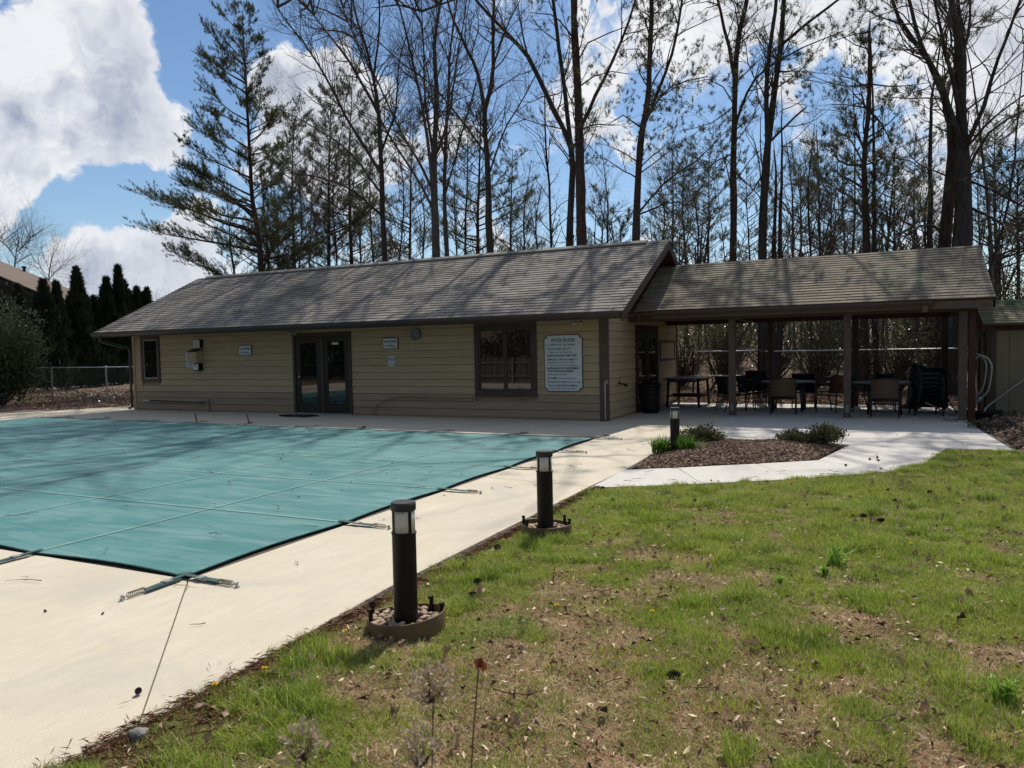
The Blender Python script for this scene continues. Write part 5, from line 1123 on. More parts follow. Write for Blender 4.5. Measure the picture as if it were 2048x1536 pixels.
tree('thin_pine_tree', 'thin pole-like pine with short side branches, left of the thickest trunk', 31, [
    ([(1104,498),(1100,380),(1092,281),(1090,200),(1085,150)], 6, 2)], 107, bark=M_BARKP, twig_len=1.5, twig_n=26, upb=.05, tstart=.2, fol=(M_NEEDLE2, 9, .12, .007, .35), kids=3)
tree('curving_pine_tree', 'pine whose trunk curves up just past the gable peak', 25, [
    ([(1271,484),(1275,400),(1283,290),(1299,186),(1302,80),(1303,0),(1303,-90)], 17, 8), ([(1301,200),(1330,140),(1353,83),(1366,0),(1372,-50)], 8, 4, 1), ([(1308,195),(1345,161),(1415,153)], 5, 1.5, -1), ([(1288,400),(1340,350),(1400,315),(1452,262)], 5, 1.5, 1), ([(1300,240),(1250,225),(1215,250)], 4, 1.2), ([(1286,330),(1340,300),(1400,260)], 3, 1), ([(1290,390),(1345,385),(1375,400),(1378,440)], 4, 1.2), ([(1300,110),(1270,90),(1230,120)], 3, 1)], 108, bark=M_BARKP, twig_len=1.35, twig_n=25, zmax=19, fol=(M_NEEDLE, 16, .12, .007, .75), kids=3, upb=.05)
tree('straight_pine_tree', 'straight dark pine trunk over the joint of the two roofs', 27, [
    ([(1465,520),(1467,400),(1469,248),(1475,83),(1494,0),(1502,-90)], 16, 8), ([(1470,130),(1455,60),(1440,0),(1430,-40)], 8, 4, 1), ([(1477,223),(1515,141),(1572,108),(1688,62)], 6, 1.5, -1), ([(1465,220),(1420,250),(1360,262)], 3, 1), ([(1466,180),(1430,150),(1380,165)], 3, 1), ([(1467,300),(1420,330),(1370,400)], 3, 1)], 109, bark=M_BARKP, twig_len=1.35, twig_n=27, zmax=18, fol=(M_NEEDLE, 16, .12, .007, .70), kids=3, upb=.05)
tree('twin_leader_tree', 'tall bare tree with twin close leaders over the middle of the pavilion roof', 26, [
    ([(1523,515),(1528,400),(1535,290),(1548,180),(1560,83),(1566,0),(1570,-80)], 17, 8), ([(1531,300),(1534,150),(1545,50),(1556,-40)], 10, 6, .8), ([(1562,90),(1610,50),(1676,0),(1700,-20)], 7, 3, -1), ([(1550,262),(1590,232),(1612,215)], 5, 3.5, .2), ([(1556,150),(1580,143),(1590,138)], 4, 2.5, .2), ([(1530,350),(1505,380),(1470,420)], 4, 1.2)], 110, bark=M_BARK, twig_len=1.6, twig_n=15, zmax=18)
tree('slim_tree', 'slim reddish trunk close behind the twin-leader tree', 31, [([(1549,516),(1552,420),(1552,331),(1548,300)], 9, 3), ([(1552,380),(1580,420),(1590,500)], 4, 1.5)], 111, bark=M_BARKP, twig_len=.9, twig_n=16)
tree('stubby_pine_tree', 'dead-limbed pine with drooping broken branches above the pavilion roof', 26, [
    ([(1732,503),(1730,400),(1728,331),(1734,248),(1739,160),(1738,83),(1740,40)], 14, 3), ([(1732,310),(1700,270),(1672,262)], 4, 1.2), ([(1734,300),(1770,260),(1800,225)], 4, 1.2, .8), ([(1738,225),(1760,240),(1785,290)], 5, 1.5), ([(1731,350),(1700,335),(1676,320)], 6, 3, .4), ([(1730,380),(1680,350),(1660,352)], 3, 1), ([(1733,360),(1790,325),(1850,345),(1880,380)], 3, 1), ([(1738,170),(1690,175),(1620,150)], 3, 1), ([(1738,160),(1800,170),(1860,165)], 3, 1), ([(1738,100),(1700,80),(1660,85)], 3, 1)], 112, bark=M_BARKP, twig_len=1.1, twig_n=42, zmax=18, fol=(M_NEEDLE, 16, .12, .007, .85), kids=3, upb=-.05, tstart=.25)
tree('great_oak_tree', 'great many-limbed dark oak at the end of the pavilion roof', 25, [
    ([(1928,495),(1926,400),(1922,290),(1918,200),(1915,100),(1900,0),(1895,-60)], 27, 8), ([(1915,270),(1895,200),(1871,145),(1840,70),(1821,0),(1805,-40)], 11, 5, 1), ([(1918,260),(1904,166),(1885,80),(1870,0)], 9, 4, -1), ([(1922,250),(1930,145),(1925,60),(1918,-20)], 11, 5, .5), ([(1930,140),(1945,60),(1950,-30)], 7, 3), ([(1926,300),(1950,250),(1970,207),(1985,150),(2012,83),(2045,0)], 9, 4, -1), ([(1925,290),(1985,235),(2048,190)], 5, 2, -2), ([(1928,375),(1990,430),(2060,500)], 6, 3, -1), ([(1928,370),(1985,385),(2060,420)], 5, 2, 1), ([(1926,330),(1990,320),(2060,320)], 4, 1.5), ([(1935,360),(1985,260),(2060,215)], 6, 3, 2)], 113, bark=M_BARK, twig_len=1.6, twig_n=26, zmax=18)
tree('broad_trunk_tree', 'thick reddish trunk touching the great oak at the roof end', 26.3, [
    ([(1890,495),(1896,400),(1906,290),(1900,230),(1880,170),(1850,110),(1800,40),(1780,-20)], 20, 5), ([(1893,460),(1860,445),(1815,470),(1800,490)], 5, 2), ([(1900,230),(1915,140),(1930,40)], 9, 3)], 114, bark=M_BARKP, twig_len=1.3, twig_n=22, fol=(M_NEEDLE, 16, .12, .007, .6), kids=3, zmax=18)

# conifers with whorled, foliage-carrying branches
def conifer(name, label, D, trunk_px, w0, seed, zlo, reach, left=1.0, right=1.0, n_br=44, mN=None, dens=1.0, bark=None, rise=.25, droop=.0, ln=.12, wd=.008, nper=10, group='pines in the wood behind the pool house', kid=5, topfac=.18, extra=(), shape=1.0):
    r_ = np.random.default_rng(seed); P, _ = px_path(trunk_px, D, r_, .2); sc = D/1505.6*.97; foot = P[0]; gz = float(terrain_z(foot[0], foot[1])); root = thing(name, label, 'tree', (foot[0], foot[1], gz), 0, group)
    P = np.vstack([[foot[0], foot[1], gz-.15], P]); rad = np.linspace(w0*sc*.5, .012, len(P)); tk = Wood(); Q, q = resample(P, rad, .8, r_, .03); tk.add(Q, q, 8); tk.build('trunk', bark or M_BARKP, root)
    zt = Q[-1, 2]; bw = Wood(); C = []; Dd = []
    for i in range(n_br):
        f = (i+r_.random())/n_br; z = zlo+(zt-zlo)*f**.9; base = np.array([np.interp(z, Q[:, 2], Q[:, c]) for c in range(3)]); az = r_.uniform(0, 2*np.pi); dx = math.cos(az); side = left if dx < 0 else right
        L = reach*side*(topfac+(1-topfac)*(1-f)**shape)*r_.uniform(.65, 1.12)*(.55+.45*abs(dx)); 
        if L < .15: continue
        d = unit(np.array([dx, math.sin(az), rise+f*.5+r_.normal(0, .1)])); n = 7; Pb = [base]; 
        for k in range(n): d = unit(d+r_.normal(0, .07, 3)+np.array([0, 0, .05-droop*.1])); Pb.append(Pb[-1]+d*L/n)
        Pb = np.array(Pb); rb = np.linspace(max(.010, .016*L), .004, n+1); bw.add(Pb, rb, 4)
        for k in range(int(kid*L)+3):
            t = r_.uniform(.22, 1.0)**.7; ii = min(int(t*n), n-1); p = Pb[ii]*(1-(t*n-ii))+Pb[ii+1]*(t*n-ii); dd = unit(Pb[ii+1]-Pb[ii]); hz = unit(np.cross(dd, [0, 0, 1])); sg = r_.choice([-1, 1]); a = r_.uniform(.4, 1.0)
            e = unit(dd*math.cos(a)+hz*sg*math.sin(a)*.9+np.array([0, 0, r_.normal(.15, .22)])); l2 = L*.26*r_.uniform(.5, 1.2)*(1.25-t*.6)+.12; m2 = 4; P2 = [p]
            for j in range(m2): e = unit(e+r_.normal(0, .12, 3)+np.array([0, 0, .06])); P2.append(P2[-1]+e*l2/m2)
            P2 = np.array(P2); bw.add(P2, np.linspace(.0065, .0028, m2+1), 3)
            if r_.random() < dens:
                nt_ = max(3, int(l2/.11))
                for j in range(nt_): tt = (.3+.7*(j+1)/nt_)*m2; a_ = min(int(tt), m2-1); C.append(P2[a_]*(1-(tt-a_))+P2[a_+1]*(tt-a_)+r_.normal(0, .035, 3)); Dd.append(unit(P2[a_+1]-P2[a_]+np.array([0, 0, .15])))
        if r_.random() < dens:
            for tt in (.85, 1.0): C.append(Pb[int(tt*n)]); Dd.append(d)
    bw.build('crown', bark or M_BARKP, root)
    tri_mesh('foliage', needles(np.array(C), np.array(Dd), nper, ln, wd, r_), mN or M_NEEDLE, parent=root); return root
conifer('lone_pine_tree', 'tall lone pine standing against the sky nearest the clipped arborvitae row', 27, [(525,537),(515,440),(506,390),(501,300),(494,180),(488,90),(485,20)], 18, 201, 4.2, 6.3, left=1.06, right=.55, n_br=104, dens=1.0, rise=.30, droop=.25, kid=8, nper=15, wd=.008, ln=.12, topfac=.14, shape=.80)
conifer('pine_tree', 'second shorter pine pressed against the lone pine trunk', 29, [(536,537),(532,470),(528,420),(520,330)], 10, 202, 4.0, 3.2, n_br=46, dens=.9, nper=11)
conifer('pine_tree', 'small dark pine at the left foot of the lone pine', 29.5, [(468,545),(462,500),(458,440),(452,400)], 8, 203, 3.0, 2.8, n_br=36, dens=.9, nper=11)
bk = [(590,540,240,14,36,'dense pine just right of the lone pine, half hidden by maple limbs'), (655,532,190,13,33,'dark pine behind the leaning maple limbs'), (700,530,150,14,36,'tallest dark pine behind the bare maple'), (822,522,235,10,35,'dark pine between maple and oak'),
      (930,515,210,9,37,'pine behind the oak and the forked tree'), (955,512,190,12,30,'reddish pine trunk close beside the forked tree'), (1022,505,300,8,36,'open pine right of the forked tree'), (745,528,260,9,40,'far pine behind the bare maple foot')]
for i, (x, yb_, yt, w_, D, lb) in enumerate(bk):
    conifer('pine_tree', lb, D, [(x+rng.uniform(-3, 3), yb_), (x+rng.uniform(-6, 6), (yb_+yt)/2), (x+rng.uniform(-12, 12), yt)], w_, 210+i, 4.5+rng.uniform(0, 1.5), [4.2, 3.8, 3.4, 2.8, 3.0, 3.2, 3.0, 3.0][i], n_br=[84, 76, 76, 56, 46, 46, 44, 60][i], dens=[.85, .85, .8, .65, .55, .5, .5, .7][i], mN=M_NEEDLE if i % 2 else M_NEEDLE2, ln=.15, wd=.010, nper=9, kid=7, topfac=.35)
bk2 = [(1205,488,395,6,44,'young pine under the limb right of the thickest trunk'), (1240,486,440,5,40,'small yellow-green pine beside the gable peak'), (1370,525,330,7,42,'open pine between the curving and straight pines'), (1415,523,300,7,46,'hazy pine left of the straight pine'), (1605,512,330,6,44,'young pine right of the twin leaders'),
       (1660,506,360,6,40,'bushy green pine low over the pavilion roof'), (1790,500,330,7,42,'green pine between stubby pine and great oak'), (1830,498,300,6,46,'hazy pine beside the great oak foot'), (1990,560,250,8,36,'pine whose boughs hang over the shed'), (2035,580,330,8,30,'dense pine behind the shed roof'), (1500,518,350,5,48,'distant pine behind the straight pine')]
for i, (x, yb_, yt, w_, D, lb) in enumerate(bk2):
    conifer('pine_tree', lb, D, [(x+rng.uniform(-3, 3), yb_), (x+rng.uniform(-6, 6), (yb_+yt)/2), (x+rng.uniform(-8, 8), yt)], w_, 240+i, 4.2, [2.6, 2.2, 3.6, 3.4, 3.4, 3.6, 3.8, 3.2, 3.4, 3.0, 3.2][i], n_br=50, dens=.6, mN=M_NEEDLE if i % 3 else M_NEEDLE2, ln=.16, wd=.011, nper=8, kid=5.5, topfac=.45)
# slight bare saplings in the gaps
sap = [(620,535,300),(675,531,230),(720,529,320),(800,524,250),(845,521,330),(915,514,300),(1050,502,330),(1075,500,380),(1215,488,300),(1322,528,340),(1345,527,300),(1395,524,380),(1585,512,280),(1620,510,250),(1640,508,260),(1690,504,330),(1775,500,300),(1850,497,340),(1960,560,300),(2000,575,380),(560,540,380),(600,537,330)]
SAPL = ['bare sapling just right of the dense pine beside the lone pine', 'bare sapling left of the tallest dark pine', 'bare sapling right of the tallest dark pine', 'bare sapling crossing the leaning maple limbs', 'bare sapling close on the left of the oak foot', 'bare sapling between oak and slim young maple', 'bare sapling left of the forked tree', 'bare sapling right of the open pine past the forked tree', 'short bare sapling beside the thin pole-like pine', 'bare sapling in the gap before the gable peak', 'bare sapling right above the gable rake', 'bare sapling over the low end of the pavilion ridge', 'short sapling left of the straight pine', 'tall thin sapling close right of the twin leaders', 'tall sapling two along from the twin leaders', 'tall sapling three along from the twin leaders', 'sapling left of the stubby pine', 'sapling right of the stubby pine', 'short sapling before the broad reddish trunk', 'sapling over the shed roof end', 'short sapling farthest along past the shed', 'short sapling closest to the lone pine', 'second sapling from the lone pine']
for i, (x, y0, y1) in enumerate(sap):
    tree('sapling_tree', SAPL[i], 28+(i*5 % 13), [([(x, y0), (x+rng.uniform(-8, 8), (y0+y1)/2), (x+rng.uniform(-18, 18), y1)], 4.5, 1.2), ([(x, y0-40), (x+rng.uniform(-50, 50), (y0+y1)/2-10)], 2.5, 1)], 300+i, bark=M_BARKG if i % 3 == 0 else M_BARK, twig_len=1.6, twig_n=36, group='bare saplings behind the roofs', tstart=.1, z_from=3.0, kids=5)
# far bare trees beyond the neighbour's roof
tree('far_tree', 'pale bare round-crowned tree beyond the neighbouring roof', 62, [([(28,560),(30,530),(34,500),(38,480)], 5, 2.5), ([(33,515),(10,490),(-5,475)], 3, 1), ([(34,505),(55,485),(66,470)], 3, 1), ([(31,530),(60,510),(84,505)], 2.5, 1)], 401, bark=M_BARKG, twig_len=4.2, twig_n=26, kids=5, tstart=.3, group='bare trees beyond the neighbouring roof', z_from=6)
tree('far_tree', 'lower pale bare tree where the neighbouring roof slopes down', 58, [([(96,585),(98,560),(102,530),(105,510)], 4, 2), ([(98,560),(120,535),(136,525)], 2.5, 1), ([(98,555),(80,530),(74,515)], 2.5, 1)], 402, bark=M_BARKG, twig_len=3.4, twig_n=26, kids=5, tstart=.3, group='bare trees beyond the neighbouring roof', z_from=6)
tree('far_tree', 'tiny twiggy treetop showing over the low corner of the shingled roof', 60, [([(318,640),(318,605),(318,595)], 4, 1.5)], 403, bark=M_BARKG, twig_len=1.8, twig_n=40, kids=4, group='bare trees beyond the neighbouring roof', z_from=3)

# arborvitae
def arbor(label, x, y, z, wdt, seed):
    r_ = np.random.default_rng(seed); root = thing('arborvitae', label, 'tree', (x, y, 0), 0, 'arborvitae row before the neighbouring house')
    tk = Wood(); tk.add(np.array([[x, y, -.1], [x, y, z*.5], [x, y, z*.97]]), np.array([.07, .05, .01]), 6); tk.build('trunk', M_BARK, root)
    n = int(5200*z/5); t = r_.uniform(0, 1, n)**.8; az = r_.uniform(0, 2*np.pi, n); prof = wdt*np.clip(1.12*(1-t)**.95, 0, 1)*np.minimum(1, .5+t*4)
    lump = 1+.28*np.sin(az*3+t*9+seed)+.20*np.sin(az*5-t*17+seed*2)+.12*np.sin(t*40+seed); rr = prof*lump*r_.uniform(.55, 1.06, n)**.5
    C = np.stack([x+rr*np.cos(az), y+rr*np.sin(az), .1+t*(z-.1)], 1); d = np.stack([np.cos(az)*.5, np.sin(az)*.5, np.full(n, 1.0)], 1)+r_.normal(0, .28, (n, 3)); d /= np.linalg.norm(d, axis=1)[:, None]
    s_ = np.cross(d, r_.normal(0, 1, (n, 3))); s_ /= np.linalg.norm(s_, axis=1)[:, None]; L = r_.uniform(.14, .38, n)[:, None]; w_ = s_*r_.uniform(.03, .07, n)[:, None]
    T = np.stack([C-w_, C+w_, C+d*L], 1); tri_mesh('crown', T, M_ARB, parent=root)
    return root
arbs = [(34,576,.75,'arborvitae beside the big broadleaf shrub, under the neighbouring eave'),(57,608,.6,'short arborvitae second from the broadleaf shrub'),(86,565,1.25,'broad-shouldered arborvitae before the dark gable wall'),(92,620,.8,'low front arborvitae before the broad-shouldered one'),(112,569,.8,'slim arborvitae right of the broad-shouldered one'),(133,620,.9,'rounded lower arborvitae filling the middle of the row'),(152,540,1.15,'tall arborvitae rising past the neighbouring roof slope'),
        (172,625,.9,'low arborvitae under the foot of the neighbouring roof'),(187,598,.6,'narrow arborvitae at the low end of the neighbouring roof'),(197,606,.5,'narrowest arborvitae beside the low end of the roof'),(212,560,1.1,'full arborvitae just clear of the neighbouring roof'),(211,612,.9,'lit lower arborvitae before the full one'),(235,536,.85,'tallest arborvitae spire with a nodding tip'),(247,566,.9,'arborvitae touching the tallest spire'),(259,587,.7,'arborvitae two along from the tallest spire'),(273,579,.65,'double-tipped arborvitae near the shingled roof edge'),(283,590,.65,'arborvitae joined to the double-tipped one'),(294,581,.7,'last arborvitae before the shingled roof edge'),(8,600,.9,'arborvitae mostly behind the broadleaf shrub')]
for i, (px, py, wv_, lb) in enumerate(arbs):
    Y = 22+(px-30)/30; p = atY(px, py, Y); arbor(lb, p.x, Y+(0 if py < 600 else -1.2), p.z if py < 600 else p.z*.97, wv_, 500+i)
for i in range(9):       # the row goes on behind the pool house and mirrors in its windows
    pass

# ================================================================== SHRUBS
def leaves(C, N_, L, W_, r_, up_=0.3):
    """pointed leaf: 2 triangles per leaf folded on the midrib"""
    n = len(C); d = N_+r_.normal(0, .55, (n, 3)); d[:, 2] += up_; d /= np.linalg.norm(d, axis=1)[:, None]; s_ = np.cross(d, r_.normal(0, 1, (n, 3))); s_ /= np.linalg.norm(s_, axis=1)[:, None]; nn = np.cross(d, s_)
    l = (L*r_.uniform(.6, 1.2, n))[:, None]; w_ = s_*(W_*r_.uniform(.6, 1.2, n))[:, None]; m_ = C+d*l*.5; f = nn*(l*.08)
    return np.concatenate([np.stack([C, m_+w_+f, C+d*l], 1), np.stack([C, C+d*l, m_-w_+f], 1)], 0)
def shrub(name, label, c, rx, ry_, h, n, L, W_, m, seed, cat='shrub', group=None, nbr=26, fill=.55, lift=0.0):
    r_ = np.random.default_rng(seed); root = thing(name, label, cat, c, 0, group); c = np.array(c, float); bw = Wood(); tips = []
    for i in range(nbr):
        az = r_.uniform(0, 2*np.pi); el = r_.uniform(.25, 1.35); R_ = np.array([rx*math.cos(az)*math.cos(el), ry_*math.sin(az)*math.cos(el), h*(.25+.75*math.sin(el))]); n_ = 5; P = np.array([c+R_*(k/n_)**(1.0)*r_.uniform(.96,1.04)+r_.normal(0, .05*h, 3)*(k/n_) for k in range(n_+1)]); bw.add(P, np.linspace(.012*h+.003, .003, n_+1), 4); tips.append(P)
    bw.build('stems', M_TWIG, root); A = np.concatenate([t[2:] for t in tips]); ci = r_.integers(0, len(A), n); C = A[ci]+r_.normal(0, 1, (n, 3))*np.array([rx, ry_, h])*.13; 
    rel = (C-c)/np.array([rx, ry_, h]); C = C[(rel[:, 2] > .03)]; rel = rel[(rel[:, 2] > .03)]; N_ = rel/np.linalg.norm(rel, axis=1)[:, None]; tri_mesh('foliage', leaves(C, N_, L, W_, r_), m, parent=root); return root
shrub('azalea_bush', 'low mounded azalea in the bed just past the third bollard', (-2.50, 12.15, .03), .33, .32, .24, 3600, .048, .012, M_LEAFO, 601, group='azaleas in the mulch bed')
shrub('azalea_bush', 'higher half of the wide azalea mound at the far bed corner', (-.68, 12.60, .03), .28, .28, .27, 3000, .048, .012, M_LEAFO, 602, group='azaleas in the mulch bed')
shrub('azalea_bush', 'lower spreading half of the azalea mound at the far bed corner', (-1.10, 12.50, .03), .28, .26, .18, 2300, .048, .012, M_LEAFO, 603, group='azaleas in the mulch bed')
def blades(name, label, c, n, h, spread, wd, m, seed, cat, group=None, kind=None):
    r_ = np.random.default_rng(seed); T = []; c = np.array(c, float); az = r_.uniform(0, 2*np.pi, n); hh = h*r_.uniform(.6, 1.15, n); out_ = spread*r_.uniform(.1, 1.0, n); b0 = c+np.c_[r_.normal(0, spread*.22, (n, 2)), np.zeros(n)]
    d = np.stack([np.cos(az), np.sin(az), np.zeros(n)], 1); s_ = np.stack([-np.sin(az), np.cos(az), np.zeros(n)], 1)*wd/2; pts = []
    for t in (0, .35, .7, 1.0): pts.append(b0+d*(out_*t**1.7)[:, None]+np.array([0, 0, 1])*(hh*(t-.38*t**3*(out_/spread)))[:, None])
    wv_ = [1, 1.1, .8, .05]
    for k in range(3): T.append(np.stack([pts[k]-s_*wv_[k], pts[k]+s_*wv_[k], pts[k+1]+s_*wv_[k+1], pts[k+1]-s_*wv_[k+1]], 1))
    return tri_mesh(name, np.concatenate(T), m, base=tuple(c), label=label, cat=cat, group=group, kind=kind)
blades('day_lily', 'bright green day lily clump on the left of the third bollard', (-2.83, 11.0, .03), 190, .27, .27, .017, M_LILY, 611, 'plant', 'day lilies by the third bollard')
blades('day_lily', 'taller lighter day lily clump on the right of the third bollard', (-2.47, 10.98, .03), 230, .31, .29, .017, M_LILY, 612, 'plant', 'day lilies by the third bollard')
blades('strappy_plant', 'pale arching straps of a clump at the slab edge near the shed', (1.72, 16.2, .02), 60, .18, .35, .014, M_LEAFY, 613, 'plant')
shrub('broadleaf_shrub', 'large glossy-leaved shrub overhanging the chain link fence', (-27.35, 15.9, 0), 1.35, 1.3, 3.1, 15000, .13, .036, M_LEAFG, 620, nbr=60)
# evergreen understory behind the pavilion
und = [(-6.2,27,2.6,2.4,'yellow-green holly seen through the bay beside the gable wall',M_LEAFY),(-4.6,26,1.6,2.6,'olive thicket bush behind the chain link gate',M_LEAFY),(-3.2,28,2.0,2.8,'dark thicket bush behind the first rear post',M_LEAFG),(-1.7,26.5,1.9,2.5,'glossy laurel behind the first patio table',M_LEAFG),(-.4,28,2.0,3.0,'broad dark laurel behind the middle post',M_LEAFG),(.7,26,1.7,2.3,'pale-leaved laurel behind the farther table',M_LEAFY),(1.9,27,2.0,2.9,'tall laurel behind the grill',M_LEAFG),(3.3,26,2.0,2.6,'green laurel beside the shed back',M_LEAFY),(4.8,28,2.2,3.2,'laurel behind the shed',M_LEAFG),(-8.5,29,2.4,3.0,'thicket bush behind the pool house corner',M_LEAFG),(6.6,27,2.2,3.0,'laurel past the shed',M_LEAFG),(-5.2,32,3.0,3.6,'tall far holly left behind the pavilion',M_LEAFG),(-1.6,33,3.0,3.8,'tall far holly in the middle behind the pavilion',M_LEAFY),(2.0,33,3.0,3.8,'tall far holly right behind the pavilion',M_LEAFG),(5.5,33,3.0,3.8,'far holly behind the shed roof',M_LEAFY)]
for i, (x, y, rr_, h, lb, m_) in enumerate(und):
    shrub('evergreen_bush', lb, (x, y, float(terrain_z(x, y))), rr_*.72, rr_*.72, h, 2300 if y < 30 else 3000, .075, .022, m_, 630+i, group='evergreen bushes in the wood', nbr=70)
# slanting understory trunks in the same bays
us = [((-5.0,25.5),(-3.4,2.8),.05),((-3.9,25,),(-4.3,3.4),.04),((-3.5,26),(-1.9,3.6),.045),((-2.9,26),(-2.8,4.2),.13),((-1.2,25),(-.2,3.6),.03),((-.7,27),(-.6,5),.06),((.1,26),(.0,5),.11),((.9,25),(1.3,3.6),.03),((1.5,27.5),(1.6,5.2),.14),((2.1,26),(2.2,5),.12),((-4.6,24.8),(-5.0,3.2),.025),((.45,24.6),(.15,2.6),.022),((2.6,25.5),(3.4,5),.06),((3.6,25.5),(3.0,5),.08)]
USL = ['slanting dark stem in the bay beside the gable wall', 'second leaning stem in the bay beside the gable wall', 'stem slanting across the first post gap', 'stout reddish trunk just left of the first rear post', 'thin stem right of the first rear post', 'stem over the chairs of the first table', 'thicker trunk left of the middle post', 'thin stem between middle post and farther table', 'stout grey trunk in the bay by the grill', 'trunk beside the last rear post', 'thinnest stem touching the pool house corner', 'wispy stem behind the tall-backed black chair', 'trunk seen between last post and shed', 'trunk hidden mostly by the shed']
for i, (a, b_, r0) in enumerate(us):
    r_ = np.random.default_rng(700+i); gz = float(terrain_z(a[0], a[1])); root = thing('understory_tree', USL[i], 'tree', (a[0], a[1], gz), 0, 'thin trees behind the pavilion'); tk = Wood()
    P = np.array([[a[0], a[1], gz-.1], [(a[0]+b_[0])/2+r_.normal(0, .12), a[1]+.2, b_[1]*.5], [b_[0], a[1]+.4, b_[1]+gz], [b_[0]+(b_[0]-a[0])*.5, a[1]+.6, b_[1]*1.7+gz], [b_[0]+(b_[0]-a[0])*.7+r_.normal(0, .3), a[1]+.7, b_[1]*2.4+gz]]); Q, q = resample(P, np.array([r0, r0*.8, r0*.6, r0*.33, .006]), .4, r_, .03); tk.add(Q, q, 7); tk.build('trunk', M_BARKG if i % 4 == 1 else M_BARK, root)
    tw = Wood(); tips = []
    for j in range(7): t = r_.integers(3, len(Q)); grow(tw, r_, Q[t-1], unit(r_.normal(0, 1, 3)*np.array([1, .6, .4])+np.array([0, 0, .3])), r_.uniform(.7, 1.6), min(r0*.4, .018), 0, 2, tips, .1, 5, .22, 3)
    tw.build('crown', M_TWIG, root)
# distant wood as one mass: trunks and twigs up the slope
r_ = np.random.default_rng(800); mw = Wood(); tips = []
for i in range(150):
    x = r_.uniform(-26, 16); y = r_.uniform(38, 62); gz = float(terrain_z(x, y)); h = r_.uniform(3.5, 7.5); rr0 = r_.uniform(.04, .12); P = np.array([[x, y, gz-.2], [x+r_.normal(0, .2), y, gz+h*.5], [x+r_.normal(0, .5), y, gz+h]]); mw.add(P, np.array([rr0, rr0*.8, rr0*.4]), 5)
    for j in range(4): grow(mw, r_, P[1]+(P[2]-P[1])*r_.uniform(-.6, 1), unit(r_.normal(0, 1, 3)+np.array([0, 0, .6])), r_.uniform(1.2, 2.6), .03, 0, 1, tips, .3, 4, .2, 4)
root = thing('tmp', None, None, (0, 0, 0)); o = mw.build('distant_wood', M_BARK, root); o.parent = None; tag(o, kind='stuff'); bpy.data.objects.remove(root)
n = 30000; C = np.c_[r_.uniform(-26, 16, n), r_.uniform(34, 62, n), np.zeros(n)]; hgt = 1.2+3.2*vnoise(C[:, 0], C[:, 1], 77, 3, .35); C[:, 2] = terrain_z(C[:, 0], C[:, 1])+r_.uniform(0, 1, n)*hgt
tri_mesh('undergrowth', leaves(C, r_.normal(0, 1, (n, 3)), .20, .05, r_), [M_LEAFG, M_LITTER, M_LEAFY], mi=np.tile(r_.choice([0, 1, 2], n, p=[.5, .3, .2]), 2), kind='stuff')
# brush under the fence line, left
n = 3000; C = np.c_[r_.uniform(-36, -20.8, n), r_.uniform(17.6, 21, n), r_.uniform(0, .35, n)]
tri_mesh('ivy_ground_cover', leaves(C, r_.normal(0, 1, (n, 3)), .10, .03, r_, .1), [M_LEAFG, M_LITTER], mi=np.tile(r_.choice([0, 1], n), 2), kind='stuff')
# wood behind the photographer, mirrored in the glass
for i, (x, y, h, w_) in enumerate([(-30, -5, 6.5, 2.0), (-27.6, -5.5, 7, 2.0), (-25.2, -5, 6.5, 2.0), (-32.4, -5.5, 7, 2.0), (-12.2, -6, 2.6, 1.0), (-35, -5, 6.5, 2.0), (-37.5, -5.5, 7, 2.0), (-40, -5, 6, 2.0), (-22.8, -5.5, 6, 1.8), (-42.5, -5.5, 6.5, 2.0), (-45, -5, 6, 2.0), (-47.5, -5.5, 6, 2.0), (-50, -5, 6, 2.0)]):
    arbor(['middle', 'fourth', 'third', 'sixth', 'small', 'seventh', 'eighth', 'ninth', 'second', 'tenth', 'eleventh', 'twelfth', 'last'][i]+' dark evergreen of the row mirrored in the door glass', x, y, h, w_, 900+i)
for i, (x, y) in enumerate([(-16, -9), (-13.5, -14), (-19, -13), (-10, -12), (-6, -16), (-17.5, -7), (-14.6, -11), (-12, -17), (-18.5, -18), (-16, -21), (-20.5, -10), (-9, -9)]):
    r2 = np.random.default_rng(950+i); gz = float(terrain_z(x, y)); root = thing('bare_tree', ['middle','tall rear','left rear','right','farthest','nearest','slim middle','second rear','deep left','deepest','edge','far right'][i]+' bare tree on the bank beyond the picket fence, mirrored in the wide window', 'tree', (x, y, gz), 0, 'bare trees on the rear bank'); tk = Wood(); P = np.array([[x, y, gz-.1], [x+.3, y, gz+4], [x+.2, y, gz+9]]); tk.add(P, np.array([.16, .12, .04]), 7); tk.build('trunk', M_BARK, root); tw = Wood(); tips = []
    for j in range(12): grow(tw, r2, P[0]+(P[2]-P[0])*r2.uniform(.25, 1), unit(r2.normal(0, 1, 3)+np.array([0, 0, .7])), r2.uniform(1.6, 3), .04, 0, 2, tips)
    tw.build('crown', M_TWIG, root)


n = 22000; C = np.c_[r_.uniform(-24, -4, n), r_.uniform(-26, -4.5, n), np.zeros(n)]; C[:, 2] = terrain_z(C[:, 0], C[:, 1])+r_.uniform(0, 1, n)**2*1.6*vnoise(C[:, 0], C[:, 1], 78, 3, .5)
tri_mesh('bank_undergrowth', leaves(C, r_.normal(0, 1, (n, 3)), .28, .07, r_), [M_LEAFG, M_REARBRUSH], mi=np.tile(r_.choice([0, 1], n, p=[.12, .88]), 2), kind='stuff')
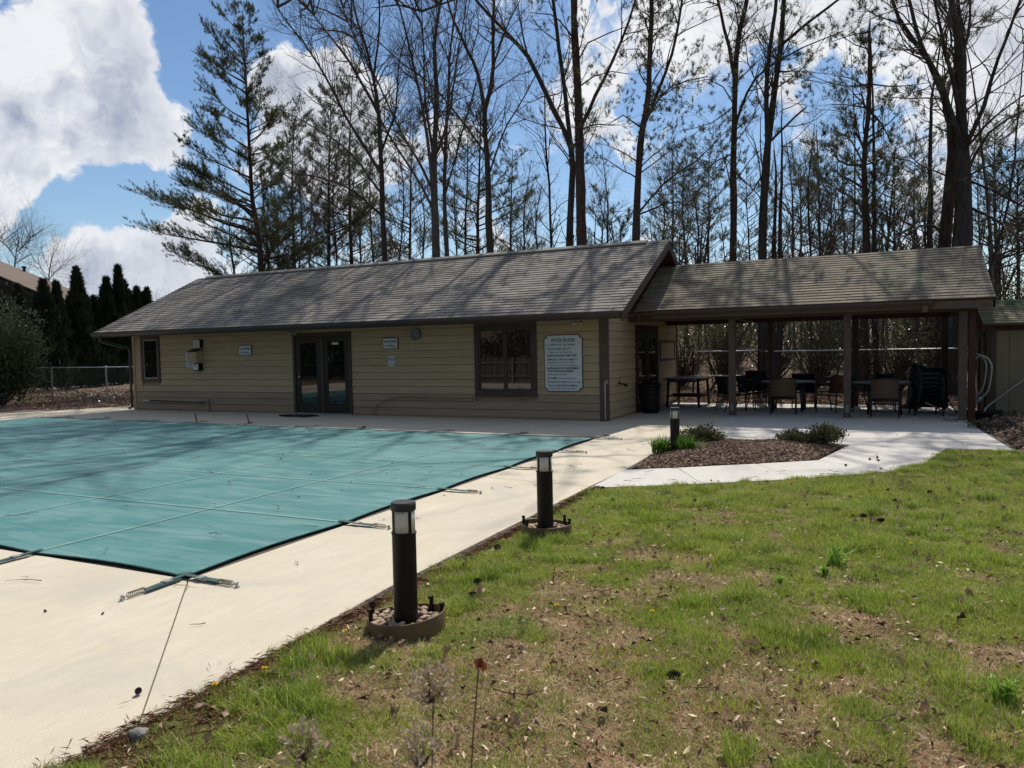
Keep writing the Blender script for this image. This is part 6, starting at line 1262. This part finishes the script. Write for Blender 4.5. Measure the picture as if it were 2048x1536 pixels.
# ================================================================== LAWN
def grass_patch(seed, n, size, hmin, hmax, wd, lean, cols):
    """a tuft tile of separate bent blades"""
    r_ = np.random.default_rng(seed); xy = r_.uniform(-size/2, size/2, (n, 2)); c = np.c_[xy, np.zeros(n)]-np.array([0, 0, .01]); az = r_.uniform(0, 2*np.pi, n); h = r_.uniform(hmin, hmax, n); ln = h*np.abs(r_.normal(lean, lean*.5, n))
    d = np.stack([np.cos(az), np.sin(az), np.zeros(n)], 1); a2 = az+r_.normal(1.57, .5, n); s_ = np.stack([np.cos(a2), np.sin(a2), np.zeros(n)], 1)*(wd*r_.uniform(.6, 1.3, n)/2)[:, None]
    m_ = c+d*(ln*.3)[:, None]+np.array([0, 0, 1])*(h*.6)[:, None]; t = c+d*ln[:, None]+np.array([0, 0, 1])*(h*.95)[:, None]
    return np.concatenate([np.stack([c-s_, c+s_, m_+s_*.8], 1), np.stack([c-s_, m_+s_*.8, m_-s_*.8], 1), np.stack([m_-s_*.8, m_+s_*.8, t], 1)], 0), np.tile(r_.choice(len(cols), n, p=cols), 3)
M_G1 = mat('spring_grass', (0.40, 0.47, 0.060), (0.26, 0.35, 0.045), scale=2.2, rough=.5, trans=.45, c3=(0.33, 0.38, 0.075), s3=.8)
M_G2 = mat('deep_grass', (0.18, 0.27, 0.036), (0.125, 0.20, 0.028), scale=2.2, rough=.5, trans=.4)
M_G3 = mat('straw_grass', (0.80, 0.63, 0.40), (0.50, 0.35, 0.20), scale=3, rough=.8, trans=.3)
M_G4 = mat('brown_thatch', (0.46, 0.25, 0.155), (0.24, 0.125, 0.075), scale=3, rough=.9, trans=.2)
GM = [M_G1, M_G2, M_G3, M_G4]
pcol = bpy.data.collections.new('grass_tiles')
def proto(nm, seed, n, size, hmin, hmax, wd, lean, cols):
    T, mi = grass_patch(seed, n, size, hmin, hmax, wd, lean, cols); o = tri_mesh(nm, T, GM, mi=mi, kind='stuff'); COL.objects.unlink(o); pcol.objects.link(o); return o
for s_ in range(3): proto(f'blade_tile_a{s_}', 1000+s_, 200, .17, .022, .052, .0034, .5, [.66, .24, .07, .03])       # 0-2 green
for s_ in range(3): proto(f'blade_tile_b{s_}', 1010+s_, 190, .17, .008, .030, .0030, 1.2, [.09, .07, .40, .44])      # 3-5 dry
for s_ in range(2): proto(f'blade_tile_c{s_}', 1020+s_, 110, .12, .045, .095, .0040, .55, [.72, .24, .04, .0])      # 6-7 tall tufts
for s_ in range(2): proto(f'blade_tile_d{s_}', 1030+s_, 200, .17, .012, .036, .0034, .8, [.34, .20, .28, .18])      # 8-9 mixed
def dryness(x, y):
    """0 lush .. 1 bare thatch; the near right of the lawn is worn"""
    n = vnoise(x, y, 55, 5, 1.25); m = vnoise(x, y, 56, 3, .5)
    far_ = np.clip((y-5.2)/1.6, 0, 1); near_left = np.clip((-1.95-x)/.6, 0, 1)*np.clip((y-2.2)/.8, 0, 1)
    return .530+.055*np.clip((5.5-y)/1.5, 0, 1)+.75*(n-.5)+.30*(m-.5)+1.35*(vnoise(x, y, 57, 4, 4.2)-.5)-.30*far_-.18*near_left + .10*np.clip((3.6-y)/1.2, 0, 1)*np.clip((x+1.9)/.6, 0, 1)
N_ = 60000
q = scatter_rect(-2.88, 9, -.5, 13.0, N_, 61); dens_ = np.where(q[:, 1] < 6.5, 1.0, .62)*np.where((q[:, 1] < .8), .15, 1.0)
q = q[(np.random.default_rng(3).random(N_) < dens_)]; q = q[inpoly(q, np.array(LAWN))]
edge_ok = ~((np.abs(q[:, 0]+2.455) < .19) & (np.abs(q[:, 1]-3.62) < .16)) & ~((np.abs(q[:, 0]+2.565) < .19) & (np.abs(q[:, 1]-5.97) < .16)); q = q[edge_ok]; q = q[(vnoise(q[:, 0], q[:, 1], 72, 3, 9.0) > .36) | (np.random.default_rng(5).random(len(q)) < .35)]
dr = dryness(q[:, 0], q[:, 1])+np.random.default_rng(4).normal(0, .03, len(q)); dr += np.clip((-2.78-q[:, 0])/.08, 0, 1)*.25
r_ = np.random.default_rng(62); pd_ = 1/(1+np.exp(-(dr-.55)/.055)); u_ = r_.random(len(q)); idx = np.where(u_ < pd_*.95, np.where(r_.random(len(q)) < .75, r_.integers(3, 6, len(q)), r_.integers(8, 10, len(q))), np.where(r_.random(len(q)) < .30, r_.integers(8, 10, len(q)), r_.integers(0, 3, len(q))))
tall = (dr < .56) & (vnoise(q[:, 0], q[:, 1], 70, 3, 3.0) > .62) & (r_.random(len(q)) < .5); idx[tall] = r_.integers(6, 8, tall.sum())
hgt_ = .9+.7*(vnoise(q[:, 0], q[:, 1], 71, 3, 2.0)-.4)
me = bpy.data.meshes.new('lawn_grass'); me.vertices.add(len(q)); me.vertices.foreach_set('co', np.c_[q, np.full(len(q), -.014)].astype(np.float32).ravel())
for nm, ty_, data in (('idx', 'INT', idx.astype(np.int32)), ('rot', 'FLOAT', r_.uniform(0, 6.283, len(q)).astype(np.float32)), ('scl', 'FLOAT', (hgt_*r_.uniform(.55, 1.55, len(q))).astype(np.float32))):
    at_ = me.attributes.new(nm, ty_, 'POINT'); at_.data.foreach_set('value', data)
go = bpy.data.objects.new('lawn_grass', me); COL.objects.link(go); tag(go, kind='stuff')
ng = bpy.data.node_groups.new('grass_scatter', 'GeometryNodeTree'); ng.interface.new_socket('Geometry', in_out='INPUT', socket_type='NodeSocketGeometry'); ng.interface.new_socket('Geometry', in_out='OUTPUT', socket_type='NodeSocketGeometry')
gi_ = ng.nodes.new('NodeGroupInput'); go_ = ng.nodes.new('NodeGroupOutput'); m2p = ng.nodes.new('GeometryNodeMeshToPoints'); iop = ng.nodes.new('GeometryNodeInstanceOnPoints'); ci = ng.nodes.new('GeometryNodeCollectionInfo')
ci.inputs['Collection'].default_value = pcol; ci.inputs['Separate Children'].default_value = True; ci.inputs['Reset Children'].default_value = True
iop.inputs['Pick Instance'].default_value = True
def natt(nm, dt):
    a = ng.nodes.new('GeometryNodeInputNamedAttribute'); a.data_type = dt; a.inputs['Name'].default_value = nm; return [o_ for o_ in a.outputs if o_.enabled and o_.name == 'Attribute'][0]
cx = ng.nodes.new('ShaderNodeCombineXYZ'); ng.links.new(natt('rot', 'FLOAT'), cx.inputs['Z']); cs = ng.nodes.new('ShaderNodeCombineXYZ'); sc_ = natt('scl', 'FLOAT'); cs.inputs[0].default_value = 1; cs.inputs[1].default_value = 1; ng.links.new(sc_, cs.inputs[2])
ng.links.new(gi_.outputs[0], m2p.inputs[0]); ng.links.new(m2p.outputs[0], iop.inputs['Points']); ng.links.new(ci.outputs[0], iop.inputs['Instance']); ng.links.new(natt('idx', 'INT'), iop.inputs['Instance Index'])
ng.links.new(cx.outputs[0], iop.inputs['Rotation']); ng.links.new(cs.outputs[0], iop.inputs['Scale']); ng.links.new(iop.outputs[0], go_.inputs[0])
md = go.modifiers.new('scatter', 'NODES'); md.node_group = ng

# matted thatch crumbs, needles and leaf scraps between the blades
LP = scatter_rect(-2.8, 5.5, 1.4, 12.6, 30000, 163); LP = LP[inpoly(LP, np.array(LAWN))]; dl_ = dryness(LP[:, 0], LP[:, 1]); rr_ = np.random.default_rng(164); LP = LP[(rr_.random(len(LP)) < np.clip((dl_-.32)*2.2, .10, 1))&((LP[:, 1] < 7.5) | (rr_.random(len(LP)) < .35))]
flakes('lawn_thatch_scraps', np.c_[LP, rr_.uniform(.002, .022, len(LP))], .040, [mat('pale_straw_scrap', (.80, .66, .46), (.50, .36, .24), scale=40, rough=.85), mat('red_brown_scrap', (.30, .15, .095), (.14, .07, .045), scale=40, rough=.9), M_MULCH], 165, .35, asp=(.10, .45), curl=.4, mi=rr_.choice([0, 1, 2], len(LP), p=[.40, .42, .18]))
# dead leaves, twigs and cones on lawn and walk
lf = scatter_rect(-2.8, 6, 1.6, 12.6, 1900, 63); lf = lf[inpoly(lf, np.array(LAWN))]; lf2 = scatter_rect(-.2, 5, 7.5, 12.6, 520, 64); lf2 = lf2[inpoly(lf2, np.array(LAWN))]; P = np.concatenate([lf, lf2]); 
flakes('fallen_leaves', np.c_[P, rng.uniform(.010, .034, len(P))], .055, [mat('curled_dead_leaf', (.36, .26, .17), (.15, .09, .06), scale=30, rough=.8, trans=.25), M_LITTER, M_MULCH], 65, .38, asp=(.35, .75), curl=.6, mi=rng.choice([0, 1, 2], len(P), p=[.5, .42, .08]))
tw = Wood(); r_ = np.random.default_rng(66)
TP = np.concatenate([scatter_rect(-2.7, 4, 1.8, 12, 90, 67), scatter_rect(-19, -5, 4.5, 12.6, 46, 68), scatter_rect(-8, -3.1, 1.5, 14.5, 34, 69), scatter_rect(-2.5, 1.6, 8.8, 16.5, 16, 70)])
for x, y in TP:
    L = r_.uniform(.06, .30); a = r_.uniform(0, 6.28); z = .03 if x > -2.9 and y < 12.8 else (.040 if (LX < x < RX and NEARY < y < 12.8) else .012); n = 5; P = np.array([[x+math.cos(a)*L*k/n+r_.normal(0, L*.06), y+math.sin(a)*L*k/n+r_.normal(0, L*.06), z+abs(r_.normal(0, .004))] for k in range(n+1)]); tw.add(P, np.linspace(.0032, .0012, n+1), 4)
    if L > .15: k = 3; a2 = a+r_.choice([-.8, .8]); tw.add(np.array([P[k], P[k]+[math.cos(a2)*L*.3, math.sin(a2)*L*.3, .004], P[k]+[math.cos(a2)*L*.5, math.sin(a2)*L*.5, .002]]), np.array([.0022, .0015, .001]), 3)
root = thing('tmp', None, None); o = tw.build('fallen_twigs', M_STEM, root); o.parent = None; tag(o, kind='stuff'); bpy.data.objects.remove(root)
# crumbs on the cover and slabs
P = np.concatenate([np.c_[scatter_rect(-19, -5, 4.2, 12.4, 60, 71), np.full(60, .036)], np.c_[scatter_rect(-8, -3.2, 1.2, 14.5, 26, 72), np.full(26, .006)], np.c_[scatter_rect(-2.6, 1.5, 13, 17, 22, 73), np.full(22, .006)]])
flakes('debris', P, .035, M_MULCH, 74, .4, asp=(.5, .9))
def cone_mesh():
    T = []
    for k in range(70):
        t = k/70; a = k*2.4; z = t*.07-.035; rr0 = .021*math.sin(math.pi*(.12+.8*t))+.004; c_, s_ = math.cos(a), math.sin(a); b_ = np.array([z, rr0*.45*c_, rr0*.45*s_]); o_ = np.array([z+.010, rr0*1.15*c_, rr0*1.15*s_]); w_ = np.array([0, -s_, c_])*.008; T += [[b_-w_, b_+w_, o_+w_*.7], [b_-w_, o_+w_*.7, o_-w_*.7]]
    return np.array(T)
c0 = tri_mesh('pine_cone', cone_mesh(), M_CONE, base=(0, 0, 0)); cones = [((1205,975),'pine cone at the tip where walk and deck meet the grass'),((1187,985),'pine cone in the grass just before the walk tip'),((1390,1000),'pine cone in the grass near the middle of the walk edge'),((945,1190),'pine cone beside the clump of curled leaves'),((995,1095),'pine cone near a dandelion before the second bollard'),((1280,1020),'pine cone in the grass below the walk corner'),((1345,1350),'pine cone in the worn brown patch'),((955,1165),'dark pine cone in grass behind the leaf clump'),((1860,985),'pine cone among fallen leaves on the far lawn'),((1726,1031),'pine cone pair member on the middle lawn'),((1740,918),'small round cone on the pale walk'),((1755,914),'small round cone touching another on the pale walk'),((1756,920),'third small cone of the trio on the pale walk'),((1692,930),'lone cone on the pale walk nearer the bed'),((2000,905),'dark cone at the walk corner by the mulch border'),((1760,1040),'cone beside the pair on the middle lawn'),((276,1383),'small dark seed pod alone on the bare deck')]
for i, ((x, y), lb) in enumerate(cones):
    p = onG(x, y, .02); o = c0 if i == 0 else c0.copy()
    if i: COL.objects.link(o)
    o.location = p; s_ = .55 if 'walk' in lb or 'seed' in lb else .9; o.scale = (s_,)*3; o.rotation_euler = (i*1.3, .2*math.sin(i*7), i*2.1); tag(o, lb, 'pine cone', 'fallen pine cones')
def dandelion(x, y, label, h=.05, s_=1.0):
    p = onG(x, y, 0); t_ = thing('dandelion', label, 'flower', (p.x, p.y, 0), 0, 'dandelions in the lawn'); b = MB(); b.tube([(p.x, p.y, -.01), (p.x+.004, p.y, h)], .0022, 5); b.build('stem', M_G1, t_)
    r_ = np.random.default_rng(int(x)); T = []
    for k in range(90):
        a = r_.uniform(0, 6.28); el = r_.uniform(.15, 1.4); d = np.array([math.cos(a)*math.cos(el), math.sin(a)*math.cos(el), math.sin(el)*.6]); s2 = np.array([-math.sin(a), math.cos(a), 0])*.0022; c = np.array([p.x+.004, p.y, h]); T.append([c+d*.003-s2, c+d*.003+s2, c+d*.018*s_]) 
    tri_mesh('flower_head', np.array(T), M_YEL, parent=t_)
for x, y, lb in ((690,1279,'open yellow dandelion just left of the nearest bollard ring'),(430,1389,'flat yellow dandelion at the deck edge pine straw'),(528,1356,'half-open dandelion in short grass beside the deck'),(1005,1091,'small dandelion beside a cone before the second bollard'),(1303,1239,'low dandelion in the worn middle of the lawn'),(1820,1100,'small orange-yellow dandelion on the far lawn'),(1113,1226,'tiny dandelion between grass and worn patch')): dandelion(x, y, lb)
# big curled leaves
def curled_leaf(x, y, s_, label, m, seed, lift=.02):
    p = onG(x, y, lift); r_ = np.random.default_rng(seed); t_ = []; s_ = s_*.62; a0 = r_.uniform(0, 6.28); lobes = 8; pts = []
    for k in range(lobes*2+1):
        a = a0+k*math.pi*2/(lobes*2+1); rad = s_*(1.0 if k % 2 == 0 else .62)*r_.uniform(.65, 1.15); z = s_*.75*math.sin(a*2+seed)+s_*.6*r_.random()
        pts.append(np.array([p.x+rad*math.cos(a)*.8, p.y+rad*math.sin(a)*.8, p.z+max(z, -.01)]))
    c = np.array([p.x, p.y, p.z+s_*.1]); T = [[c, pts[k], pts[(k+1) % len(pts)]] for k in range(len(pts))]; o = tri_mesh('dead_leaf', np.array(T), m, base=tuple(p)); tag(o, label, 'leaf', 'large curled leaves on the lawn')
M_L2 = MATS['curled_dead_leaf']
for i, (x, y, s_, lb) in enumerate([(930,1132,.07,'pale upright curled leaf near the second bollard'),(955,1185,.08,'crumpled brown leaf clump in the green strip'),(945,1200,.06,'second leaf of the crumpled clump'),(790,1425,.06,'brown maple leaf cupped in the bottom grass'),(1150,1300,.04,'cream leaf scrap near the worn middle'),(1045,1255,.045,'curled leaf at the edge of the worn ground'),(1030,1450,.06,'large curled leaf near the frame bottom'),(910,1490,.06,'brown leaf beside the dry flower stalks'),(1335,985,.07,'leaf heap on grass right below the walk'),(1880,1040,.09,'dried leaf pile on the far right lawn'),(1745,1040,.08,'leaf pile on the middle far lawn'),(1450,1240,.04,'pale leaf on the green and brown border'),(1940,1190,.06,'straw-coloured curled leaf on the right lawn'),(1850,1420,.06,'brown curled leaf low on the right lawn'),(1025,1390,.05,'rust leaf leaning on a twig'),(1700,1160,.05,'leaf scrap near the leafy weed')]): curled_leaf(x, y, s_, lb, M_L2 if i % 3 else M_LITTER, 80+i)
# leafy weeds
M_WEED = mat('weed_leaf', (.30, .46, .07), (.20, .34, .05), scale=9, rough=.5, trans=.4)
for i, (x, y, h, n, lb) in enumerate([(1672,1128,.16,60,'tall bright green leafy weed on the worn lawn'),(1650,1150,.08,50,'low green weed spreading beside the tall one'),(1560,1168,.07,40,'small bright weed rosette on bare ground'),(1300,1345,.03,14,'tiny green sprout in the brown patch'),(1225,1003,.07,36,'weed tuft at the walk edge'),(2010,1400,.12,50,'leafy weed at the lower right edge of the lawn')]):
    p = onG(x, y, 0); blades('weed', lb, (p.x, p.y, 0), n, h*1.15, h*.8, .011, M_WEED, 820+i, 'weed', 'leafy weeds in the lawn')
# rock at the slab joint
bm = bmesh.new(); bmesh.ops.create_icosphere(bm, subdivisions=3, radius=.042)
for v in bm.verts: v.co *= 1+.18*math.sin(v.co.x*70)+.12*math.cos(v.co.y*95+1); v.co.z = max(v.co.z*.62, -.012); v.co.x = round(v.co.x/.012)*.012*.6+v.co.x*.4
me = bpy.data.meshes.new('rock'); bm.to_mesh(me); bm.free(); me.materials.append(M_ROCK); o = bpy.data.objects.new('rock', me); COL.objects.link(o); o.location = onG(274, 1468, .012); tag(o, 'angular grey rock at the end of the deck joint', 'rock')
# dry flower stalks in the foreground
def stalk(label, base, tip, kind_, seed, s_=1.0):
    t_ = thing('dried_flower', label, 'dried flower', (base[0], base[1], 0), 0, 'dried flower stalks in the foreground'); r_ = np.random.default_rng(seed); B_ = np.array([base[0], base[1], -.01]); T_ = np.array(tip); P = np.array([B_+(T_-B_)*t+np.array([.012*math.sin(t*5+seed), 0, 0])*t for t in np.linspace(0, 1, 9)]); w_ = Wood(); w_.add(P, np.linspace(.0024, .0012, 9), 6); 
    if kind_ == 'head':
        C = []; D = []
        for k in range(70):
            d = unit(r_.normal(0, 1, 3)+np.array([0, 0, .35])); L = s_*.052*r_.uniform(.55, 1.05); e = T_+d*L+np.array([0, 0, s_*.03]); w_.add(np.array([T_-np.array([0, 0, .01]), T_+d*L*.5, e]), np.array([.0006, .0004, .0003]), 3); C.append(e); D.append(d)
        C = np.repeat(np.array(C), 3, 0)+r_.normal(0, .006*s_, (210, 3)); w_.build('stem', M_STEM, t_); tri_mesh('flower_head', leaves(C, np.repeat(np.array(D), 3, 0), .012*s_, .0045*s_, r_), M_PETAL, parent=t_)
    else:
        w_.build('stem', M_STEM, t_); T = []; c = T_+np.array([0, 0, .0])
        for a, l in ((-2.05, .024), (-1.6, .030), (-1.15, .022), (-2.6, .015)): d = np.array([math.cos(a), .3*math.sin(a*3), math.sin(a)]); s2 = np.array([-d[2], .2, d[0]])*.0055; T += [[c-d*.004, c+d*l*.55-s2, c+d*l], [c-d*.004, c+d*l, c+d*l*.55+s2]]
        tri_mesh('leaf', np.array(T), M_REDLEAF, parent=t_)
def fp(x, y, Y): p = atY(x, y, Y); return (p.x, p.y, p.z)
stalk('dry stalk carrying one russet leaf near the camera', (-.66, 1.06), fp(962, 1318, 1.12), 'leaf', 1)
stalk('airy dried flower globe on the tallest brown stalk', (-.70, 1.10), fp(860, 1395, 1.20), 'head', 2, .85)
stalk('dense dried flower globe nearest the deck', (-.98, .98), fp(602, 1512, 1.00), 'head', 3, .72)
stalk('dried flower globe low between two stalks', (-.80, 1.02), fp(838, 1525, 1.08), 'head', 4, .8)

if False: pass
